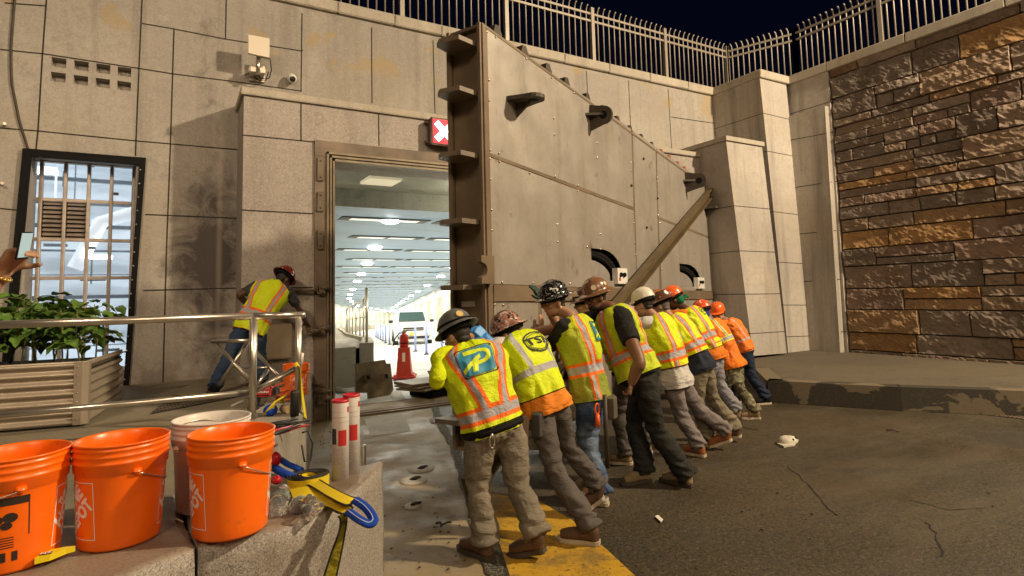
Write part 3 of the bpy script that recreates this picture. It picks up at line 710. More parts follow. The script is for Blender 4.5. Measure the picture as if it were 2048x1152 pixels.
# lower panels below the beam
for q in ([(987, 604), (1075, 606), (1075, 900), (990, 905)], [(1082, 606), (1250, 606), (1250, 800), (1082, 860)], [(1258, 602), (1431, 600), (1440, 700), (1258, 760)]): gpoly('lower_panel', q, .001, .006, GC, GATE)
# recess behind openings
for Wd in (W1, W2_):
    a, b = Wd[0], Wd[2]; mb = MB(); e = .15
    gquad(mb, [(a[0] - e, b[1] - e), (b[0] + e, b[1] - e), (b[0] + e, a[1] + e), (a[0] - e, a[1] + e)], -.3, -.02)
    S = MB(); cx, cz = a[0], b[1]; w_ = (b[0] - a[0]); h_ = a[1] - b[1]
    pts = [(cx, cz)] + [(cx + w_ * .72 * math.sin(t / 10 * math.pi / 2), cz + h_ * .66 * math.cos(t / 10 * math.pi / 2)) for t in range(11)]
    S.prism([gw(u, z, -.08) for u, z in pts], GN * .03)
    H = MB()
    for q, rr_ in ((.80, .03), (.88, .03), (.95, .022)):
        H.tube([gw(cx + w_ * q * math.sin(t / 12 * math.pi / 2), cz + h_ * (.1 + (q - .08) * math.cos(t / 12 * math.pi / 2)), -.06) for t in range(13)], rr_, 8)
    mb.build('recess', C_black, GATE); S.build('sheave_cover', plain('grey_cover', (.33, .3, .28), .45, .2), GATE); H.build('cable_bundle', C_black, GATE)
    Bx = MB(); u0_ = b[0] - w_ * .3; gquad(Bx, [(u0_, b[1] - .04), (b[0] + .04, b[1] - .04), (b[0] + .04, b[1] + h_ * .42), (u0_, b[1] + h_ * .42)], -.02, .08)
    ob = Bx.build('terminal_box', C_white, GATE); K = MB()
    for q in (.3, .7): K.prism([gw(u0_ + (b[0] - u0_) * q + .03 * math.cos(t), b[1] + h_ * .2 + .03 * math.sin(t), .06) for t in [i * .785 for i in range(8)]], GN * .03)
    K.build('knob', C_black, ob)
    R_ = MB(); gquad(R_, [(u0_ + .04, b[1] + .0), (u0_ + .09, b[1]), (u0_ + .09, b[1] + .045), (u0_ + .04, b[1] + .045)], .061, .003); R_.build('red_label', Mat('red_mark', (.5, .04, .03), .5).m, ob)
# horizontal beam
mb = MB(); q = [gl_(984, 570), gl_(1430, 583), gl_(1430, 598), gl_(984, 603)]
gquad(mb, q, .0015, .022); mb.build('beam', GS, GATE)
mb = MB(); a = gl_(962, 300); gquad(mb, [(0, GB), (.075, GB), (.075, zTL - .05), (0, zTL - .02)], .0012, .015); mb.build('edge_flange', GS, GATE)
# seams frame between panels
mb = MB()
for p_, q_ in ((z5((236, 573), (774, 776))), (z5((867, 811), (1062, 886)))):
    a, b = gl_(*p_), gl_(*q_); gquad(mb, [(a[0], a[1] - .02), (b[0], b[1] - .02), (b[0], b[1] + .02), (a[0], a[1] + .02)], .001, .005)
mb.build('seam_bar', GS, GATE)
# bolts
bp = [(230, 118), (262, 138), (376, 218), (470, 289), (553, 345), (639, 410), (237, 298), (238, 374), (478, 440), (480, 500), (640, 530), (639, 586), (242, 559), (274, 570), (240, 590), (276, 601), (483, 656), (388, 644), (567, 708), (567, 690), (243, 666), (247, 780), (248, 856), (490, 833), (492, 898), (652, 870), (652, 926), (252, 968), (253, 1048), (286, 1050), (402, 1052), (538, 1054), (765, 604), (766, 634), (770, 745), (772, 790), (776, 830), (779, 904), (782, 948), (862, 660), (862, 675), (867, 800), (873, 830), (877, 970), (880, 1000), (258, 1132), (290, 1134), (812, 590), (602, 918), (940, 950), (1000, 940), (963, 634), (1066, 990)]
for x, y in bp: MB().ball(gp(850 + x / 1.859, y / 1.859, .008), .0145, 8, 4).build('bolt_head', C_ss, GATE)
for x, y in ((767, 690), (864, 737), (812, 590), (824, 846)): MB().ball(gp(850 + x / 1.859, y / 1.859, .012), (.022, .03, .022), 8, 4).build('clip', C_dsteel, GATE)
# pad eyes
def padeye(px, py, horiz, L=.34, w_=.15):
    c = gp(px, py); mb = MB(); t_ = .04
    ax = GU if horiz else V3((0, 0, 1)); nrm = V3((0, 0, 1)) if horiz else GU
    pts = [(-w_ * 1.15, 0), (w_ * 1.15, 0), (w_ * .8, L * .6)] + [(w_ * .8 * math.cos(a), L * .66 + w_ * .8 * math.sin(a)) for a in [i * math.pi / 8 for i in range(1, 8)]] + [(-w_ * .8, L * .6)]
    mb.prism([c + ax * u + GN * v - nrm * t_ / 2 for u, v in pts], nrm * t_)
    mb.prism([c + ax * (w_ * .35 * math.cos(a)) + GN * (L * .66 + w_ * .35 * math.sin(a)) - nrm * (t_ / 2 + .003) for a in [i * math.pi / 6 for i in range(12)]], nrm * (t_ + .006), mi=1)
    mb.prism([c - nrm * .16, c - nrm * .02 , c + GN * .2 - nrm * .02], ax * .03)
    mb.build('pad_eye', [C_dsteel, C_black], GATE)
padeye(1030, 205, True); padeye(1180, 236, False, .3, .15); padeye(1370, 365, False, .4, .17); padeye(1410, 417, True, .3, .1)
# C hook on the near edge
c = gp(968, 540); mb = MB(); pts = []
for i in range(9): a = math.pi * (.5 + i / 8); pts.append((.085 + .06 * math.cos(a) + .02, .06 * math.sin(a)))
out = [(.13, .13), (-.07, .13), (-.07, -.13), (.13, -.13), (.13, -.07)] + [(.10 + .06 * math.cos(math.pi * (1.5 - i / 8)), .06 * math.sin(math.pi * (1.5 - i / 8))) for i in range(9)] + [(.13, .07)]
mb.prism([c + GU * -u + V3((0, 0, z)) + GN * .02 for u, z in out], GN * .05); mb.build('hook_plate', GS, GATE)
# lugs along the sloping top edge
RED = plain('red_oxide', (.4, .06, .02), .5)
for i, (x, y) in enumerate([(300, 128), (400, 205), (487, 270), (555, 318), (632, 376), (690, 418), (742, 458), (788, 492), (830, 524), (868, 551), (903, 578), (932, 600), (962, 622), (987, 641)]):
    u = gl_(850 + x / 1.859, y / 1.859 + 4)[0]; mb = MB(); z = ztop(u)
    mb.prism([gw(u - .07, z - .03, -.1), gw(u + .09, z - .03, -.1), gw(u + .08, z + .12, -.1), gw(u + .03, z + .2, -.1), gw(u - .04, z + .19, -.1), gw(u - .07, z + .1, -.1)], GN * -.14)
    mb.build('top_lug', RED if i >= 10 else C_dsteel, GATE)
# tag plate and stencil on the end channel
def endp(u_px, y_px, off=.051):   # plane of the end web
    return onp(u_px, y_px, GF + GU * (off - .004), GU)
TP = MB(); a = [endp(923, 603), endp(950, 602), endp(950, 613), endp(924, 614)]; TP.prism(a, -GU * .006); TP.build('tag_plate', C_white, GATE)
c0 = endp(944, 641, .05); TX = MB()
for s_, dz in (('1-13', .0), ('E-5037', -.045)): text_faces(TX, s_, .05, lambda x, y: c0 + GV * -x * -1 * -1 + V3((0, 0, y + dz)), bold=.03)
TX.build('stencil_lettering', plain('stencil_dark', (.03, .02, .015), .6), GATE)
# brace leaning on the gate
pa = gp(1417, 386, .06); pb = gp(1247, 590, .1); pc = pa + (pb - pa) * 1.75
ax = (pc - pa).normalized(); sd = ax.cross(GN).normalized()
BR = plain('olive_brace_paint', (.125, .09, .045), .5, .1, .2, 3)
mb = MB()
for w0, w1, d0, d1 in ((-.09, .09, 0, .02), (-.09, -.07, .02, .1), (.07, .09, .02, .1), (-.035, .035, .02, .05)):
    mb.prism([pa + sd * w0 + GN * d0, pa + sd * w1 + GN * d0, pa + sd * w1 + GN * d1, pa + sd * w0 + GN * d1], pc - pa)
mb.build('brace', BR, label='long olive steel channel leaning diagonally across the flood gate', cat='brace')
# bracket at far edge
mb = MB(); c = gp(1436, 583); mb.box((-.05, -.02, -.13), (.08, .08, .13), M=Matrix.Translation(c)); mb.build('hinge_bracket', C_dsteel, GATE)
# ================================================================== lane signal
p = atY(883, 262, YS - .18); t = thing('lane_signal', p, 'square lane signal glowing with a white and red X above the mouth', 'signal')
a, b = atY(862, 233, YS - .2), atY(862, 288, YS - .2); h = abs(a.z - b.z); x0 = a.x; zc = (a.z + b.z) / 2
mb = MB(); mb.box((x0, YS - .2, b.z), (x0 + h, YS - .03, a.z), bev=.015); mb.build('housing', plain('signal_housing', (.12, .05, .04), .5), t)
m = Mat('signal_face_red', (.12, .0, .004), .5).glow((1, .005, .03), 1.5)
MB().box((x0 + .03, YS - .206, b.z + .03), (x0 + h - .03, YS - .2, a.z - .03)).build('lens', m.m, t)
mb = MB(); s_ = h * .31
for sg in (1, -1):
    d = V3((s_, 0, s_ * sg)); n_ = V3((-sg * .035, 0, .035)); c = V3((x0 + h / 2, YS - .211, zc))
    mb.prism([c - d - n_, c + d - n_, c + d + n_, c - d + n_], (0, -.004, 0))
mb.build('cross_mark', Mat('signal_cross', (1, 1, 1)).glow((1, .72, .72), 4).m, t)
mb = MB(); 
for z in (a.z - .06, b.z + .06): mb.box((x0 - .05, YS - .1, z - .02), (x0 + .1, YS - .03, z + .02))
mb.build('bracket', C_steel, t)
# ================================================================== antenna box + dome camera + cable
c = atY(518, 93, YM - .42); a = atY(497, 70, YM - .42); b = atY(538, 116, YM - .42)
t = thing('antenna_panel', c, 'square cream antenna panel on a pole bracket high on the wall', 'antenna')
q = [atY(*p, YM - .42) for p in ((497, 69), (539, 77), (539, 115), (497, 106))]
mb = MB(); mb.prism(q, (0, .05, 0)); mb.build('panel', Mat('cream_plastic', (.74, .66, .54), .4).m, t)
mb = MB(); pt = atY(517, 112, YM - .3); pb_ = atY(516, 148, YM - .3); mb.tube([pt, pb_], .03); mb.box((pb_.x - .1, YM - .3, pb_.z + .03), (pb_.x + .1, YM - .02, pb_.z + .1)); mb.box((pb_.x - .1, YM - .06, pb_.z - .02), (pb_.x + .12, YM - .001, pb_.z + .22)); mb.build('pole_bracket', C_ss, t)
mb = MB(); P = [atY(x, y, YM - .2) for x, y in ((518, 114), (540, 118), (543, 140), (538, 157), (524, 158), (512, 146), (505, 142))]; mb.tube(P, .008, 6); mb.tube([p + V3((-.03, .1, 0)) for p in P[2:]] + [atY(490, 150, YM - .02)], .007, 6); mb.build('cable_loop', C_black, t)
c = atY(584, 157, YM - .1); t = thing('dome_camera', c, 'small round security camera fixed to the wall right of the antenna', 'camera')
MB().lathe([(.0, -.09), (.035, -.085), (.06, -.05), (.07, 0), (.07, .04)], c, 20, M=Matrix.Rotation(R(-60), 3, 'X')).build('housing', C_white, t)
MB().ball(c + V3((-.0, -.06, -.03)), .045, 14, 10).build('dome', Mat('smoked_dome', (.02, .02, .02), .05).m, t)
mb = MB(); P = [atY(x, y, YM - .015) for x, y in ((28, -60), (29, 0), (22, 90), (22, 137), (24, 170), (38, 240), (55, 295), (75, 322))]; mb.tube(P, .014, 6); mb.build('wall_cable', C_dsteel, label='loose dark cable hanging down the wall above the window', cat='cable')
for i, (x, y) in enumerate(((9, 251), (4, 369))):
    c = atY(x, y, YM); tag(MB().tube([c, c + V3((.02, -.1, 0))], .018, 8).build('wall_stud', C_ss), ['short metal stud sticking out of the wall left of the vents', 'short metal stud sticking out of the wall left of the window'][i], 'stud')
# cabinet on the portal wall behind the worker
t = thing('wall_cabinet', atY(550, 690, YS), 'flat beige metal cabinet mounted low on the granite facing', 'cabinet')
a, b = atY(497, 650, YS - .14), atY(584, 716, YS - .14); mb = MB(); mb.box((a.x, YS - .14, b.z), (b.x, YS, a.z), bev=.01); mb.build('box', plain('cabinet_beige', (.5, .42, .3), .4, .1, .08), t)
MB().box((a.x + .03, YS - .146, b.z + .03), (b.x - .03, YS - .141, a.z - .03)).build('door', plain('cabinet_door', (.52, .44, .32), .4, .1, .08), t)
MB().tube([(b.x - .3, YS - .1, b.z), (b.x - .3, YS - .1, b.z - .12), (b.x - .25, YS - .1, b.z - .12), (b.x - .25, YS - .1, b.z)], .008, 6).build('padlock', C_steel, t)
# ================================================================== right buttresses and stone wall
PIL = thing('buttress_wall', (11, 7.9, .3), 'stepped pale concrete buttress wall between the portal and stone wall', 'wall')
def slab(name, face, depth, mat=C_pil, parent=PIL):   # face polygon pushed back by depth vector
    mb = MB(); mb.prism(face, depth); return mb.build(name, mat, parent)
XA = 11.01
# tall pier behind (front face + dark side)
f = [atY(1519, 152, 7.9), atY(1572, 167, 7.9), atZ(1627, 704, .29), atZ(1580, 706, .29)]
f[2].y = f[3].y = 7.72; 
f[2] = atY(1627, 706, 7.72); f[3] = atY(1577, 709, 7.72)
P1 = slab('pier', f, (0, 1.35, 0))
mb = MB(); mb.box((XA - .05, 7.84, 6.27), (11.98, 9.3, 6.45), bev=.012); mb.build('pier_coping', C_cope, PIL)
# low buttress
f2 = [atY(1452, 281, 7.62), atY(1524, 293, 7.62), atY(1574, 706, 7.5), atY(1506, 712, 7.5)]
slab('low_buttress', f2, (0, 1.7, 0))
mb = MB(); q = [f2[0] + V3((-.04, -.04, 0)), f2[1] + V3((.03, -.04, 0)), f2[1] + V3((.03, 1.65, 0)), f2[0] + V3((-.04, 1.65, 0))]; mb.prism(q, (0, 0, .09)); mb.build('buttress_cap', C_cope, PIL)
# return wall beside the stone wall
XR = 12.02
g1 = [V3((XR, 9.2, .25)), V3((XR, 6.98, .25)), V3((XR, 6.98, 6.27)), V3((XR, 9.2, 6.27))]
slab('return_wall', g1, (.6, 0, 0))
yb = atX(1650, 215, XR - .12).y; zt_ = atX(1648, 212, XR - .12).z
g2 = [V3((XR - .12, 7.9, .25)), V3((XR - .2, yb, .25)), V3((XR - .12, yb, zt_)), V3((XR - .12, 7.9, zt_))]
slab('raised_slab', g2, (.15, 0, 0))
mb = MB()
def jx(mb, pts, X, w_=.014):
    P = [atX(x, y, X) for x, y in pts]
    for a, b in zip(P, P[1:]): d = (b - a).normalized(); s_ = d.cross(V3((1, 0, 0))) * w_ / 2; mb.poly([a + s_ + V3((-.003, 0, 0)), b + s_ + V3((-.003, 0, 0)), b - s_ + V3((-.003, 0, 0)), a - s_ + V3((-.003, 0, 0))])
def lp(f, t, s): return f[0].lerp(f[3], t).lerp(f[1].lerp(f[2], t), s)
def facej(f, ts, push=V3((0, -.004, 0)), w_=.012):
    for t_ in ts:
        a, b = lp(f, t_, 0) + push, lp(f, t_, 1) + push; mb.poly([a + V3((0, 0, w_)), b + V3((0, 0, w_)), b, a])
facej(f, (.14, .28, .50, .68, .83 , .94)); facej(f2, (.31, .52, .72, .90))
for t_ in (.14, .28, .5, .68, .83):   # side of the pier
    a = f[0].lerp(f[3], t_) + V3((-.004, 0, 0)); mb.poly([a, a + V3((0, 1.35, 0)), a + V3((0, 1.35, .012)), a + V3((0, 0, .012))])
for t_ in (.31, .52, .72, .9):
    a = f2[0].lerp(f2[3], t_) + V3((-.004, 0, 0)); mb.poly([a, a + V3((0, 1.65, 0)), a + V3((0, 1.65, .012)), a + V3((0, 0, .012))])
jx(mb, [(1580, 228), (1672, 200)], XR)
for a, b in (((1577, 281), (1672, 262)), ((1590, 375), (1686, 360)), ((1598, 468), (1690, 459)), ((1608, 563), (1696, 557)), ((1620, 665), (1706, 663))):
    jx(mb, [a, (1652 + (a[1] - 260) * .1, b[1] + (a[1] - b[1]) * .25)], XR - .124); jx(mb, [(1658 + (a[1] - 260) * .1, b[1] + (a[1] - b[1]) * .2), b], XR)
mb.build('joint_strip', C_joint, PIL)
# stone wall
SW = thing('stone_wall', (12.1, 6.9, .3), 'rough coursed brownstone retaining wall with irregular long blocks', 'wall')
SX = 12.08; rs = random.Random(21)
vcol = []; mb = MB()
PALS = [(.2, .15, .11), (.19, .15, .12), (.18, .15, .13), (.22, .175, .135), (.15, .125, .105), (.23, .155, .09), (.21, .175, .15), (.19, .14, .115), (.17, .145, .125)]
def stone(y0, y1, z0, z1):
    g_ = .006; L_, H_ = y1 - y0 - 2 * g_, z1 - z0 - 2 * g_; nu = max(2, int(L_ / .045)); nv = max(2, int(H_ / .04)); b = len(mb.v)
    us = [0, .009 / L_] + [i / nu for i in range(1, nu)] + [1 - .009 / L_, 1]; vs = [0, .009 / H_] + [j / nv for j in range(1, nv)] + [1 - .009 / H_, 1]
    pr = rs.uniform(.0, .05); sx_ = rs.uniform(-.03, .03); sz_ = rs.uniform(-.02, .02); sd_ = rs.random() * 90
    col = rs.choice(PALS)
    if rs.random() < .12: col = (.25, .155, .07)
    k_ = rs.uniform(1.2, 1.9); col = (col[0] * k_ * .95, col[1] * k_ * .9, col[2] * k_ * .85); NU, NV = len(us), len(vs)
    for j, v in enumerate(vs):
        for i, u in enumerate(us):
            y = y0 + g_ + L_ * u; z = z0 + g_ + H_ * v; rim = i in (0, NU - 1) or j in (0, NV - 1)
            d = pr + .02 + .035 * mn.noise(V3((y * 2.2 + z * 2 + sd_, z * 4, sd_))) + .02 * mn.noise(V3((y * 7 - z * 5, z * 9 + y * 3, sd_))) - .018 * abs(mn.noise(V3((y * 5 + z * 7, z * 6, sd_ + 9)))) + .018 * mn.noise(V3((y * 24, z * 28, sd_))) + sx_ * (u - .5) + sz_ * (v - .5)
            wob = .007 * mn.noise(V3((y * 7, z * 7, 3.3)))
            mb.v.append(V3((SX - (d if not rim else -.045), y + (wob if i < 2 or i > NU - 3 else 0), z + (wob if j < 2 or j > NV - 3 else 0)))); vcol.append(col)
    for j in range(NV - 1):
        for i in range(NU - 1): a = b + j * NU + i; mb.face((a, a + NU, a + NU + 1, a + 1), False)
z = .1
ZT = 6.3
while z < ZT:
    h = rs.choice((.16, .26, .3, .36, .42, .46)); h = min(h, ZT - z) if ZT - z > h + .12 else ZT - z
    y = 6.95
    while y > -7:
        L_ = rs.uniform(.55, 1.6) if y > -1 else rs.uniform(1.2, 2.4); y2 = y - L_
        if rs.random() < .33 and h > .28:
            sp = rs.uniform(.4, .62) * h; ym = y - L_ * rs.uniform(.35, .65)
            stone(y2, y, z, z + sp) if rs.random() < .5 else (stone(ym, y, z, z + sp), stone(y2, ym, z, z + sp)); stone(y2, y, z + sp, z + h)
        else: stone(y2, y, z, z + h)
        y = y2
    z += h
m = Mat('brownstone', (.3, .2, .13), .75, 0, .35); m.attr()
m.mix(m.ramp(m.noise(1.1, 5, .6), .5, .7) * .5, (.06, .045, .035)); m.mix(m.ramp(m.noise(5, 5, .7, (1, 1, 2.4)), .5, .7) * .45, (.1, .07, .05))
m.mix(m.ramp(m.noise(2.5, 6, .75, (3, 3, .5)), .62, .72) * .35, (.5, .42, .34)); m.mix(m.ramp(m.noise(2.2, 3, .5), .6, .75) * .25, (.3, .16, .09))
m.bump(m.noise(14, 6, .8, (1, 1, 1.8)), 1.0, .04); m.bump(m.noise(90, 3, .8), .4, .005)
me = mb.mesh('blocks'); me.materials.append(m.m); ca = me.color_attributes.new('Col', 'FLOAT_COLOR', 'POINT')
ca.data.foreach_set('color', [q for c in vcol for q in (*c, 1)])
o = bpy.data.objects.new('blocks', me); COL.objects.link(o); o.parent = SW; o.location = -wloc(SW)
MB().box((SX + .03, -8, 0), (SX + .5, 6.97, ZT)).build('mortar_backing', plain('dark_mortar', (.06, .045, .033), .9), SW)
mb = MB(); ys = [9.3, 7.9, 6.98] + [6.98 - 1.55 * k for k in range(1, 10)]
for a, b in zip(ys[1:], ys[2:]): mb.box((XR - .06, b + .004, 6.27), (XR + .6, a - .004, 6.46), bev=.012)
mb.build('coping', C_cope, SW)
# ================================================================== fences
FM = plain('beige_fence_paint', (.34, .3, .245), .45, .2, .1, 4)
def fence(a, b, n_pan, h, face, lab, skip=0, npk=18):
    t = thing('picket_fence', a, lab, 'fence'); L_ = b - a; d = L_.normalized(); f_ = V3(face)
    for i in range(n_pan + 1):
        p = a + L_ * i / n_pan; MB().box((-.04, -.04, 0), (.04, .04, h + .08), M=Matrix.Translation(p)).build('post', FM, t)
    for i in range(n_pan):
        p = a + L_ * i / n_pan; q = a + L_ * (i + 1) / n_pan; mb = MB()
        for z in (h - .08, h - .24): mb.prism([p + V3((0, 0, z)) - f_ * .02, p + V3((0, 0, z)) + f_ * .02, p + V3((0, 0, z + .045)) + f_ * .02, p + V3((0, 0, z + .045)) - f_ * .02], q - p)
        mb.prism([p + V3((0, 0, .1)) - f_ * .02, p + V3((0, 0, .1)) + f_ * .02, p + V3((0, 0, .14)) + f_ * .02, p + V3((0, 0, .14)) - f_ * .02], q - p)
        for k in range(1, npk):
            c = p.lerp(q, k / npk); z0 = .02
            pts = [c + V3((0, 0, z0)), c + V3((0, 0, h * .8)), c + V3((0, 0, h - .04)), c + V3((0, 0, h + .02)) + f_ * .012, c + V3((0, 0, h + .07)) + f_ * .035, c + V3((0, 0, h + .1)) + f_ * .075]
            mb.tube(pts, .0155, 6)
        mb.build('panel', FM, t)
    return t
YF = YM + .25; FH = 1.22
ca_ = V3((11.6, YF, 6.47))
n1 = 10; cp = atY(1455, 150, YF); ca_.x = cp.x
sp = (atY(1325, 150, YF).x - atY(1178, 120, YF).x)
fence(ca_ - V3((sp * n1, 0, 0)), ca_, n1, FH, (0, -1, 0), 'tall beige picket fence with curved tops along the portal wall coping', npk=14)
XF = ca_.x + .0
ypost = [atX(1563, 160, XF + .6).y]
fence(V3((XF + .02, YF, 6.47)), V3((XF + .62, 8.0 , 6.47)), 1, FH, (-1, 0, 0), 'short beige picket fence bay turning the corner above the pier', npk=12)
fence(V3((XF + .62, 8.0, 6.47)), V3((XF + .62, 8.0 - 1.9 * 6, 6.47)), 6, FH, (-1, 0, 0), 'tall beige picket fence with curved tops above the stone wall', npk=14)
# ================================================================== people
def interp(tab, x):
    if x <= tab[0][0]: return tab[0][1:]
    for a, b in zip(tab, tab[1:]):
        if x <= b[0]:
            t = (x - a[0]) / (b[0] - a[0]); t = t * t * (3 - 2 * t) * .5 + t * .5
            return tuple(a[i] + (b[i] - a[i]) * t for i in range(1, len(a)))
    return tab[-1][1:]
TORSO = [(-.14, .172, .13), (0, .178, .135), (.15, .168, .125), (.35, .166, .122), (.55, .186, .13), (.75, .21, .13), (.86, .205, .118), (.93, .15, .095), (1.0, .07, .066)]
def remesh(mb, vox, name, mat, parent, smooth=3, disp=None):
    me = mb.mesh('tmp'); ob = bpy.data.objects.new('tmp', me); COL.objects.link(ob)
    r_ = ob.modifiers.new('r', 'REMESH'); r_.mode = 'VOXEL'; r_.voxel_size = vox; r_.use_smooth_shade = True
    if smooth: s_ = ob.modifiers.new('s', 'SMOOTH'); s_.factor = .5; s_.iterations = smooth
    dg = bpy.context.evaluated_depsgraph_get(); m2 = bpy.data.meshes.new_from_object(ob.evaluated_get(dg))
    bpy.data.objects.remove(ob); bpy.data.meshes.remove(me)
    if disp:
        N = [v.normal.copy() for v in m2.vertices]
        for v, n in zip(m2.vertices, N): v.co += n * disp(v.co)
    m2.name = name; m2.materials.append(mat)
    for p in m2.polygons: p.use_smooth = True
    o = bpy.data.objects.new(name, m2); COL.objects.link(o); o.parent = parent; o.location = -wloc(parent); return o
def ik(a, b, l1, l2, hint):
    d = b - a; L = d.length
    if L > (l1 + l2) * .999:
        k = L / ((l1 + l2) * .999); l1 *= k; l2 *= k
    x = (l1 * l1 - l2 * l2 + L * L) / (2 * L); h = math.sqrt(max(0, l1 * l1 - x * x)); u = d.normalized()
    p = (hint - u * hint.dot(u)).normalized(); return a + u * x + p * h
def rig(mb, pts, rad, seg=14):
    # densified smooth tube through pts with radii
    P = []; Rr = []
    n = len(pts)
    for i in range(n - 1):
        p0 = pts[max(i - 1, 0)]; p1 = pts[i]; p2 = pts[i + 1]; p3 = pts[min(i + 2, n - 1)]
        for k in range(5):
            t = k / 5; P.append(.5 * (2 * p1 + (p2 - p0) * t + (2 * p0 - 5 * p1 + 4 * p2 - p3) * t * t + (-p0 + 3 * p1 - 3 * p2 + p3) * t ** 3)); Rr.append(rad[i] + (rad[i + 1] - rad[i]) * t)
    P.append(pts[-1]); Rr.append(rad[-1]); mb.tube(P, Rr, seg)
def frame(x, y, z, o): return Matrix(((x.x, y.x, z.x, o.x), (x.y, y.y, z.y, o.y), (x.z, y.z, z.z, o.z), (0, 0, 0, 1)))

SILV = (.40, .39, .42); ORG = (.95, .17, .012); LIME = (.66, .79, .008)
def vest_mat(name, base, edge, straps, belt, strip2=None, front=True, dirt=.25, mesh=False):
    m = Mat(name, base, .62, 0, .35); m.tc = m.nt.nodes.new('ShaderNodeUVMap'); m.tc.uv_map = 'UVMap'
    n = m.nt.nodes.new('ShaderNodeSeparateXYZ'); m.nt.links.new(m.tc.outputs[0], n.inputs[0]); u, v = Ex(m.nt, n.outputs[0]), Ex(m.nt, n.outputs[1])
    m.tc = None
    m.mix(m.ramp(m.noise(7, 5, .65), .5, .75) * dirt, dk(base, .55))
    au = ((u + .5).frac() - .5).abs()      # 0 at the middle of the back, .5 at the chest
    vb = belt[0]
    if mesh: m.mix(v.lt(belt[0]) * .85, (.2, .23, .03)); m.mix((au - .25).abs().lt(.1) * v.lt(.8) * .55, (.3, .34, .03))
    a, b, we, ws = straps
    ds = [(au - (v * b + a)).abs()]
    if front: ds.append((au - .4).abs())
    up = v.gt(vb)
    for d in ds:
        if edge: m.mix(d.lt(we) * up, edge)
    if edge: m.mix((v - belt[0]).abs().lt(belt[1]), edge)
    if strip2 and edge: m.mix((v - strip2).abs().lt(.012), edge)
    for d in ds: m.mix(d.lt(ws) * v.gt(vb), SILV)
    m.mix((v - belt[0]).abs().lt(belt[2]), SILV)
    if strip2 is not None and edge:
        m.mix((au - .12).abs().lt(we) * v.lt(vb - belt[1]) , edge); m.mix((au - .12).abs().lt(ws) * v.lt(vb - belt[1]), SILV)
    if mesh: m.mix((au - .16).abs().lt(.04) * v.lt(vb - belt[1]), edge); m.mix((au - .16).abs().lt(.02) * v.lt(vb - belt[1]), (.42, .4, .36))
    m.mix((au - .5).abs().lt(.006), dk(base, .25))
    m.bump(m.noise(8, 5, .65, dist=.6), .9, .04); m.bump(m.noise(240, 2), .25, .002)
    return m.m
def cloth(name, c, var=.25, camo=False, worn=None):
    m = Mat(name, c, .85, 0, .2)
    m.mix(m.ramp(m.noise(4, 5, .6), .42, .68) * .8, dk(c, 1 - var)); m.mix(m.ramp(m.noise(11, 4, .65), .58, .74) * .5, tuple(min(1, x * (1 + var) + .01) for x in c))
    if camo:
        m.mix(m.noise(11, 2, .5, dist=1.2).gt(.53), (.12, .1, .055)); m.mix(m.noise(14, 2, .5, (1, 1.3, 1), 1.5).gt(.59), (.045, .045, .03)); m.mix(m.noise(17, 2, .5, (1.2, 1, 1), 1).gt(.62), (.3, .27, .19))
    if worn: m.mix(m.ramp(m.noise(3, 4), .56, .68) * .7, worn)
    m.bump(m.noise(5, 4, .6, (1, 1, 1.8), .6), .8, .05); m.bump(m.noise(260, 2), .25, .002)
    return m.m
def skin(name, c):
    m = Mat(name, c, .5, 0, .45); m.p.inputs['Subsurface Weight'].default_value = .08; m.p.inputs['Subsurface Radius'].default_value = (.02, .008, .004)
    m.mix(m.ramp(m.noise(14, 3), .45, .65) * .4, (c[0] * .9, c[1] * .72, c[2] * .68)); m.bump(m.noise(120, 3), .15, .002); return m.m
def shell(name, c, rough=.28, pat=None):
    m = Mat(name, c, rough, 0, .5)
    if pat == 'black':
        m.mix(m.ramp(m.noise(22, 5, .8, dist=2), .56, .62), (.6, .6, .58)); m.mix(m.noise(9, 2, .5, dist=.5).gt(.68), (.7, .72, .7))
    elif pat == 'camo':
        m.mix(m.noise(16, 2, .5, dist=1).gt(.48), (.42, .2, .15)); m.mix(m.noise(20, 2, .5, (1, 1.5, 1), 1).gt(.57), (.04, .03, .03)); m.mix(m.noise(24, 2, .5, (1.4, 1, 1), 1).gt(.62), (.75, .7, .62))
    elif pat == 'brown':
        m.mix(m.noise(7, 2, .5, dist=.4).gt(.6), (.62, .5, .36)); m.mix(m.noise(12, 3, .6).gt(.63), (.05, .03, .02)); m.mix(m.noise(10, 1, .5).lt(.33), (.5, .16, .03))
    elif pat == 'stick':
        m.mix(m.noise(15, 1, .5).gt(.68), (.75, .75, .75)); m.mix(m.noise(17, 1, .5, (1, 1.4, 1)).gt(.7), (.05, .08, .25))
    m.mix(m.ramp(m.noise(40, 4, .8), .6, .7) * .35, dk(c, .4)); m.bump(m.noise(6, 2), .1, .01); return m.m
HAIR = plain('dark_hair', (.018, .013, .01), .6, 0, .3, 30, .6, 200, .004)
BOOTB = plain('brown_leather', (.105, .055, .03), .55, 0, .35, 9, .3, 90); BOOTT = plain('tan_suede', (.24, .17, .09), .8, 0, .3, 9, .3, 90)
BOOTR = plain('russet_leather', (.3, .1, .03), .5, 0, .3, 9, .3, 90); SOLEW = plain('pale_sole', (.5, .42, .3), .7); SOLED = plain('dark_sole', (.06, .045, .03), .8)
SNEAK = plain('white_sneaker', (.5, .48, .45), .6)
EYEW = Mat('eye_white', (.7, .68, .64), .3).m; LIP = Mat('lip', (.3, .1, .08), .5).m

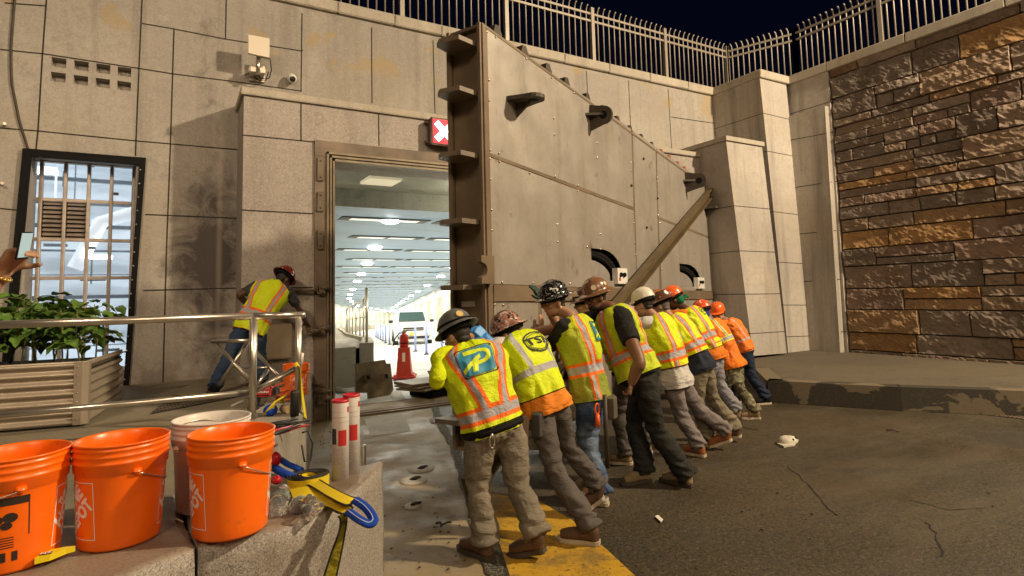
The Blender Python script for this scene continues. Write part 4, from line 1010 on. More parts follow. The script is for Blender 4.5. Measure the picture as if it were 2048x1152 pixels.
def person(P):
    PV, NK = P['pelvis'], P['neck']; up = (NK - PV).normalized()
    yh, ys = P.get('yh', -26.0), P.get('ys', P.get('yh', -26.0)); Sh = V3((math.cos(-R(yh)), math.sin(-R(yh)), 0)); Ss = V3((math.cos(-R(ys)), math.sin(-R(ys)), P.get('roll', 0))).normalized()
    B = P.get('bulk', 1.0)
    F = up.cross(Ss).normalized(); Fh = V3((math.sin(R(yh)), math.cos(R(yh)), 0))
    base = V3((PV.x, PV.y, P.get('z0', 0)))
    root = thing('person', base, P['label'], 'person', P.get('group'))
    L_ = (NK - PV).length; bul = P.get('bulge', .06); MID = PV.lerp(NK, .52) - F * bul
    def C(v): 
        if v < 0: return PV + (MID - PV) * 2 * v * .55 * 1 + V3((0, 0, 0))
        return PV * (1 - v) ** 2 + MID * 2 * v * (1 - v) + NK * v * v
    def Tn(v): v = max(0, v); return ((MID - PV) * (1 - v) + (NK - MID) * v).normalized()
    sd = rnd.random() * 50
    def S(u, v, off=0.0, fold=1.0):
        t = Tn(v); sx = Sh.lerp(Ss, min(1, max(0, v))); sx = (sx - t * sx.dot(t)).normalized(); fy = t.cross(sx)
        w_, d_ = interp(TORSO, v); th = 2 * math.pi * u; c_, s_ = math.cos(th), math.sin(th)
        pw = lambda q: math.copysign(abs(q) ** .82, q)
        dd = (d_ + off) * B * (1.0 if c_ > 0 else P.get('belly', 1.0)); ww = (w_ + off) * (B * .55 + .45)
        n = .012 * mn.noise(V3((math.cos(th) * 2.1 + sd, math.sin(th) * 2.1, v * 2.4))) + .010 * mn.noise(V3((math.cos(th) * 4 + sd, math.sin(th) * 4, v * 7)))
        n = n * fold - .016 * fold * abs(mn.noise(V3((math.cos(th) * 2.6 + sd * 2, math.sin(th) * 2.6 + v * 2.2, v * 4.5)))) + .006 * fold
        flare = off * 0
        return C(v) - fy * (pw(c_) * (dd + n)) - sx * (pw(s_) * (ww + n))      # u=.25 -> person's left
    def loft(v0, v1, off, nu, nv, fold=1.0, capb=False):
        mb = MB(); uv = []
        for j in range(nv + 1):
            for i in range(nu + 1): vv_ = v0 + (v1 - v0) * j / nv; mb.v.append(S(i / nu, vv_, off + (.03 * min(1, max(0, 1 - vv_ / .2)) if capb else 0), fold)); uv.append((i / nu, v0 + (v1 - v0) * j / nv))
        for j in range(nv):
            for i in range(nu): a = j * (nu + 1) + i; mb.face((a, a + nu + 1, a + nu + 2, a + 1), True)
        return mb, uv
    # joints
    shw = P.get('shw', .178) * (B * .4 + .6)
    cs = C(.88); shL = cs - Ss * shw + up * -.005; shR = cs + Ss * shw + up * -.005
    hpL, hpR = PV - Sh * .092 * B - up * .02, PV + Sh * .092 * B - up * .02
    feet = P['feet']; leg = []
    for hp, (toe, heel, ht) in zip((hpL, hpR), feet):
        d = (toe - heel); fl = V3((d.x, d.y, 0)).normalized(); pit = P.get('z0', 0)
        an = heel + fl * .055 + V3((0, 0, .10)) + V3((0, 0, ht)); toe2 = V3((toe.x, toe.y, toe.z)); heel2 = heel + V3((0, 0, ht))
        dist = (an - hp).length; LL = dist * P.get('straight', 1.018); kn = ik(hp, an, LL * .505, LL * .495, Fh + fl * .5); leg.append((hp, kn, an, toe2, heel2, fl))
    # ---- head
    look = P['look'].normalized(); hu = V3((0, 0, 1)) if 'hup' not in P else P['hup']; hu = (hu - look * hu.dot(look)).normalized(); hr = look.cross(hu)
    HD = P['head'] - V3((0, 0, .022)); HM = frame(hr, look, hu, HD)   # x right, y forward, z up
    b = MB()
    b.ball(HD + hu * .02, (.074, .093, .1), 20, 14, M=HM.to_3x3().to_4x4()); b.ball(HM @ V3((0, .022, -.045)), (.058, .07, .072), 16, 10, M=HM.to_3x3().to_4x4())
    b.ball(HM @ V3((0, .06, -.085)), (.03, .026, .024), 12, 8, M=HM.to_3x3().to_4x4())
    b.tube([HM @ V3((0, .085, .025)), HM @ V3((0, .114, -.014)), HM @ V3((0, .094, -.032))], [.009, .018, .013], 8)
    b.ball(HM @ V3((0, .078, .035)), (.05, .018, .012), 12, 6, M=HM.to_3x3().to_4x4())
    b.ball(HM @ V3((0, .083, -.055)), (.024, .012, .011), 10, 6, M=HM.to_3x3().to_4x4())
    for sg in (-1, 1):
        b.ball(HM @ V3((sg * .077, -.005, -.005)), (.012, .02, .033), 10, 8, M=HM.to_3x3().to_4x4()); b.ball(HM @ V3((sg * .045, .06, -.02)), (.022, .022, .02), 10, 6, M=HM.to_3x3().to_4x4())
    rig(b, [C(.9), NK + up * .0, HM @ V3((0, -.025, -.06)), HM @ V3((0, -.02, 0))], [.068, .05, .046, .05])
    rig(b, [C(.0), C(.3), C(.6), C(.9)], [.085, .08, .085, .07])
    b.tube([shL.lerp(cs, .2), cs, shR.lerp(cs, .2)], [.045, .07, .045], 12)
    for hp, kn, an, toe, heel, fl in leg: rig(b, [C(.05), hp, hp.lerp(kn, .5), kn, kn.lerp(an, .35), an], [.08, .075, .065, .05, .047, .033]); b.tube([an, an + fl * .1 - V3((0, 0, .05))], [.033, .025], 8)
    # ---- arms
    arms = []
    for k, sh in (('L', shL), ('R', shR)):
        a = P['arm' + k]; sg = -1 if k == 'L' else 1
        wr = a['wr']; el = a.get('el') or ik(sh, wr, .295, .265, a.get('hint', V3((0, 0, -1)) + Ss * sg * .7)); arms.append((sh, el, wr, a))
        br = P.get('brad', 1.0)
        rig(b, [sh, sh.lerp(el, .45), el, el.lerp(wr, .35), wr], [.05 * br, .048 * br, .038 * br, .041 * br, .026 * br])
        # hand frame
        fd_ = a.get('fdir', (wr - el)).normalized(); pn = a.get('palm', GV); pn = (pn - fd_ * pn.dot(fd_)).normalized(); side = fd_.cross(pn).normalized()
        th_s = side * (1 if a.get('thumb', 1) > 0 else -1)
        def hand(m_, g_=1.0, rt=0.0):
            m_.prism([wr + fd_ * x * g_ + side * y * g_ - pn * .013 * g_ for x, y in ((-.01, -.026), (.03, -.038), (.085, -.04), (.092, 0), (.085, .04), (.03, .036), (-.01, .026))], pn * .026 * g_)
            cl = a.get('curl', .25)
            for q, (yy, ln) in enumerate(((-.032, .062), (-.011, .076), (.011, .08), (.032, .07))):
                yy *= th_s.dot(side) ; p0 = wr + fd_ * .085 + side * yy; pts = [p0 - fd_ * .02, p0]; ang = .12; d_ = fd_
                for sgm in (.45, .32, .25): ang += cl * (1.0 if sgm < .5 else 1); d2 = fd_ * math.cos(ang) + pn * math.sin(ang); p0 = p0 + d2 * ln * sgm * g_; pts.append(p0)
                m_.tube(pts, [.0098 * g_, .0102 * g_, .0095 * g_, .0088 * g_, .0075 * g_], 8)
            t0_ = wr + fd_ * .022 + th_s * .03; dth = (fd_ * .62 + th_s * .72 + pn * (.2 + cl * .4)).normalized(); d3 = (fd_ * .95 + th_s * .15 + pn * (.2 + cl)).normalized()
            m_.tube([t0_ - dth * .02, t0_ + dth * .03, t0_ + dth * .055, t0_ + dth * .055 + d3 * .028], [.014 * g_, .0125 * g_, .0115 * g_, .009 * g_], 8)
        hand(b)
        if a.get('glove'):
            gm = MB(); hand(gm, 1.18); gm.tube([wr - fd_ * .05, wr + fd_ * .02], [.036, .034], 12); remesh(gm, .006, 'glove', a['glove'], root, 2)
    body = remesh(b, P.get('vox', .0095), 'body', P['skin'], root, 2)
    # ---- eyes, mouth
    for sg in (-1, 1):
        MB().ball(HM @ V3((sg * .031, .0795, .012)), .0115, 10, 8).build('eye', EYEW, root); MB().ball(HM @ V3((sg * .031, .0875, .012)), .006, 8, 6).build('pupil', HAIR, root)
    MB().ball(HM @ V3((0, .09, -.056)), (.022, .006, .005), 10, 6, M=HM.to_3x3().to_4x4()).build('mouth', LIP, root)
    hb = MB(); hb.ball(HM @ V3((0, -.014, .03)), (.079, .09, .098), 18, 12, M=HM.to_3x3().to_4x4()); hb.ball(HM @ V3((0, -.045, -.03)), (.062, .045, .04), 14, 8, M=HM.to_3x3().to_4x4()); hb.build('hair', P.get('hairm', HAIR), root)
    if P.get('beard'):
        q = MB(); q.ball(HM @ V3((0, .04, -.075)), (.055, .058, .045), 14, 8, M=HM.to_3x3().to_4x4()); q.ball(HM @ V3((0, .085, -.042)), (.03, .018, .01), 10, 6, M=HM.to_3x3().to_4x4()); q.build('beard', HAIR, root)
    if P.get('glasses', True):
        q = MB(); 
        for sg in (-1, 1): q.tube([HM @ V3((sg * .03 + .026 * math.cos(t), .098, .012 + .018 * math.sin(t))) for t in [i * math.pi / 5 for i in range(11)]], .0028, 5); q.tube([HM @ V3((sg * .056, .096, .018)), HM @ V3((sg * .078, .0, .01))], .003, 5)
        q.tube([HM @ V3((-.006, .1, .015)), HM @ V3((.006, .1, .015))], .003, 5)
        if P.get('shades'):
            for sg in (-1, 1): q.ball(HM @ V3((sg * .03, .096, .012)), (.026, .006, .018), 10, 6, M=HM.to_3x3().to_4x4())
        q.build('glasses', C_black, root)
    # ---- hard hat
    hat = P['hat']; tl = P.get('hatpitch', -.12); HT = HM @ Matrix.Translation((0, -.008, .07)) @ Matrix.Rotation(tl, 4, 'X')
    H3 = HT.to_3x3().to_4x4(); hc = HT.translation; q = MB(); pr = [(0, .119), (.03, .117), (.06, .107), (.086, .086), (.104, .054), (.111, .02), (.113, 0)]
    if hat['kind'] == 'full':
        q.lathe(pr + [(.118, -.005), (.135, -.012), (.149, -.02), (.151, -.025), (.142, -.022), (.114, -.012), (.106, 0)], hc, 40, M=H3, sx=.98, sy=1.16)
    else:
        q.lathe(pr + [(.113, -.006), (.116, -.012), (.106, -.01), (.103, 0)], hc, 40, M=H3, sx=.98, sy=1.16)
        n_ = 14; A_ = []; B_ = []
        for i in range(n_ + 1):
            t = math.pi * (.12 + .76 * i / n_); A_.append(HT @ V3((.108 * math.cos(t), .126 * math.sin(t), -.004))); B_.append(HT @ V3((.115 * math.cos(t), .128 * math.sin(t) + .062 * math.sin(t) ** 2, -.018)))
        q.strip(A_, B_); q.strip([p - hu * .005 for p in B_], [p - hu * .005 for p in A_]); q.strip(B_, [p - hu * .005 for p in B_])
    HATO = q.build('hard_hat', hat['mat'], root, label=hat['label'])
    rg_ = MB()
    for xo in (-.03, 0, .03): rg_.tube([HT @ V3((xo, .116 * math.cos(t) * 1.08, .12 * math.sin(t) + .0 - abs(xo) * .12)) for t in [math.pi * (.12 + .76 * i / 14) for i in range(15)]], .0055 if xo else .008, 6, flat=.9)
    rg_.build('ridge', hat['mat'], HATO)
    sb = MB(); sb.tube([HT @ V3((.096 * math.cos(t), .112 * math.sin(t), -.032)) for t in [i * math.pi / 12 for i in range(24)]], .013, 8, closed=True, flat=1.4); sb.ball(HT @ V3((0, -.118, -.034)), (.024, .016, .022), 10, 8, M=H3); sb.build('suspension', C_black, HATO)
    if hat.get('band'):
        sb = MB(); sb.tube([HT @ V3((.107 * math.cos(t), .126 * math.sin(t), .022 + .012 * math.sin(t))) for t in [i * math.pi / 14 for i in range(28)]], .009, 6, closed=True); sb.build('lamp_strap', C_black, HATO)
    if hat.get('sticker'):
        for (sa, col_, rr_) in hat['sticker']:
            p = HT @ V3((.107 * math.cos(sa), .122 * math.sin(sa), .045)); n_ = HT.to_3x3() @ V3((math.cos(sa), math.sin(sa), .35)).normalized()
            e1 = n_.cross(V3((0, 0, 1))).normalized(); e2 = n_.cross(e1); k = MB(); k.prism([p + e1 * rr_ * math.cos(t) + e2 * rr_ * math.sin(t) - n_ * .008 for t in [i * math.pi / 8 for i in range(16)]], n_ * .011); k.build('sticker', Mat('sticker', col_, .4).m, HATO)
    if hat.get('lamp'): k = MB(); k.ball(HT @ V3((0, .142, .03)), (.028, .02, .022), 10, 8, M=H3); k.build('head_lamp', C_white, HATO)
    if P.get('scarf'):
        q = MB(); q.ball(HM @ V3((0, -.06, -.02)), (.085, .065, .07), 14, 10, M=HM.to_3x3().to_4x4()); q.tube([HM @ V3((0, -.12, -.02)), HM @ V3((.03, -.16, -.0)), HM @ V3((.06, -.19, -.03))], [.02, .028, .015], 8); remesh(q, .008, 'bandana', P['scarf'], root, 1)
    # ---- shirt with sleeves
    mb, _ = loft(-.13 if P.get('untuck') else -.02, .985, 0, 48, 40, 1.5, P.get('untuck')); mb.build('shirt', P['shirt'], root)
    for (sh, el, wr, a), nm in zip(arms, 'LR'):
        q = MB(); sl = P.get('sleeve', .62); br = P.get('brad', 1.0); inn = sh.lerp(cs, .45)
        if sl <= 1: rig(q, [inn, sh + (el - sh) * .05, sh.lerp(el, .3), sh.lerp(el, sl)], [.07 * br, .076 * br, .068 * br, .062 * br])
        else: rig(q, [inn, sh + (el - sh) * .05, sh.lerp(el, .4), el, el.lerp(wr, .4), el.lerp(wr, .92)], [.068, .074, .062, .053, .05, .036])
        remesh(q, .011, 'sleeve', a.get('sleevem', P['shirt']), root, 2, lambda c: .007 * mn.noise(c * 14 + V3((sd, 0, 0))))
    # ---- vest
    VR = None
    if P.get('vest'):
        vh = P.get('hem', .12); mb, uv = loft(vh, .978, .014, 64, 46, 1.5); 
        for i in range(65): p = mb.v[i]; 
        me = mb.mesh('vest'); ul = me.uv_layers.new(name='UVMap')
        for lo in me.loops: ul.data[lo.index].uv = uv[lo.vertex_index]
        me.materials.append(P['vest']); VR = bpy.data.objects.new('vest', me); COL.objects.link(VR); VR.parent = root; VR.location = -wloc(root)
        q = MB(); q.tube([S(i / 64, vh + .003, .0145, 1.5) for i in range(64)], .0035, 5, closed=True); q.build('hem_piping', P.get('piping', C_black), VR)
        # arm hole piping
        if P.get('logo'): P['logo'](S, VR)
    # ---- belt and trousers
    if not P.get('untuck') and P.get('hem', .12) > .05: q = MB(); q.tube([S(i / 36, .03, .004, 0) for i in range(36)], .017, 6, closed=True, flat=1.3); q.build('belt', P.get('belt', C_black), root)
    q = MB(); rig(q, [C(.06), C(-.0), C(-.08)], [.1 * B, .115 * B, .1 * B]); 
    for i in range(24):
        u = i / 24; q.tube([S(u, .06, -.012, 0).lerp(C(.0), .15), S(u, -.04, -.006, 0).lerp(C(-.03), .1), S(u, -.15, -.01, 0).lerp(C(-.15), .25)], .03, 6)
    bag = P.get('bag', 1.0)
    for hp, kn, an, toe, heel, fl in leg:
        rig(q, [C(-.02).lerp(hp, .8), hp.lerp(kn, .22), hp.lerp(kn, .6), kn, kn.lerp(an, .4), kn.lerp(an, .8), an - (an - kn).normalized() * -.015],
            [.103 * B, .103 * B * .5 + .0515, .086 * bag, .074 * bag, .077 * bag, .08 * bag, .086 * bag])
    kns = [l[1] for l in leg]; ans = [l[2] for l in leg]
    def dsp(c):
        t = .012 * mn.noise(V3((c.x * 5 + sd, c.y * 5, c.z * 9))) + .005 * mn.noise(V3((c.x * 12, c.y * 12 + sd, c.z * 19))) - .016 * abs(mn.noise(V3((c.x * 7, c.y * 7 + sd, c.z * 11 + c.x * 6))))
        for k in kns:
            d = (c - k).length
            if d < .18: t += .009 * (1 - d / .18) * math.sin((c.z - k.z) * 75 + 4 * mn.noise(c * 7))
        for k in ans:
            d = (c - k).length
            if d < .24: t += .015 * (1 - d / .24) * math.sin((c.z - k.z) * 85 + 6 * mn.noise(c * 8))
        return t
    TR = remesh(q, .013, 'trousers', P['trousers'], root, 2, dsp)
    # back pockets
    for sg in (-1, 1):
        k = MB(); pts = [(.1 * sg - .045, -.0), (.1 * sg + .045, -.0), (.1 * sg + .045, -.12), (.1 * sg, -.145), (.1 * sg - .045, -.12)]
    # ---- boots
    for i, (hp, kn, an, toe, heel, fl) in enumerate(leg):
        bm_, so_ = P.get('boots', (BOOTB, SOLED)); ax = (toe - heel); L2 = max(.27, min(.31, ax.length)); ax = ax.normalized(); rt = ax.cross(V3((0, 0, 1))).normalized(); un = rt.cross(ax).normalized()
        if P.get('footc'): pass
        hl = heel; q = MB()
        def O(x, y, z): return hl + ax * x + rt * y + un * z
        pts = [(.0, -.03), (.02, -.04), (.1, -.036), (.19, -.05), (.25, -.045), (.285, -.02), (.285, .02), (.25, .045), (.19, .05), (.1, .036), (.02, .04), (0, .03)]
        k_ = L2 / .29; q.prism([O(x * k_, y, .002) for x, y in pts], un * .026)
        sobj = q
        u_ = MB(); rig(u_, [O(.05, 0, .06), O(.12 * k_, 0, .062), O(.2 * k_, 0, .05), O(.255 * k_, 0, .042)], [.046, .044, .043, .032], 12)
        rig(u_, [O(.05, 0, .05), an + (an - kn).normalized() * .01 + un * .0, an + (kn - an).normalized() * .06], [.046, .046, .046], 12)
        u_.ball(O(.04, 0, .045), (.042, .042, .04), 10, 8)
        bo = remesh(u_, .008, 'boot', bm_, root, 2); sobj.build('sole', so_, bo)
        lc = MB()
        for z_ in (0, 1, 2, 3): c = O(.1 * k_ + .022 * z_, 0, .108 - .012 * z_); lc.tube([c - rt * .028, c + un * .006, c + rt * .028], .0035, 5)
        lc.build('laces', SOLED, bo)
    for f_ in P.get('extra', []): f_(root, S, C, Sh, F, up, leg)
    return root
# ---- positioning helpers: u along the gate, v away from it
def GP(u, v, z): return GF + GU * u + GV * v + V3((0, 0, z))
def px(x, y, u): return onp(x, y, GF + GU * u, GU)
def ft(tx, ty, hx, hy, h=0.0): return (atZ(tx, ty, .0), atZ(hx, hy, .0), h)
def ftz(toe, heel, h=0.0): return (toe, heel, h)
def onGate(u, z, g=.035, **k):
    d = dict(wr=GP(u, -g - .03, z) - V3((0, 0, .07)), fdir=V3((0, 0, 1)) - GV * .15, palm=GV.copy(), curl=.08); d.update(k); return d
DOWN = V3((0, 0, -.28))
FWD = GV + DOWN
WH = lambda: None
lime1 = vest_mat('lime_vest_wide_orange', LIME, ORG, (.02, .115, .036, .016), (.2, .082, .04))
lime3 = vest_mat('lime_vest_orange_edges', (.52, .62, .015), ORG, (.085, .0, .033, .0145), (.30, .07, .036), strip2=None)
lime3m = vest_mat('lime_mesh_vest', (.55, .64, .015), ORG, (.11, .0, .036, .018), (.33, .078, .042), strip2=None, mesh=True)
lime3b = vest_mat('lime_vest_two_tier', LIME, ORG, (.085, .0, .033, .0145), (.36, .078, .038), strip2=.2)
lime2 = vest_mat('plain_lime_vest', LIME, None, (.1, .0, .026, .02), (.42, .05, .04))
limeW = vest_mat('bright_lime_vest', (.68, .8, .01), ORG, (.1, .02, .034, .016), (.25, .076, .036), strip2=None)
ORV = vest_mat('orange_vest_yellow_bands', (.85, .2, .02), (.7, .72, .05), (.1, .0, .026, .012), (.5, .055, .03))
ORS = vest_mat('orange_shirt_bands', (.82, .2, .02), None, (.085, .0, .02, .012), (.3, .03, .022))
TEAL = Mat('teal_print', (.015, .22, .36), .6).m; BLK = Mat('black_print', (.015, .015, .015), .7).m
NAVY = Mat('navy_print', (.01, .02, .06), .7).m; WHP = Mat('white_print', (.7, .7, .7), .6).m; LIMP = Mat('lime_print', LIME, .6).m
def surf(S, uc, vc, su, sv, rot=0.0, off=.02):
    c, s = math.cos(rot), math.sin(rot)
    return lambda x, y, o=0.0: S(uc - (x * c - y * s) * su, vc + (x * s + y * c) * sv, off + o, 1.5)
def grid_patch(mb, fn, inside, n=22, o=0.0, mi=0):
    for i in range(n):
        for j in range(n):
            x0, x1, y0, y1 = -1 + 2 * i / n, -1 + 2 * (i + 1) / n, -1 + 2 * j / n, -1 + 2 * (j + 1) / n
            if inside((x0 + x1) / 2, (y0 + y1) / 2): mb.poly([fn(x0, y0, o), fn(x1, y0, o), fn(x1, y1, o), fn(x0, y1, o)], mi)
def logo_P(uc, vc, su, sv, rot=0, line=False):
    def f(S, V):
        fn = surf(S, uc, vc, su, sv, rot); mb = MB()
        rr_ = lambda x, y, e: max(abs(x) - e + .22, 0) ** 2 + max(abs(y) - e + .22, 0) ** 2 < .22 ** 2 and abs(x) < e and abs(y) < e
        grid_patch(mb, fn, lambda x, y: rr_(x, y, .97) and not rr_(x, y, .9), 44); o = mb.build('logo_outline', NAVY, V)
        mb = MB(); grid_patch(mb, fn, lambda x, y: rr_(x, y, .83), 40, .001); mb.build('logo_square', TEAL, V)
        def inP(x, y):
            bowl = .3 < math.hypot(x - .12, (y - .22) * 1.05) < .52 and x > .05
            top = -.5 < x < .12 and .45 < y < .74; mid = -.1 < x < .14 and -.26 < y < -.02
            diag = abs((y + .02) - (x + .1) * .75) < .13 and -.85 < x < .2; stem = abs((x + .15) - (y + .5) * .25) < .14 and -.66 < y < -.0
            return bowl or top or mid or diag or stem
        mb = MB(); grid_patch(mb, fn, inP, 48, .0025); mb.build('logo_arrow', LIMP, V)
    return f
def logo_T(uc, vc, su, sv, txt='TST', mat=None, rot=0):
    def f(S, V):
        fn = surf(S, uc, vc, su, sv, rot); mb = MB()
        grid_patch(mb, fn, lambda x, y: (.84 < math.hypot(x, y) < .95) or (.70 < math.hypot(x, y) < .74) or (abs(math.hypot(x, y) - .79) < .03 and int(math.atan2(y, x) * 14) % 2 == 0 and y < .2) or (abs(y - .42) < .05 and abs(x) < .78 and False), 60)
        text_faces(mb, txt, .95, lambda x, y: fn(x, y + .05, .001), bold=.02); mb.build('back_emblem', mat or BLK, V)
    return f
sk1, sk2, sk3 = skin('tan_skin', (.42, .24, .15)), skin('brown_skin', (.2, .1, .055)), skin('dark_skin', (.1, .05, .028))
BLKT = cloth('black_jersey', (.022, .02, .02)); GRP = 'workers pushing the flood gate in a row'
def gateperson(**k): k.setdefault('group', GRP); return person(k)
TAN = cloth('khaki_trousers', (.19, .165, .125), .3, worn=(.3, .25, .18)); GRYT = cloth('charcoal_trousers', (.10, .088, .08), .3); JEAN = cloth('blue_jeans', (.06, .1, .19), .35, worn=(.2, .26, .34))
BLKP = cloth('black_trousers', (.028, .028, .025), .3); LGT = cloth('grey_trousers', (.19, .165, .16), .25); OLV = cloth('olive_trousers', (.21, .18, .125), .3); PGR = cloth('pale_grey_trousers', (.24, .235, .26), .25)
CAMO = cloth('camo_trousers', (.2, .19, .12), .2, camo=True); NVT = cloth('navy_trousers', (.02, .028, .055), .3)
def hook(root, S, C, Sh, F, up, leg):
    p = S(.05, .02, .03, 0); q = MB(); q.tube([p + V3((.018 * math.cos(t), 0, -.05 + .04 * math.sin(t))) for t in [i * .524 for i in range(12)]], .005, 6, closed=True); q.tube([p, p + V3((0, 0, -.03))], .008, 6); q.build('carabiner', C_ss, root)
def hammer(root, S, C, Sh, F, up, leg):
    p = S(.7, .0, .05, 0); q = MB(); q.tube([p, p + V3((.03, 0, -.38))], .014, 8); q.build('hammer_handle', plain('hickory', (.4, .22, .06), .5), root)
    q = MB(); q.prism([p + V3((-.06, -.02, .02)), p + V3((.06, -.02, .02)), p + V3((.05, -.02, -.2)), p + V3((-.05, -.02, -.2))], (0, .04, 0)); q.build('tool_pouch', plain('pouch_leather', (.1, .055, .03), .7), root)
def pouch(uu, c):
    def f(root, S, C, Sh, F, up, leg):
        p = S(uu, -.03, .035, 0); q = MB(); q.box((-.05, -.035, -.16), (.05, .035, .0), M=Matrix.Translation(p) @ Matrix.Rotation(.6, 4, 'Z')); q.box((.0, -.03, -.1), (.08, .03, .01), M=Matrix.Translation(p) @ Matrix.Rotation(.9, 4, 'Z')); remesh(q, .009, 'tool_pouch', plain('canvas_pouch', c, .8), root, 1)
    return f
def orange_clip(root, S, C, Sh, F, up, leg):
    p = S(.2, -.02, .07, 0); q = MB(); q.tube([p + V3((.02 * math.cos(t), .0, -.06 + .04 * math.sin(t))) for t in [i * .524 for i in range(12)]], .007, 6, closed=True); q.tube([p + V3((0, 0, -.1)), p + V3((0, 0, -.19))], [.016, .02], 8); q.build('orange_clip', Mat('orange_plastic', (.8, .12, .01), .4).m, root)
    q = MB(); q.tube([p + V3((.06, -.02, .04)), p + V3((.07, -.01, -.5))], .017, 8); q.build('hammer', C_dsteel, root)
# M1
gateperson(pelvis=px(988, 862, -1.22), neck=px(929, 690, -1.22), head=px(915, 667, -1.24), look=V3((-.5, 1, -.45)), yh=6, ys=4, roll=.0, bulk=1.14, hem=.07, bulge=.05,
  feet=[(atZ(909, 1093), atZ(985, 1122), 0), (atZ(1037, 1112), atZ(1092, 1122), .05)], armL=dict(wr=GP(-.72, -.16, 1.05), el=px(874, 762, -1.52), curl=.5, sleevem=cloth('lime_shirt', LIME)), armR=dict(wr=GP(-.35, -.14, 1.2), curl=.5),
  shirt=cloth('lime_shirt', (.5, .6, .02)), sleeve=1.2, vest=lime1, trousers=TAN, skin=sk1, logo=logo_P(.02, .72, .085, .16, 0), bag=1.12, extra=[hook, hammer],
  hat=dict(kind='full', mat=shell('grey_hard_hat', (.14, .15, .14)), label='scuffed grey hard hat', band=True, sticker=[(-2.0, (.7, .5, .2), .026)]), label='stooping worker in grey hard hat and lime vest with teal back logo, khaki trousers')
# M2
gateperson(pelvis=px(1092, 812, -.62), neck=px(1024, 674, -.62), head=px(1016, 665, -.62), look=V3((-.9, 1, -.4)), yh=-22, ys=-8, hem=.13, bulge=.07, bulk=1.06,
  feet=[(atZ(1112, 1080), atZ(1200, 1090), 0), (atZ(1165, 1030), atZ(1212, 1030), .12)], armL=dict(wr=px(972, 676, -.86) + GV * .0, fdir=px(955, 660, -.9) - px(975, 678, -.86), curl=.5, palm=GV, glove=Mat('blue_nitrile', (.06, .28, .7), .35).m, sleevem=cloth('white_sleeve', (.6, .58, .55))), armR=onGate(-.35, 1.3),
  shirt=cloth('orange_tee', (.8, .25, .03)), untuck=True, sleeve=1.2, vest=lime2, trousers=GRYT, skin=sk1, logo=logo_T(-.03, .73, .085, .145), boots=(BOOTB, SOLEW), extra=[pouch(.2, (.05, .045, .04)), pouch(.75, (.05, .03, .02))],
  hat=dict(kind='full', mat=shell('sticker_hard_hat', (.25, .12, .08), .25, 'camo'), label='pink and black patterned full brim hard hat'), label='worker in pink patterned hard hat, plain lime vest with round black emblem, blue glove')
# M3
gateperson(pelvis=px(1182, 795, -.14), neck=px(1140, 632, -.14), head=px(1108, 600, -.14), look=V3((-1, .18, -.16)), yh=-44, ys=-34, hem=-.03, bulge=.03, bulk=1.05,
  feet=[(atZ(1152, 985), atZ(1196, 1000), .1), (atZ(1182, 1008), atZ(1218, 1012), .0)], armL=dict(wr=px(1062, 740, -.24) + GV * .12, el=px(1088, 708, -.27), curl=.4), armR=dict(wr=px(1085, 600, .02), fdir=px(1070, 575, .0) - px(1085, 600, .02), curl=.12, palm=GV, glove=Mat('dark_green_glove', (.012, .04, .03), .7).m),
  shirt=BLKT, sleeve=.72, vest=lime3m, trousers=JEAN, skin=sk1, logo=logo_P(-.04, .73, .07, .13), boots=(SNEAK, SOLEW), extra=[pouch(.05, (.1, .085, .06)), orange_clip], piping=Mat('olive_piping', (.2, .3, .02), .6).m,
  hat=dict(kind='full', mat=shell('black_speckled_hard_hat', (.012, .012, .012), .12, 'black'), label='glossy black speckled full brim hard hat'), label='worker in glossy black speckled hard hat and jeans, gloved hand raised on gate')
# M4 hidden
gateperson(pelvis=GP(1.02, -.95, .88), neck=GP(1.02, -.62, 1.42), head=GP(1.0, -.52, 1.55), look=V3((-.8, .6, -.1)), yh=-30, hem=.1, feet=[(GP(.9, -.72, 0), GP(.96, -.98, 0), 0), (GP(1.25, -.8, 0), GP(1.32, -1.05, 0), .03)],
  armL=onGate(.85, 1.35), armR=onGate(1.2, 1.3), shirt=cloth('lime_shirt', LIME), vest=lime3, trousers=GRYT, skin=sk1, boots=(BOOTT, SOLEW),
  hat=dict(kind='full', mat=shell('dark_red_hard_hat', (.06, .015, .012), .3, 'brown'), label='dark hard hat with head lamp', lamp=True, band=True), label='half hidden worker between black hat worker and the big man in black shirt')
# M5 big man
gateperson(pelvis=px(1284, 752, .52), neck=px(1222, 614, .52), head=px(1192, 591, .48), look=V3((-1, .12, -.2)), yh=-52, ys=-66, hem=.02, bulge=.0, bulk=1.24, belly=1.12, brad=1.3,
  feet=[(atZ(1309, 958), atZ(1386, 975), 0), (atZ(1228, 974), atZ(1302, 962), 0)], armL=dict(el=px(1279, 722, .16), wr=px(1262, 768, .14), fdir=V3((-.3, .0, -1)), curl=1.05, palm=V3((-.6, .8, 0))), armR=onGate(.42, 1.32),
  shirt=BLKT, sleeve=.6, vest=lime3, trousers=BLKP, skin=sk2, beard=True, shades=True, bag=1.15, boots=(BOOTT, SOLED), piping=LIMP,
  hat=dict(kind='full', mat=shell('brown_sticker_hard_hat', (.2, .1, .05), .25, 'brown'), label='brown full brim hard hat covered in stickers', sticker=[(2.6, (.8, .7, .5), .024), (-2.6, (.75, .55, .3), .02)]), label='big bearded man in profile with brown hard hat, black shirt and trousers, fist down')
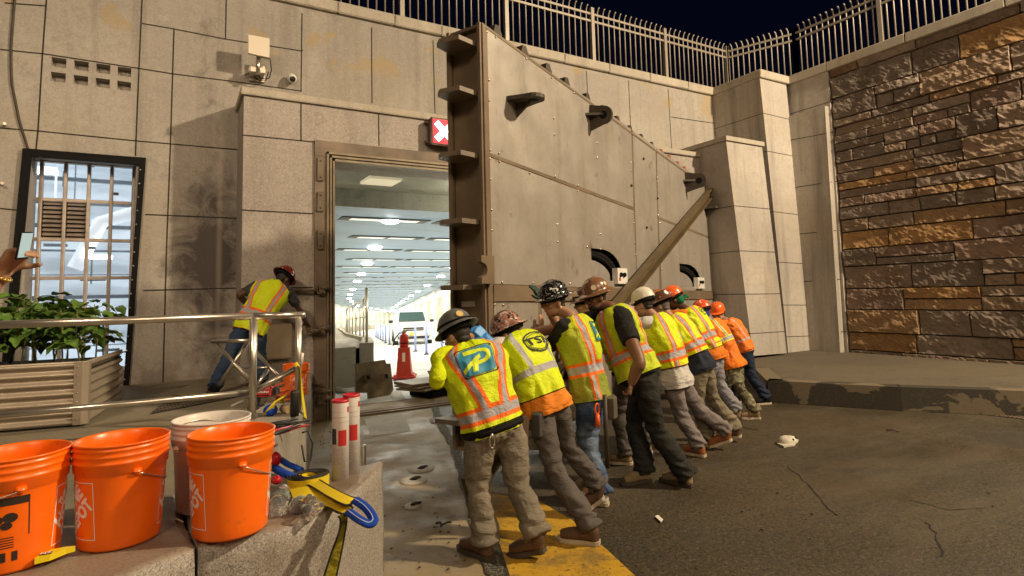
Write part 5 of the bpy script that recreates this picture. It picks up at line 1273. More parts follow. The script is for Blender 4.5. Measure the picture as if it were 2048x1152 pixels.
# M6 white hat
gateperson(pelvis=px(1352, 762, 1.56), neck=px(1306, 630, 1.56), head=px(1288, 606, 1.56), look=V3((-.35, 1, -.25)), yh=-24, ys=-18, hem=.2, bulge=.06, untuck=True,
  feet=[(atZ(1366, 906), atZ(1411, 915), 0), (atZ(1420, 896), atZ(1466, 900), .09)], armL=onGate(1.4, 1.35), armR=onGate(1.75, 1.35), shirt=cloth('white_tee', (.55, .53, .5)), vest=lime3b, trousers=LGT, skin=sk1, boots=(BOOTR, SOLEW), glasses=False,
  hat=dict(kind='cap', mat=shell('cream_hard_hat', (.72, .68, .56)), label='plain cream white cap style hard hat'), label='worker in cream white hard hat with white tee showing below his lime vest')
# M7
gateperson(pelvis=px(1400, 734, 2.0), neck=px(1340, 634, 2.0), head=px(1322, 609, 2.0), look=V3((-.55, 1, -.35)), yh=-26, ys=-20, hem=.22, bulge=.06, untuck=True,
  feet=[(GP(1.95, -1.2, 0), GP(1.95, -1.48, 0), 0), (atZ(1440, 880), atZ(1484, 884), .05)], armL=onGate(1.85, 1.3), armR=onGate(2.15, 1.3), shirt=cloth('navy_tee', (.02, .025, .04)), vest=lime3b, trousers=OLV, skin=sk1, boots=(BOOTB, SOLEW), hairm=plain('grey_hair', (.14, .12, .1), .7),
  hat=dict(kind='full', mat=shell('maroon_chrome_hard_hat', (.12, .05, .03), .12, 'brown'), label='maroon hard hat with shiny stickers', sticker=[(-1.9, (.8, .8, .8), .03)]), label='worker in maroon sticker hard hat with navy tee showing, between cream hat and orange hat')
# M8
gateperson(pelvis=px(1423, 712, 3.12), neck=px(1372, 618, 3.12), head=px(1348, 597, 3.12), look=V3((-.9, .8, -.45)), yh=-28, ys=-24, hem=.12, bulge=.06, untuck=True,
  feet=[(GP(3.0, -1.0, 0), GP(3.05, -1.28, 0), 0), (atZ(1450, 846), atZ(1484, 846), .06)], armL=onGate(3.0, 1.4), armR=onGate(3.3, 1.35), shirt=cloth('orange_tee', (.75, .2, .02)), vest=lime3b, trousers=PGR, skin=sk3, boots=(BOOTT, SOLED), beard=True, scarf=cloth('green_bandana', (.01, .16, .06)), logo=logo_T(-.02, .8, .05, .09, 'DOT', NAVY), bulk=1.08,
  hat=dict(kind='cap', mat=shell('orange_hard_hat', (.85, .13, .02)), label='bright orange hard hat', sticker=[(2.9, (.7, .7, .8), .02)]), label='worker with orange hard hat over a green bandana, orange sleeves under lime vest')
# M9
gateperson(pelvis=px(1464, 728, 3.66), neck=px(1418, 642, 3.66), head=px(1405, 624, 3.66), look=V3((-.3, 1, -.3)), yh=-30, ys=-24, hem=.02, bulge=.06, untuck=True,
  feet=[(GP(3.55, -1.0, 0), GP(3.58, -1.28, 0), 0), (atZ(1484, 838), atZ(1521, 838), 0)], armL=onGate(3.5, 1.25), armR=onGate(3.85, 1.25), shirt=cloth('orange_tee', (.8, .2, .02)), vest=ORV, trousers=CAMO, skin=sk1, boots=(BOOTT, SOLEW), hairm=cloth('blue_liner', (.03, .06, .3)), piping=Mat('yellow_piping', (.7, .65, .02), .6).m,
  hat=dict(kind='cap', mat=shell('stickered_orange_hard_hat', (.8, .1, .02), .3, 'stick'), label='orange hard hat with blue and white stickers'), label='worker in orange vest with yellow bands and camouflage trousers')
# M10
gateperson(pelvis=px(1489, 703, 4.6), neck=px(1452, 641, 4.6), head=px(1435, 626, 4.6), look=V3((-.9, -.5, -.15)), yh=-30, ys=-20, hem=.03, bulge=.05,
  feet=[(atZ(1462, 808), atZ(1480, 806), 0), (atZ(1510, 810), atZ(1541, 808), 0)], armL=onGate(4.4, 1.25), armR=onGate(4.85, 1.25), shirt=cloth('orange_tee', (.8, .2, .02)), vest=ORS, trousers=NVT, skin=sk1, boots=(C_black, SOLEW), piping=Mat('orange_piping', (.7, .15, .02), .6).m, glasses=True,
  hat=dict(kind='cap', mat=shell('orange_cap_hat', (.85, .14, .02)), label='clean orange cap style hard hat'), label='farthest worker, orange shirt and navy trousers, face turned back over his shoulder')
# worker on the raised walk
def pY(x, y, Y): return atY(x, y, Y)
person(dict(z0=PZ, pelvis=pY(500, 660, 7.72), neck=pY(552, 566, 7.95), head=pY(567, 556, 8.02), look=V3((.85, .6, -.75)), yh=12, ys=22, roll=-.22, hem=-.1, bulge=.05, bulk=1.02, vox=.011,
  feet=[(V3((.36, 7.75, PZ)), V3((.42, 7.48, PZ)), 0), (V3((.95, 7.95, PZ)), V3((.92, 7.67, PZ)), 0)], armR=dict(wr=pY(612, 644, 8.1), el=pY(598, 618, 7.95), curl=.7, palm=V3((0, 0, -1))), armL=dict(wr=pY(496, 612, 8.12), el=pY(479, 590, 7.9), curl=.5),
  shirt=cloth('charcoal_tee', (.06, .06, .07)), sleeve=.75, vest=limeW, trousers=cloth('dark_jeans', (.035, .06, .12), .35, worn=(.09, .12, .17)), skin=sk3, boots=(C_black, SOLED), piping=Mat('orange_piping', (.7, .15, .02), .6).m,
  hat=dict(kind='full', mat=shell('deep_red_hard_hat', (.18, .025, .015), .2), label='glossy deep red full brim hard hat'), label='lone worker on the raised walk reaching for the latch, deep red hard hat'))
# ================================================================== things in the tunnel mouth
def boxy(name, mat, parent, *bx, bev=.01):
    mb = MB()
    for a, b in bx: mb.box(a, b, bev=bev)
    return mb.build(name, mat, parent)
# white suv, built facing -y about its base then turned along the tunnel
sp_ = onfloor(822, 686); SUV = thing('parked_car', (0, 0, 0), 'white suv with yellow front plate parked in the tunnel facing out', 'car')
CW = Mat('white_car_paint', (.75, .76, .74), .25).m; CG = Mat('car_glass', (.06, .1, .09), .1).m; CB = plain('car_black_trim', (.02, .02, .02), .5)
mb = MB()
prof = [(-2.3, .35), (-2.32, .75), (-2.2, 1.02), (-1.1, 1.14), (-.45, 1.66), (.2, 1.74), (1.7, 1.72), (2.25, 1.15), (2.3, .4)]
n_ = len(prof)
for sx_, w0 in ((-1, .93), (1, .93)):
    pass
for k, (y, z) in enumerate(prof):
    for x in (-.93, -.9, .9, .93): 
        top = z > 1.2; xx = x * (.8 if top else 1); mb.v.append(V3((xx, y, z - (.04 if abs(x) > .91 else 0))))
for k in range(n_ - 1):
    for i in range(3): a = k * 4 + i; mb.face((a, a + 1, a + 5, a + 4), False)
for sgi in (0, 3):
    idx = [k * 4 + sgi for k in range(n_)]; mb.face(idx if sgi == 0 else idx[::-1])
mb.face([0, 1, 2, 3]); mb.face([(n_ - 1) * 4 + i for i in (3, 2, 1, 0)]); mb.box((-.9, -2.2, .3), (.9, 2.2, .42))
mb.build('body', CW, SUV)
q = MB(); q.prism([(-.68, -1.08, 1.2), (.68, -1.08, 1.2), (.6, -.52, 1.62), (-.6, -.52, 1.62)], (0, -.03, .03)); q.build('windscreen', CG, SUV)
for sg in (-1, 1):
    q = MB(); q.prism([(sg * .86, -.85, 1.18), (sg * .84, 1.9, 1.18), (sg * .755, 1.5, 1.6), (sg * .755, -.4, 1.6)], (sg * .02, 0, 0)); q.build('side_window', CG, SUV)
    boxy('headlight', Mat('headlight', (.9, .9, .85), .1).glow((1, 1, .9), .8).m, SUV, ((sg * .88, -2.3, .82), (sg * .55, -2.18, .95)))
    boxy('mirror', CB, SUV, ((sg * .95, -.85, 1.12), (sg * 1.15, -.72, 1.27)), bev=.03)
    q = MB(); q.lathe([(0, -.04), (.07, -.04), (.09, 0), (0, 0)], (sg * .72, -2.33, .55), 12, M=Matrix.Rotation(R(90), 3, 'X')); q.build('fog_light', C_ss, SUV)
    for y in (-1.45, 1.45):
        q = MB(); q.lathe([(.2, -.11), (.33, -.11), (.36, -.06), (.36, .06), (.33, .11), (.2, .11)], (sg * .85, y, .36), 24, M=Matrix.Rotation(R(90), 3, 'Y')); w_ = q.build('wheel', CB, SUV)
        q = MB(); q.lathe([(0, -.1), (.2, -.1), (.22, 0), (.2, .1), (0, .1)], (sg * .85, y, .36), 16, M=Matrix.Rotation(R(90), 3, 'Y')); q.build('rim', C_ss, w_)
boxy('grille', CB, SUV, ((-.5, -2.345, .78), (.5, -2.3, .94)), ((-.75, -2.35, .38), (.75, -2.3, .5)))
boxy('number_plate', Mat('yellow_plate', (.8, .6, .05), .4).m, SUV, ((-.16, -2.37, .56), (.16, -2.34, .68)), bev=.004)
boxy('chrome_bar', C_ss, SUV, ((-.5, -2.36, .83), (.5, -2.34, .86)), ((-.85, -2.37, .5), (.85, -2.34, .55)))
SUV.location = sp_; SUV.rotation_euler = (0, 0, R(-17))
# red channelizer with fire extinguisher
c = atZ(809, 755, 0); t = thing('traffic_channelizer', c, 'red plastic channelizer barrel with square base in the tunnel mouth', 'traffic cone')
RP = plain('red_plastic', (.65, .05, .02), .45, 0, .12, 5)
mb = MB(); 
MT = Matrix.Translation(c) @ Matrix.Rotation(R(-25), 4, 'Z')
mb.box((-.24, -.24, 0), (.24, .24, .05), M=MT, bev=.015); mb.box((-.2, -.2, .05), (.2, .2, .08), M=MT, bev=.01); mb.build('base', RP, t)
mb = MB()
for (a, za), (b, zb) in (((.155, .08), (.125, .42)), ((.125, .42), (.115, .62))):
    mb.v += [MT @ V3(p) for p in ((-a, -a, za), (a, -a, za), (a, a, za), (-a, a, za), (-b, -b, zb), (b, -b, zb), (b, b, zb), (-b, b, zb))]; k = len(mb.v) - 8
    for f in ((0, 1, 5, 4), (1, 2, 6, 5), (2, 3, 7, 6), (3, 0, 4, 7), (4, 5, 6, 7)): mb.face([k + i for i in f])
mb.build('body', RP, t)
mb = MB(); mb.box((-.03, -.135, .34), (.03, -.12, .52), M=MT); mb.build('reflector_slot', Mat('pale_slot', (.9, .75, .6)).m, t)
e0 = c + V3((0, 0, .62)); t = thing('fire_extinguisher', e0, 'red fire extinguisher with black hose standing on the channelizer', 'fire extinguisher')
MB().lathe([(0, 0), (.085, 0), (.09, .02), (.09, .2), (.08, .25), (.03, .29), (.03, .31), (0, .31)], e0, 20).build('cylinder', plain('extinguisher_red', (.6, .03, .02), .25, 0, .1, bmp=0), t)
mb = MB(); mb.lathe([(.091, .08), (.093, .085), (.093, .1), (.091, .105)], e0, 20); mb.tube([e0 + V3((0, 0, .3)), e0 + V3((-.1, 0, .3)), e0 + V3((-.2, -.02, .2)), e0 + V3((-.25, -.03, .05))], .012, 6); mb.build('hose', C_black, t)
mb = MB(); mb.box((-.05, -.015, .31), (.06, .015, .33), M=Matrix.Translation(e0)); mb.box((-.02, -.02, .28), (.03, .02, .35), M=Matrix.Translation(e0)); mb.build('valve', plain('brass_valve', (.6, .4, .15), .35, .7), t)
# steel plates leaning at the bench end
PLT = plain('rusty_plate', (.2, .14, .075), .5, .2, .45, 4, .3, 60)
pp = [(709, 728), (770, 719), (773, 727), (781, 727), (787, 780), (780, 790), (737, 797), (736, 785), (712, 786)]
o0 = atZ(748, 796, 0); nn = V3((.35, -.9, .28)).normalized()
t = thing('steel_plate', o0, 'rusty notched steel plate with two square sockets leaning on the bench end', 'steel plate')
mb = MB(); mb.prism([onp(x, y, o0, nn) for x, y in pp], -nn * .03); mb.build('plate', PLT, t)
mb = MB()
for x, y in ((731, 757), (767, 754)):
    p = onp(x, y, o0, nn); e1 = V3((.9, .35, 0)).normalized(); e2 = nn.cross(e1); mb.prism([p + e1 * a + e2 * b for a, b in ((-.05, -.05), (.05, -.05), (.05, .05), (-.05, .05))], nn * .08)
    mb.prism([p + nn * .081 + e1 * a + e2 * b for a, b in ((-.035, -.035), (.035, -.035), (.035, .035), (-.035, .035))], nn * .002, mi=1)
mb.build('socket', [PLT, C_black], t)
tag(MB().tube([atZ(655, 776, .05), atZ(716, 787, .04)], .045, 10).build('steel_pipe', plain('grey_pipe', (.35, .33, .28), .4, .5)), 'grey steel pipe lying on the floor by the left jamb', 'pipe')
zpoly('floor_patch', [(776, 785), (800, 779), (812, 799), (786, 803)], .004, PATCH)
o0 = atZ(870, 800, 0); t = thing('plate_stack', o0, 'stack of dark steel plates on blocks behind the gate edge', 'steel plate')
for k, (dz, th, r_) in enumerate(((.0, .14, 0), (.14, .03, .25), (.18, .03, .05), (.21, .05, -.12))):
    M_ = Matrix.Translation(o0 + V3((.1, .5, dz))) @ Matrix.Rotation(.3 + r_, 4, 'Z'); w_ = .18 if k == 0 else .5
    mb = MB(); mb.box((-w_, -.3, 0), (w_ + .4, .3, th), M=M_, bev=.005); mb.build('block' if k == 0 else 'plate', PLT if k else C_black, t)
mb = MB(); mb.prism([atD(856, 742, 9.6), atD(872, 741, 9.7), atD(884, 764, 9.7), atD(866, 764, 9.6)], (0, .04, 0)); mb.build('upright_plate', PLT, t)
# socket discs, rod, road stud
DISC = concrete('worn_disc', (.6, .58, .52), .1, .5, .6, .3)
for i, (x, y, r_) in enumerate(((842, 937, .125), (827, 959, .13), (826, 1011, .07))):
    c = atZ(x, y, 0); t = thing('floor_socket', c, ['round metal floor socket farthest along the apron', 'round metal floor socket, middle of three on the apron', 'small floor socket nearest the camera on the apron'][i], 'floor socket', 'three floor sockets in a line on the apron')
    mb = MB(); mb.lathe([(r_, -.006), (r_ * .97, .002), (r_ * .3, .004)], c, 24); mb.build('ring', DISC, t); MB().lathe([(r_ * .3, .004), (r_ * .25, -.0), (0, .001)], c + V3((.0, 0, 0)), 14).build('hole', C_black, t)
    q = MB(); q.ball(c + V3((.03, .01, .01)), (.05, .02, .014), 8, 5); q.build('clamp', C_dsteel, t)
c = atZ(728, 934, 0); mb = MB(); mb.lathe([(.022, 0), (.022, .2), (.02, .21), (0, .21)], c, 14)
for k in range(16): mb.lathe([(.022, .01 + k * .012), (.025, .015 + k * .012), (.022, .02 + k * .012)], c, 14)
mb.build('threaded_rod', C_ss, label='short threaded steel rod sticking up behind the granite block', cat='rod')
c = atZ(1576, 887, 0); t = thing('road_stud', c, 'white domed road stud plate lying alone on the asphalt', 'road stud')
RS = plain('chipped_white', (.62, .58, .48), .6, 0, .3, 12)
MR = Matrix.Translation(c) @ Matrix.Rotation(R(18), 4, 'Z')
mb = MB(); mb.prism([MR @ V3(p) for p in ((-.2, -.02, .0), (-.06, -.085, .0), (.16, -.06, .0), (.2, .02, 0), (.07, .08, 0), (-.12, .07, 0))], (0, 0, .018)); mb.build('plate', RS, t)
mb = MB(); mb.lathe([(.115, .016), (.11, .045), (.085, .068), (.045, .078), (0, .08)], c, 20, sx=1.0, sy=.75); mb.build('dome', RS, t)
mb = MB(); mb.ball(c + V3((-.01, -.07, .055)), .013, 8, 5); mb.ball(c + V3((.05, -.055, .058)), .016, 8, 5); mb.build('bolt_hole', C_black, t)
tag(MB().prism([atZ(*p, .006) for p in ((1310, 1034), (1316, 1031), (1326, 1040), (1322, 1045))], (0, 0, .006)).build('paper_scrap', Mat('paper', (.7, .68, .6), .8).m), 'torn white paper scrap on the asphalt below the big man', 'litter')
mb = MB(); q = random.Random(5)
for k in range(90):
    x, y = q.choice(((q.uniform(770, 900), q.uniform(990, 1140)), (q.uniform(640, 700), q.uniform(860, 900)), (q.uniform(860, 960), q.uniform(860, 1130)), (q.uniform(1100, 2000), q.uniform(850, 1150))))
    p = atZ(x, y, 0); s_ = q.uniform(.003, .010); mb.ball(p + V3((0, 0, s_ * .4)), (s_ * q.uniform(1, 2), s_, s_ * .6), 5, 3)
mb.build('debris', C_dsteel, label='scattered grit and small chips on the ground', cat='debris', kind='stuff')
for (a, b) in (((880, 1052), (902, 1044)), ((872, 1046), (884, 1050)), ((1772, 860), (1798, 863))):
    p, r_ = atZ(*a, .01), atZ(*b, .01); tag(MB().tube([p, p.lerp(r_, .5) + V3((.01, 0, .01)), r_], .008, 5).build('twig', C_dsteel), 'thin dark twig on the apron left of the khaki trousers' if a[0] == 880 else ('short crooked twig touching the longer one' if a[0] == 872 else 'dark scrap of wood lying on the far asphalt'), 'twig')
# cracks in the asphalt as thin dark strips
mb = MB()
for P_, w_ in (([(1572, 930), (1598, 952), (1630, 985), (1668, 1028), (1675, 1030)], .006), ([(1852, 1045), (1872, 1065), (1880, 1095), (1888, 1120)], .005), ([(1520, 860), (1470, 852), (1440, 856)], .012), ([(1820, 1000), (1900, 1020), (1990, 1014)], .004)):
    Q_ = []
    for a, b in zip(P_, P_[1:]):
        for k in range(4): t_ = k / 4; Q_.append(atZ(a[0] + (b[0] - a[0]) * t_ + q.uniform(-4, 4), a[1] + (b[1] - a[1]) * t_, -.001))
    for a, b in zip(Q_, Q_[1:]): d = (b - a).normalized(); s_ = V3((-d.y, d.x, 0)) * w_ * q.uniform(.5, 1.4); mb.poly([a + s_, b + s_, b - s_, a - s_])
mb.build('road_crack', Mat('crack_dark', (.01, .009, .007), .9).m, kind='structure')

# ================================================================== granite block with buckets
GZ = .78
m = Mat('grey_granite', (.30, .27, .235), .6, 0, .4)
m.mix(m.ramp(m.noise(130, 2, .7), .5, .6) * .7, (.09, .08, .075)); m.mix(m.ramp(m.noise(110, 2, .7, (1.2, 1, 1)), .44, .36) * .7, (.5, .46, .41)); m.mix(m.ramp(m.noise(2.5, 5, .6), .5, .7) * .5, (.2, .15, .1))
m.bump(m.noise(120, 3, .7), .3, .003); m.bump(m.noise(9, 5, .7), .5, .02); GRAN = m.m
m = Mat('granite_top', (.26, .215, .165), .5, 0, .4)
m.mix(m.ramp(m.noise(100, 2, .7), .5, .62) * .5, (.12, .09, .07)); m.mix(m.ramp(m.noise(3.5, 6, .65, dist=.4), .46, .66) * .7, (.13, .085, .055)); m.mix(m.ramp(m.noise(2.5, 5, .6), .6, .7) * .6, (.38, .32, .24)); m.bump(m.noise(80, 3, .7), .35, .004); GTOP = m.m
def block(name, top_px, h, label):
    P = [atZ(x, y, GZ) for x, y in top_px]; t = thing(name, V3((P[0].x, P[0].y, 0)), label, 'granite block'); n = len(P)
    # rounded rough arris: outer ring lower
    ce = sum(P, V3((0, 0, 0))) / n; mb = MB(); D_ = []
    for i in range(n):
        a, b = P[i], P[(i + 1) % n]; k_ = max(2, int((b - a).length / .03))
        for k in range(k_): p = a.lerp(b, k / k_); e = (p - ce).normalized(); j = .008 * mn.noise(p * 14) + .006 * mn.noise(p * 50); D_.append(p + e * j)
    N = len(D_); ins = [p + (ce - p).normalized() * .028 for p in D_]
    b0 = len(mb.v); mb.v += ins; mb.face(range(N), False, 0)
    b1 = len(mb.v); mb.v += [p + V3((0, 0, -.012 + .008 * mn.noise(p * 25))) for p in D_]
    lev = [b1]
    for k in range(1, 12): z = GZ - .03 - (h - .03) * (k / 11); lev.append(len(mb.v)); mb.v += [V3((p.x, p.y, z)) + (p - ce).normalized() * (.012 * mn.noise(V3((p.x * 9, p.y * 9, z * 9))) + .004) for p in D_]
    for i in range(N): mb.face((b0 + i, b1 + i, b1 + (i + 1) % N, b0 + (i + 1) % N), True, 0)
    for u_, l_ in zip(lev, lev[1:]):
        for i in range(N): mb.face((u_ + i, l_ + i, l_ + (i + 1) % N, u_ + (i + 1) % N), True, 1)
    o = mb.build('stone', [GTOP, GRAN], t); return t
block('granite_block', [(765, 921), (712, 975), (655, 1022), (560, 1053), (397, 1088), (384, 1060), (360, 985), (560, 940), (690, 938)], .8, 'rough grey granite block whose top carries the white tubes and sling')
block('granite_block', [(391, 1090), (234, 1154), (100, 1225), (-200, 1420), (-520, 1300), (-200, 1100), (0, 1035), (250, 998), (352, 984), (377, 1062)], .8, 'rough grey granite block under the three orange buckets')
OB = Mat('orange_bucket_plastic', (.95, .16, .003), .33, 0, .5); OB.p.inputs['Subsurface Weight'].default_value = .15; OB.p.inputs['Subsurface Radius'].default_value = (.05, .012, .002)
OB.mix(OB.ramp(OB.noise(5, 4), .55, .75) * .3, (.6, .07, .003)); OB.mix(OB.ramp(OB.noise(20, 5, .8, (1, 1, 4)), .62, .7) * .45, (.75, .36, .17)); OB.mix(OB.ramp(OB.noise(9, 6, .8), .6, .72) * .4, (.3, .09, .03)); OB.bump(OB.noise(3, 2), .1, .01); OBM = OB.m
WB = plain('white_bucket_plastic', (.72, .66, .6), .4, 0, .08); PRW = Mat('bucket_white_print', (.8, .76, .74), .5).m; PRB = Mat('bucket_black_print', (.03, .02, .015), .5).m
def bucket(c, label, mat, ears, sc=1.0, logos=(), black=None, bail=None, grp=None, paper=False):
    t = thing('bucket', c, label, 'bucket', grp); s = sc
    vd = V3((c.x, c.y, 0)).normalized(); rt = V3((vd.y, -vd.x, 0))
    rad = lambda z: .131 + .019 * z / .37
    P = [(0, .004), (.128, .004), (.131, .012)] + [(rad(z), z) for z in (.05, .12, .2, .26)] + [(.1465, .268), (.1505, .271), (.1515, .3), (.1555, .304), (.1555, .309), (.1515, .313), (.152, .325), (.1555, .329), (.1555, .333), (.152, .337), (.152, .347), (.1555, .351), (.1555, .355), (.152, .358), (.152, .364), (.156, .366), (.157, .371), (.152, .373), (.146, .368), (.143, .33), (.126, .02), (0, .016)]
    mb = MB(); mb.lathe([(a * s, z * s) for a, z in P], c, 56); mb.build('shell', mat, t)
    W = lambda a, z, r_=.0012: c + (-vd * math.cos(a) + rt * math.sin(a)) * (rad(z) + r_) * s + V3((0, 0, z * s))
    for a0 in logos:
        hw, hh_, zc = .092, .1, .147; mb = MB(); f = lambda X, Y, o=0.0: W(a0 + X / rad(zc + Y), zc + Y, .0012 + o)
        for (x0, x1, y0, y1) in ((-hw, hw, hh_ - .003, hh_), (-hw, hw, -hh_, -hh_ + .003), (-hw, -hw + .003, -hh_, hh_), (hw - .003, hw, -hh_, hh_)):
            n_ = 16
            for k in range(n_):
                if x1 - x0 > .1: xa, xb = x0 + (x1 - x0) * k / n_, x0 + (x1 - x0) * (k + 1) / n_; mb.poly([f(xa, y0), f(xb, y0), f(xb, y1), f(xa, y1)])
                else: ya, yb = y0 + (y1 - y0) * k / n_, y0 + (y1 - y0) * (k + 1) / n_; mb.poly([f(x0, ya), f(x1, ya), f(x1, yb), f(x0, yb)])
        an = R(46); ca, sa = math.cos(an), math.sin(an)
        for txt, oy, sz in (('THE', .072, .036), ('HOME', .026, .07), ('DEPOT', -.034, .062)):
            text_faces(mb, txt, sz, lambda x, y: f((x * .78 * ca - (y + oy) * sa), (x * .78 * sa + (y + oy) * ca)), bold=.05)
        mb.build('logo_print', PRW, t)
    if black is not None:
        mb = MB(); f = lambda X, Y: W(black + X / rad(.15 + Y), .15 + Y)
        def rc(x0, x1, y0, y1):
            for k in range(8): xa, xb = x0 + (x1 - x0) * k / 8, x0 + (x1 - x0) * (k + 1) / 8; mb.poly([f(xa, y0), f(xb, y0), f(xb, y1), f(xa, y1)])
        rc(-.09, .09, .075, .1); rc(.087, .09, -.03, .1)
        for k in range(5): rc(-.08, .05, -.03 - k * .008, -.027 - k * .008)
        rc(-.02, .03, -.105, -.075); rc(.045, .06, -.105, -.075)
        for cx, cy, rr_ in ((-.0, .03, .022), (.04, .035, .02), (-.02, .005, .014), (.03, .01, .016)): mb.poly([f(cx + rr_ * math.cos(k * .524), cy + rr_ * .8 * math.sin(k * .524)) for k in range(12)])
        mb.build('instruction_print', PRB, t)
    if paper:
        mb = MB()
        for k in range(10): a = ears + .35 + k * .09; mb.poly([W(a, .02, .002), W(a + .09, .02, .002), W(a + .09, .26, .002), W(a, .26, .002)])
        mb.build('pale_label', Mat('faded_label', (.62, .56, .58), .6).m, t)
    mb = MB()
    for e in (ears, ears + math.pi): mb.lathe([(.0, .012), (.014, .012), (.018, 0)], W(e, .27), 12, M=Matrix.Rotation(0, 3, 'Z')); mb.ball(W(e, .268), .013, 10, 6)
    mb.build('ear', mat, t)
    if bail is not None:   # wire handle hinged at the ears, swung to one side
        ax = (W(ears, .268) - W(ears + math.pi, .268)); mid = W(ears, .268).lerp(W(ears + math.pi, .268), .5); axn = ax.normalized(); out = axn.cross(V3((0, 0, 1))) * bail[0]; Rr = ax.length / 2 + .008
        dr = (out * math.cos(bail[1]) + V3((0, 0, 1)) * math.sin(bail[1])).normalized(); pts = [mid + axn * Rr * math.cos(k * math.pi / 24) + dr * Rr * 1.03 * math.sin(k * math.pi / 24) for k in range(25)]
        MB().tube(pts, .0026, 6).build('wire_handle', C_ss, t)
    return t
def bpos(x, y, D): p = atD(x, y, D); return V3((p.x, p.y, GZ))
GB_ = 'orange buckets on the granite block'
bucket(bpos(34, 893, 2.02), 'leftmost orange bucket with black instruction print and half hidden white logo', OBM, .1, logos=(R(88),), black=R(-20), bail=(1, -.25), grp=GB_)
bucket(bpos(246, 866, 2.19), 'middle orange bucket with white store logo at its left edge, wire handle to the right', OBM, R(18), logos=(R(-72), R(98)), bail=(-1, -.45), grp=GB_)
bucket(bpos(464, 866, 2.25), 'rightmost orange bucket, beside the plastic bottles and sling', OBM, R(14), logos=(R(-76), R(104)), bail=(-1, -.5), grp=GB_)
bucket(bpos(424, 842, 2.52), 'white bucket with faded paper label, behind the orange ones', WB, R(-60), bail=(1, .5), paper=True)
bk = bucket(V3((atZ(600, 790, .66).x - .03, atZ(600, 790, .66).y + .05, .66)), 'small orange bucket on the walk kerb by the railing end', OBM, R(60), .87, logos=(R(10),), bail=(1, -.9))
# white tubes
TW_ = plain('white_tube_card', (.72, .68, .66), .35, 0, .06, 8); RC = Mat('red_cap', (.5, .015, .03), .35).m; RPR = Mat('red_print', (.45, .02, .02), .5).m; GPR = Mat('grey_print', (.3, .28, .3), .6).m
for i, (x, y) in enumerate(((681, 957), (703, 946))):
    c = atZ(x, y, GZ); D_ = (c - CAM).dot(cf); h = 152 / FPX * D_; r_ = 16.5 / FPX * D_; vd = V3((c.x, c.y, 0)).normalized(); rt = V3((vd.y, -vd.x, 0))
    t = thing('cardboard_tube', c, ['white cardboard tube with red lid, front one of the pair', 'white cardboard tube with red lid, behind the other tube'][i], 'tube', 'pair of white tubes on the granite block')
    MB().lathe([(0, 0), (r_, 0), (r_, h)], c, 32).build('barrel', TW_, t); MB().lathe([(r_ * 1.02, h - .004), (r_ * 1.06, h), (r_ * 1.06, h + .008), (r_ * .9, h + .01), (r_ * .88, h + .004), (0, h + .004)], c, 32).build('lid', RC, t)
    W = lambda a, z: c + (-vd * math.cos(a) + rt * math.sin(a)) * (r_ + .001) + V3((0, 0, z))
    mb = MB()
    def rc(a0, a1, z0, z1, mi=0, mb=mb, W=W):
        for k in range(6): a, b = a0 + (a1 - a0) * k / 6, a0 + (a1 - a0) * (k + 1) / 6; mb.poly([W(a, z0), W(b, z0), W(b, z1), W(a, z1)], mi)
    rc(-.25, .75, h * .44, h * .64); rc(.9, 1.3, h * .86, h * .93); rc(-1.2, -.5, h * .46, h * .66, 2)
    rc(-1.2, .8, h * .8, h * .805, 1); rc(-.3, 1.2, h * .74, h * .743, 1); rc(-1.2, .4, h * .87, h * .872, 1)
    for k in range(14):
        if k % 5 != 4: rc(-1.1, 1.1 - (k % 3) * .2, h * (.40 - k * .024), h * (.404 - k * .024), 1)
    mb.build('print', [RPR, GPR, PRB], t)
# slings
m = Mat('yellow_webbing', (.72, .56, .01), .7); m.mix(m.ramp(m.noise(6, 4), .5, .75) * .5, (.4, .28, .01)); m.mix((m.xyz()[0] * 160).frac().lt(.25) * .4, (.4, .3, .01)); m.bump(m.noise(150, 2), .6, .003); YW = m.m
BW = cloth('blue_webbing', (.012, .06, .4), .3); STI = Mat('stitching', (.5, .6, .8), .7).m
def ribbon(name, L, Rr_, mat, parent=None, th=.005, edge=None, n=6, **k):
    def dens(P):
        o = []
        for i in range(len(P) - 1):
            p0 = P[max(i - 1, 0)]; p1 = P[i]; p2 = P[i + 1]; p3 = P[min(i + 2, len(P) - 1)]
            for j in range(n): t = j / n; o.append(.5 * (2 * p1 + (p2 - p0) * t + (2 * p0 - 5 * p1 + 4 * p2 - p3) * t * t + (-p0 + 3 * p1 - 3 * p2 + p3) * t ** 3))
        o.append(P[-1]); return o
    A, B = dens([V3(p) for p in L]), dens([V3(p) for p in Rr_]); mb = MB(); nr = (A[1] - A[0]).cross(B[0] - A[0]).normalized() * th
    N = []
    for i in range(len(A)):
        j = min(i, len(A) - 2); N.append((A[j + 1] - A[j]).cross(B[j] - A[j]).normalized() * th)
    mb.strip(A, B); mb.strip([b + q for b, q in zip(B, N)], [a + q for a, q in zip(A, N)]); mb.strip(B, [b + q for b, q in zip(B, N)]); mb.strip([a + q for a, q in zip(A, N)], A)
    o = mb.build(name, mat, parent, **k)
    if edge:
        e = MB(); e.tube([a + q * .5 for a, q in zip(A, N)], th * .9, 5); e.tube([b + q * .5 for b, q in zip(B, N)], th * .9, 5); e.build('edge_stitching', edge, o)
    return o
Zp = lambda x, y, z: atZ(x, y, z)
SL = thing('lifting_sling', Zp(640, 1000, GZ), 'flat yellow webbing lifting sling with blue loop ends draped over the granite block', 'sling')
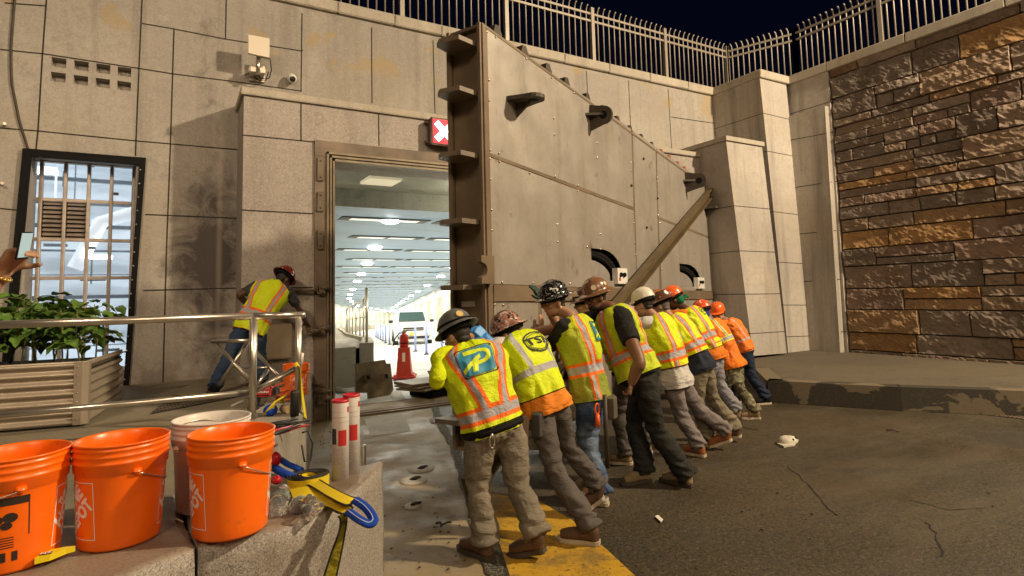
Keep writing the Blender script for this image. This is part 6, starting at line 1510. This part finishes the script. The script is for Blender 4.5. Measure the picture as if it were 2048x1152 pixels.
ribbon('webbing', [Zp(575, 968, GZ + .03), Zp(610, 972, GZ + .035), Zp(645, 976, GZ + .03), Zp(680, 990, GZ + .03), Zp(705, 1015, GZ + .028)], [Zp(590, 1005, GZ + .02), Zp(615, 1010, GZ + .025), Zp(650, 1012, GZ + .02), Zp(672, 1022, GZ + .015), Zp(692, 1030, GZ + .005)], YW, SL, edge=BLK)
ribbon('webbing', [Zp(588, 942, GZ + .04), Zp(630, 955, GZ + .05), Zp(665, 975, GZ + .055), Zp(695, 990, GZ + .05), Zp(712, 996, GZ + .05)], [Zp(590, 958, GZ + .03), Zp(622, 972, GZ + .04), Zp(655, 992, GZ + .045), Zp(688, 1008, GZ + .045), Zp(704, 1006, GZ + .03)], YW, SL, edge=BLK)
lp_ = [Zp(698, 1024, GZ + .02), Zp(720, 1040, GZ + .01), Zp(738, 1048, GZ - .005), Zp(747, 1042, GZ + .0), Zp(742, 1028, GZ + .01), Zp(728, 1012, GZ + .03), Zp(708, 999, GZ + .045)]
mb = MB(); lp2 = []
for i in range(len(lp_) - 1):
    p0 = lp_[max(i - 1, 0)]; p1 = lp_[i]; p2 = lp_[i + 1]; p3 = lp_[min(i + 2, 6)]
    for j in range(6): t = j / 6; lp2.append(.5 * (2 * p1 + (p2 - p0) * t + (2 * p0 - 5 * p1 + 4 * p2 - p3) * t * t + (-p0 + 3 * p1 - 3 * p2 + p3) * t ** 3))
mb.tube(lp2, .02, 10, flat=.62); mb.build('blue_loop', BW, SL, label='blue padded loop hanging over the block edge')
mb = MB(); mb.tube([p + V3((0, 0, .012)) - cf * .012 for p in lp2], .0018, 5); mb.build('loop_stitching', STI, SL)
mb = MB(); mb.tube([Zp(548, 935, GZ + .07), Zp(565, 945, GZ + .06), Zp(590, 955, GZ + .05)], .022, 10, flat=.7); mb.tube([Zp(560, 918, GZ + .09), Zp(575, 928, GZ + .08), Zp(603, 940, GZ + .06)], .017, 10, flat=.7); mb.build('blue_loop', BW, SL)
ribbon('hanging_strap', [Zp(688, 1028, GZ + .01), Zp(694, 1034, GZ - .02), atD(691, 1060, 2.32), atD(684, 1100, 2.32), atD(668, 1175, 2.3)], [Zp(678, 1034, GZ + .012), Zp(682, 1042, GZ - .02), atD(676, 1072, 2.30), atD(662, 1110, 2.30), atD(642, 1175, 2.28)], cloth('olive_webbing', (.3, .26, .02)), SL, edge=BLK)
# coil of webbing
cc = Zp(618, 975, GZ); CT = thing('webbing_coil', cc, 'rolled coil of yellow and black webbing lying beside the tubes', 'coil')
mb = MB(); n_ = 150; A = []; B = []
for k in range(n_): a = k * .24; r_ = .03 + .0012 * k * .38; A.append(cc + V3((r_ * math.cos(a), r_ * math.sin(a), .06 + .004 * math.sin(a * .9)))); B.append(cc + V3((r_ * math.cos(a), r_ * math.sin(a), .002)))
mb.strip(A, B); mb.strip([p + V3((.0, .0, .0)) for p in B], [p + (p - cc).normalized() * .002 for p in A]); mb.build('webbing', YW, CT); e = MB(); e.tube(A, .0035, 5); e.tube([p * 1.0 for p in B], .003, 5); e.build('black_edge', BLK, CT)
# bottles
gm = Mat('clear_bottle_plastic', (.95, .95, .95), .08); gm.p.inputs['Transmission Weight'].default_value = .93; gm.p.inputs['IOR'].default_value = 1.25; BOT = gm.m
def bottle(c, ax, L_, r_, label, crush):
    t = thing('plastic_bottle', c, label, 'bottle', 'two empty plastic bottles'); z = ax.normalized(); x = z.orthogonal().normalized(); y = z.cross(x); M3 = Matrix(((x.x, y.x, z.x), (x.y, y.y, z.y), (x.z, y.z, z.z)))
    P = [(0, 0), (r_ * .85, .0)] + [(r_ * (1 + .05 * math.sin(k * 1.3)), L_ * (.03 + k * .033)) for k in range(21)] + [(r_ * .75, L_ * .8), (r_ * .45, L_ * .88), (.012, L_ * .92), (.012, L_)]
    mb = MB(); mb.lathe(P, c, 24, M=M3)
    for i, v in enumerate(mb.v): n = mn.noise(v * 28) * crush; mb.v[i] = v + (v - c - z * (v - c).dot(z)).normalized() * n * .5 if (v - c - z * (v - c).dot(z)).length > 1e-5 else v
    mb.build('bottle_body', BOT, t); MB().lathe([(.015, L_ * .95), (.015, L_ * 1.01), (0, L_ * 1.01)], c, 14, M=M3).build('cap', WB, t)
    lb = MB(); lb.lathe([(r_ * 1.04, L_ * .5), (r_ * 1.04, L_ * .68)], c, 24, M=M3); lb.build('label', plain('teal_bottle_label', (.18, .24, .22), .5, 0, .4, 30), t)
bottle(Zp(549, 1032, GZ + .012), (Zp(575, 960, GZ + .075) - Zp(549, 1032, GZ + .012)), .2, .032, 'crushed clear bottle leaning against the rightmost orange bucket', .05)
bottle(Zp(625, 1022, GZ + .035), (Zp(575, 995, GZ + .035) - Zp(625, 1022, GZ + .035)), .17, .033, 'clear bottle lying on its side in front of the sling', .06)
mb = MB(); mb.ball(Zp(551, 918, GZ + .1), (.028, .028, .035), 14, 10); mb.ball(Zp(553, 960, GZ + .05), (.024, .024, .02), 12, 8); mb.build('red_handle', plain('glossy_red', (.45, .01, .02), .2), label='glossy red handle sticking out behind the rightmost orange bucket', cat='tool')
# yellow level at the bottom left
YPL = plain('yellow_tool_paint', (.78, .62, .01), .35, 0, .1)
a, b = Zp(-60, 1141, GZ + .02), Zp(150, 1102, GZ + .02); d = (b - a).normalized(); sd = V3((-d.y, d.x, 0))
t = thing('yellow_pry_tool', a, 'yellow bar tool with forked end lying in front of the leftmost bucket', 'tool')
mb = MB(); mb.prism([a + sd * .014, a - sd * .014, b.lerp(a, .12) - sd * .016, b - sd * .004, b + sd * .006, b.lerp(a, .1) + sd * .014], (0, 0, .016)); mb.build('bar', YPL, t)
mb = MB(); p = b.lerp(a, .32); mb.prism([p - sd * .014, b.lerp(a, .08) - sd * .014, b.lerp(a, .22) - sd * .05, b.lerp(a, .36) - sd * .058, b.lerp(a, .34) - sd * .035], (0, 0, .02)); mb.build('fork', YPL, t)
mb = MB(); p = b.lerp(a, .27) - sd * .034 + V3((0, 0, .021)); text_faces(mb, 'NZ', .022, lambda x, y: p + d * x + sd * y + V3((0, 0, .002)), bold=.03)
q_ = MB(); q_.prism([p + d * -.016 + sd * -.011, p + d * .016 + sd * -.011, p + d * .016 + sd * .011, p + d * -.016 + sd * .011], (0, 0, .001)); q_.build('black_patch', PRB, t); mb.build('patch_lettering', PRW, t)
mb = MB(); p0, p1 = a.lerp(b, .22), a.lerp(b, .6); mb.prism([p0 + sd * .0145, p0 - sd * .0145, p1 - sd * .0155, p1 + sd * .0145], (0, 0, .0175)); mb.build('white_sleeve', plain('white_vinyl', (.6, .58, .52), .4, 0, .25, 30), t)

# ================================================================== railing on the walk
RL = thing('pipe_railing', atZ(506, 840, .66), 'brushed steel pipe railing across the front of the raised walk', 'railing')
tl_, tp, te = atD(-190, 656, 4.0), atD(507, 632, 4.95), atD(604, 630, 5.15); bl_, bp_ = atD(-190, 848, 4.0), atD(507, 784, 4.95); be = atD(594, 735, 5.15)
mb = MB(); mb.tube([tl_, tp], .03, 14); mb.build('top_rail', C_ss, RL); mb = MB(); mb.tube([tp, te], .03, 14); mb.ball(te, .032, 12, 8); mb.build('top_rail', C_ss, RL, label='short bright top rail return')
MB().tube([bl_, bp_], .024, 12).build('lower_rail', C_ss, RL); MB().tube([bp_, be], .024, 12).build('sloping_rail', C_ss, RL)
for p in (tp, te + (tp - te) * .07): MB().tube([p, V3((p.x, p.y, .66))], .031 if p is tp else .026, 14).build('post', C_ss, RL)
mb = MB(); mb.lathe([(.06, 0), (.06, .012), (.03, .016)], V3((te.x, te.y, .661)) + (tp - te) * .07, 20); mb.build('flange', C_ss, RL)
FS = thing('folding_stand', atD(470, 770, 6.3), 'steel tube folding stand with crossed legs behind the railing', 'stand')
for a, b in (((425, 683), (499, 681)), ((434, 688), (503, 766)), ((497, 683), (438, 770)), ((508, 700), (580, 778)), ((480, 735), (536, 735)), ((537, 736), (508, 782))):
    MB().tube([atD(*a, 6.3), atD(*b, 6.15)], .021 if a[1] != 735 else .012, 10).build('leg' if b[1] > 700 and a[1] != 735 else 'crossbar', C_ss, FS)
# yellow strap on rail end
ribbon('yellow_strap', [atD(588, 728, 5.05), atD(594, 724, 5.08), atD(600, 735, 5.1), atD(606, 780, 5.1), atD(614, 838, 5.05)], [atD(591, 734, 5.0), atD(596, 731, 5.02), atD(602, 742, 5.05), atD(603, 790, 5.05), atD(609, 834, 5.0)], YW, None, label='yellow strap looped over the railing end and hanging down', cat='strap')
tag(MB().tube([atD(604, 706, 5.6), atD(601, 730, 5.6)], .02, 8).build('white_rod', WB), 'white plastic rod poking up beside the railing end', 'rod')
# tools on the kerb
KZ = .66; RT_ = plain('tool_red', (.42, .03, .03), .4); BKT = plain('tool_black', (.02, .02, .02), .5); OH = plain('orange_hose', (.75, .14, .03), .45)
pk_ = lambda x, y, z=0: atZ(x, y, KZ) + V3((0, 0, z))
c = pk_(532, 812, .1); t = thing('cordless_drill', pk_(532, 812), 'red and black cordless drill lying by the railing post', 'drill')
MT = Matrix.Translation(c) @ Matrix.Rotation(R(-28), 4, 'Z')
boxy_ = MB(); boxy_.box((-.13, -.045, -.01), (.07, .045, .085), M=MT, bev=.02); boxy_.build('motor_housing', RT_, t)
q_ = MB(); q_.box((.07, -.04, 0), (.12, .04, .08), M=MT, bev=.015); q_.box((-.13, -.035, -.1), (-.05, .035, 0), M=MT @ Matrix.Rotation(R(10), 4, 'Y'), bev=.015); q_.box((-.16, -.05, -.13), (-.02, .05, -.09), M=MT, bev=.012); q_.build('chuck_and_grip', BKT, t)
lt = MB(); text_faces(lt, 'Milwaukee', .034, lambda x, y: MT @ V3((-.03 + x, -.047, .04 + y)), bold=.02, shear=.3); lt.build('lettering', PRW, t)
t = thing('orange_hose_coil', pk_(575, 800), 'loose coil of flat orange hose among the tools', 'hose')
for k, (dx, dz, r_) in enumerate(((0, .1, .11), (.04, .06, .13), (-.03, .14, .1))):
    p = pk_(575, 802) + V3((dx, .05, dz)); mb = MB(); mb.tube([p + V3((r_ * math.cos(a), .5 * r_ * math.sin(a), .35 * r_ * math.sin(a + .7))) for a in [i * .4 for i in range(15)]], .018, 8, flat=.5); mb.build('loop', OH, t)
t = thing('ratchet_strap', pk_(541, 832), 'bundled ratchet strap in yellow and blue below the drill', 'strap'); p = pk_(541, 832, .05)
mb = MB(); mb.ball(p, (.06, .05, .05), 14, 10); mb.build('blue_bundle', BW, t); mb = MB()
for k in range(5): mb.tube([p + V3((-.06 + .02 * k, -.02, -.03)), p + V3((-.02 + .01 * k, -.06, .03 + .01 * k)), p + V3((.05 + .02 * k, .02, .07 + .01 * k)), p + V3((.12, .05 + .01 * k, .04))], .009, 6, flat=.5)
mb.build('yellow_tail', YW, t)
tag(MB().tube([pk_(566, 826, .04), pk_(578, 829, .04)], .035, 14).build('paper_roll', plain('brown_paper', (.4, .28, .14), .7)), 'short brown paper roll lying between the tools', 'roll')
tag(MB().lathe([(0, 0), (.035, 0), (.035, .2), (.03, .215), (0, .215)], pk_(589, 832), 18).build('black_canister', BKT), 'upright black canister against the railing end post', 'canister')
q2 = random.Random(11); t = thing('hand_tool_pile', pk_(580, 862), 'pile of black and red pliers and cutters on the kerb edge', 'tools')
for k in range(9):
    p = pk_(q2.uniform(552, 606), q2.uniform(850, 876), .015 + .012 * (k % 4)); a = q2.uniform(-.5, .6); L_ = q2.uniform(.08, .17); d = V3((math.cos(a), math.sin(a), q2.uniform(-.05, .1)))
    MB().tube([p - d * L_, p - d * L_ * .3, p + d * L_], [.012, .015, .006], 8).build('handle', RT_ if k % 3 == 0 else BKT, t)
p = pk_(604, 868, .01); tag(MB().tube([p, p + V3((.04, -.02, .01)), p + V3((.07, -.04, -.08)), p + V3((.05, -.05, -.2)), p + V3((.01, -.05, -.2)), p + V3((-.01, -.04, -.08))], .007, 6).build('cable_loop', BKT), 'black cable loop drooping over the kerb face', 'cable')
for i, (x, y) in enumerate(((552, 775), (562, 770), (528, 776))): tag(MB().ball(pk_(x, y + 18, .05), (.06, .035, .035), 12, 8).build('work_glove', [RT_, BKT, OH][i]), ['crumpled red glove behind the drill', 'crumpled black glove behind the hose', 'crumpled orange glove near the railing post'][i], 'glove')
p = atZ(545, 852, .63); tag(MB().tube([atD(462, 812, 4.9), atD(500, 795, 5.0)], .008, 6).build('thin_cable', WB), 'thin pale cable on the walk by the railing post', 'cable')

# ================================================================== planter and plants
PZ0 = .62; c0 = atZ(168, 848, PZ0); c1 = atZ(240, 800, PZ0); cl = atZ(0, 862, PZ0); dl = (cl - c0).normalized(); c2 = c0 + dl * 3.2; dd_ = (c1 - c0); c3 = c2 + dd_; HT_ = .535
PT = thing('raised_planter', c0, 'long tan corrugated metal planter on the raised walk', 'planter'); PM = plain('tan_corrugated_metal', (.36, .3, .23), .4, .25, .1, 3, .1)
def corr(a, b, out):
    mb = MB(); n = 60; A = []; d = (b - a)
    pr = [(HT_ * k / n, .017 * math.sin(k / n * math.pi * 2 * 6.5)) for k in range(n + 1)]
    mb.strip([a + V3((0, 0, z)) + out * o for z, o in pr], [b + V3((0, 0, z)) + out * o for z, o in pr]); return mb
o1 = V3((dl.y, -dl.x, 0)); o1 = o1 if o1.dot(-dd_) > 0 else -o1; sn = dd_.normalized(); o2 = -dl
e_ = .07
corr(c0 + dl * e_, c2, o1).build('front_panel', PM, PT); corr(c0 + sn * e_, c1, o2).build('end_panel', PM, PT)
mb = MB(); mb.prism([c0 + dl * (e_ + .01) + o1 * .02, c0 + dl * .02 + o1 * .022, c0 + o2 * .02 + sn * .02, c0 + o2 * .022 + sn * (e_ + .01), c0 + sn * (e_ + .01), c0 + dl * (e_ + .01)], (0, 0, HT_ + .005)); mb.build('corner_post', PM, PT)
mb = MB(); mb.tube([c2 + V3((0, 0, HT_)), c0 + V3((0, 0, HT_)), c1 + V3((0, 0, HT_))], .012, 6); mb.build('top_edge', PM, PT)
mb = MB()
for k in range(7):
    mb.ball(c0 + dl * (e_ - .02) + o1 * .024 + V3((0, 0, .05 + k * .075)), .006, 6, 4)
mb.build('screw', C_ss, PT)
MB().prism([c0 + dd_ * .02 + V3((0, 0, HT_ - .06)), c1 + V3((0, 0, HT_ - .06)), c3 + V3((0, 0, HT_ - .06)), c2 + V3((0, 0, HT_ - .06))], (0, 0, -.02)).build('soil', plain('dark_soil', (.03, .02, .012), .95, 0, .3, 30, .8), PT)
m = Mat('bean_leaf', (.11, .2, .035), .45, 0, .4); m.mix(m.ramp(m.noise(6, 4), .42, .65) * .8, (.05, .11, .02)); m.mix(m.ramp(m.noise(2.2, 3), .55, .7) * .6, (.2, .3, .05)); m.p.inputs['Subsurface Weight'].default_value = .0
m.bump(m.noise(50, 3), .4, .005); LEAF = m.m; STEM = plain('green_stem', (.14, .17, .04), .6)
def leaf(mb, p, d, L_, droop, tw):
    x = d.normalized(); up_ = V3((0, 0, 1)); sd = x.cross(up_).normalized(); up_ = sd.cross(x); sd = (sd * math.cos(tw) + up_ * math.sin(tw)).normalized(); up2 = sd.cross(x).normalized(); prev = None
    W_ = (0, .5, .62, .58, .42, .2, .0)
    b = len(mb.v)
    for k, w_ in enumerate(W_):
        t = k / 6; c = p + x * L_ * t * (1 - .2 * t * droop) - V3((0, 0, 1)) * L_ * droop * t * t * .6
        for q in (-1, -.5, 0, .5, 1): mb.v.append(c + sd * L_ * w_ * q * .62 + up2 * (abs(q) ** 1.3 * L_ * .13 - .01 * math.sin(k * 2 + q * 3)) + x * (-abs(q) * L_ * .1 if k < 2 else 0))
    for k in range(6):
        for i in range(4): a = b + k * 5 + i; mb.face((a, a + 1, a + 6, a + 5), True)
pr_ = random.Random(4); nP = 0
protos = []
for s_ in range(6):
    rr = random.Random(50 + s_); h = rr.uniform(.42, .58); st = MB(); lf_ = MB(); base = V3((0, 0, 0)); top = V3((rr.uniform(-.06, .06), rr.uniform(-.06, .06), h)); st.tube([base, base.lerp(top, .5) + V3((rr.uniform(-.03, .03), rr.uniform(-.03, .03), 0)), top], [.008, .006, .004], 6)
    for k in range(17):
        t = rr.uniform(.45, 1.0) if k < 13 else rr.uniform(.25, .5); p = base.lerp(top, t); a = rr.uniform(0, 6.28); r_ = rr.uniform(.04, .15); e = p + V3((math.cos(a) * r_, math.sin(a) * r_, rr.uniform(.02, .07))); st.tube([p, p.lerp(e, .5) + V3((0, 0, .02)), e], .003, 5)
        leaf(lf_, e, V3((math.cos(a + rr.uniform(-.5, .5)), math.sin(a), rr.uniform(-.35, .25))), rr.uniform(.1, .17), rr.uniform(.3, 1.0), rr.uniform(-.5, .5))
    protos.append((st, lf_))
roots = {}
for i in range(17):
    for j in range(3):
        p = c0 + dl * (.08 + i * .155 + pr_.uniform(-.04, .04)) + dd_ * ((j + .35) / 3.1 + pr_.uniform(-.06, .06)) + V3((0, 0, HT_ - .06)); s_ = pr_.randrange(6); nP += 1
        if i == 0 and j == 0: pass
        if s_ not in roots:
            t = thing('bean_plant', p, 'leafy green bean plant growing in the tan planter, one of many', 'plant', 'bean plants filling the planter'); 
            for (mb, nm, mm) in ((protos[s_][0], 'stem', STEM), (protos[s_][1], 'foliage', LEAF)):
                me = mb.mesh(nm); me.materials.append(mm); o = bpy.data.objects.new(nm, me); COL.objects.link(o); o.parent = t
            roots[s_] = t; t.rotation_euler = (0, 0, pr_.uniform(0, 6))
        else: dup(roots[s_], p, pr_.uniform(0, 6.28), scale=pr_.uniform(.95, 1.22))
# ================================================================== onlooker raising a phone at the left edge
hw_ = atD(10, 541, 2.2); el_ = atD(-85, 655, 2.15); ce_ = atD(-400, 560, 2.15)
fw = V3((-.25, 1, 0)).normalized()
def pd(x, y, D): return atD(x, y, D)
bx, by = ce_.x, ce_.y; yaw = -14.0
Sv = V3((math.cos(R(14)), math.sin(R(14)), 0)); Fv = V3((-Sv.y, Sv.x, 0)); b0 = V3((bx, by, 0))
fa = pd(30, 500, 2.2) - hw_
person(dict(z0=PZ, pelvis=b0 + V3((0, 0, 1.5)), neck=b0 + V3((0, 0, 2.05)) + Fv * .02, head=b0 + V3((0, 0, 2.2)) + Fv * .05, look=Fv + Sv * .4, yh=-14, hem=.9, bulge=.02,
  feet=[(b0 - Sv * .12 + Fv * .17 + V3((0, 0, PZ)), b0 - Sv * .12 - Fv * .1 + V3((0, 0, PZ)), 0), (b0 + Sv * .12 + Fv * .17 + V3((0, 0, PZ)), b0 + Sv * .12 - Fv * .1 + V3((0, 0, PZ)), 0)],
  armR=dict(wr=hw_, el=el_, fdir=fa + cr * .02, palm=-cf * .3 + cr * .9 - cu * .15, curl=.62, thumb=1), armL=dict(wr=b0 - Sv * .3 + V3((0, 0, 1.45))), shirt=cloth('navy_shirt', (.03, .04, .08)), sleeve=.4, vest=None, trousers=JEAN, skin=sk1, vox=.007, brad=.95,
  hat=dict(kind='cap', mat=shell('blue_hard_hat', (.05, .1, .3)), label='plain hard hat'), label='onlooker at the left edge, bare forearm and hand holding up a phone', group=None))
pc_ = atD(48, 491, 2.16); up_ = (atD(52, 466, 2.16) - atD(42, 518, 2.16)).normalized(); vr_ = ray(48, 491).normalized(); rt_ = (vr_ * .88 + (cr - vr_ * cr.dot(vr_)).normalized() * .47).normalized(); rt_ = (rt_ - up_ * rt_.dot(up_)).normalized(); nn_ = rt_.cross(up_).normalized(); 
if nn_.dot(vr_) > 0: nn_ = -nn_
t = thing('phone', pc_, 'smartphone held upright in the raised hand, screen glowing', 'phone'); M_ = frame(rt_, up_, -nn_, pc_)
mb = MB(); mb.box((-.036, -.052, -.004), (.036, .052, .004), M=M_, bev=.003); mb.build('case', C_black, t)
m = Mat('phone_screen', (.1, .1, .1), .1).glow((.55, .75, .72), .6); mm_ = m.noise(40, 3); 
MB().box((-.033, -.044, -.0048), (.033, .048, -.0042), M=M_).build('screen', m.m, t)
mb = MB(); ax_ = (hw_ - el_).normalized(); o_ = ax_.orthogonal().normalized(); o2_ = ax_.cross(o_)
for k in range(16): a = k * math.tau / 16; mb.ball(hw_ - ax_ * .025 + (o_ * math.cos(a) + o2_ * math.sin(a)) * .033, .0078, 8, 6)
mb.build('bead_bracelet', plain('gold_beads', (.55, .4, .1), .3, .7), label='gold bead bracelet on the raised wrist holding the phone', cat='bracelet')
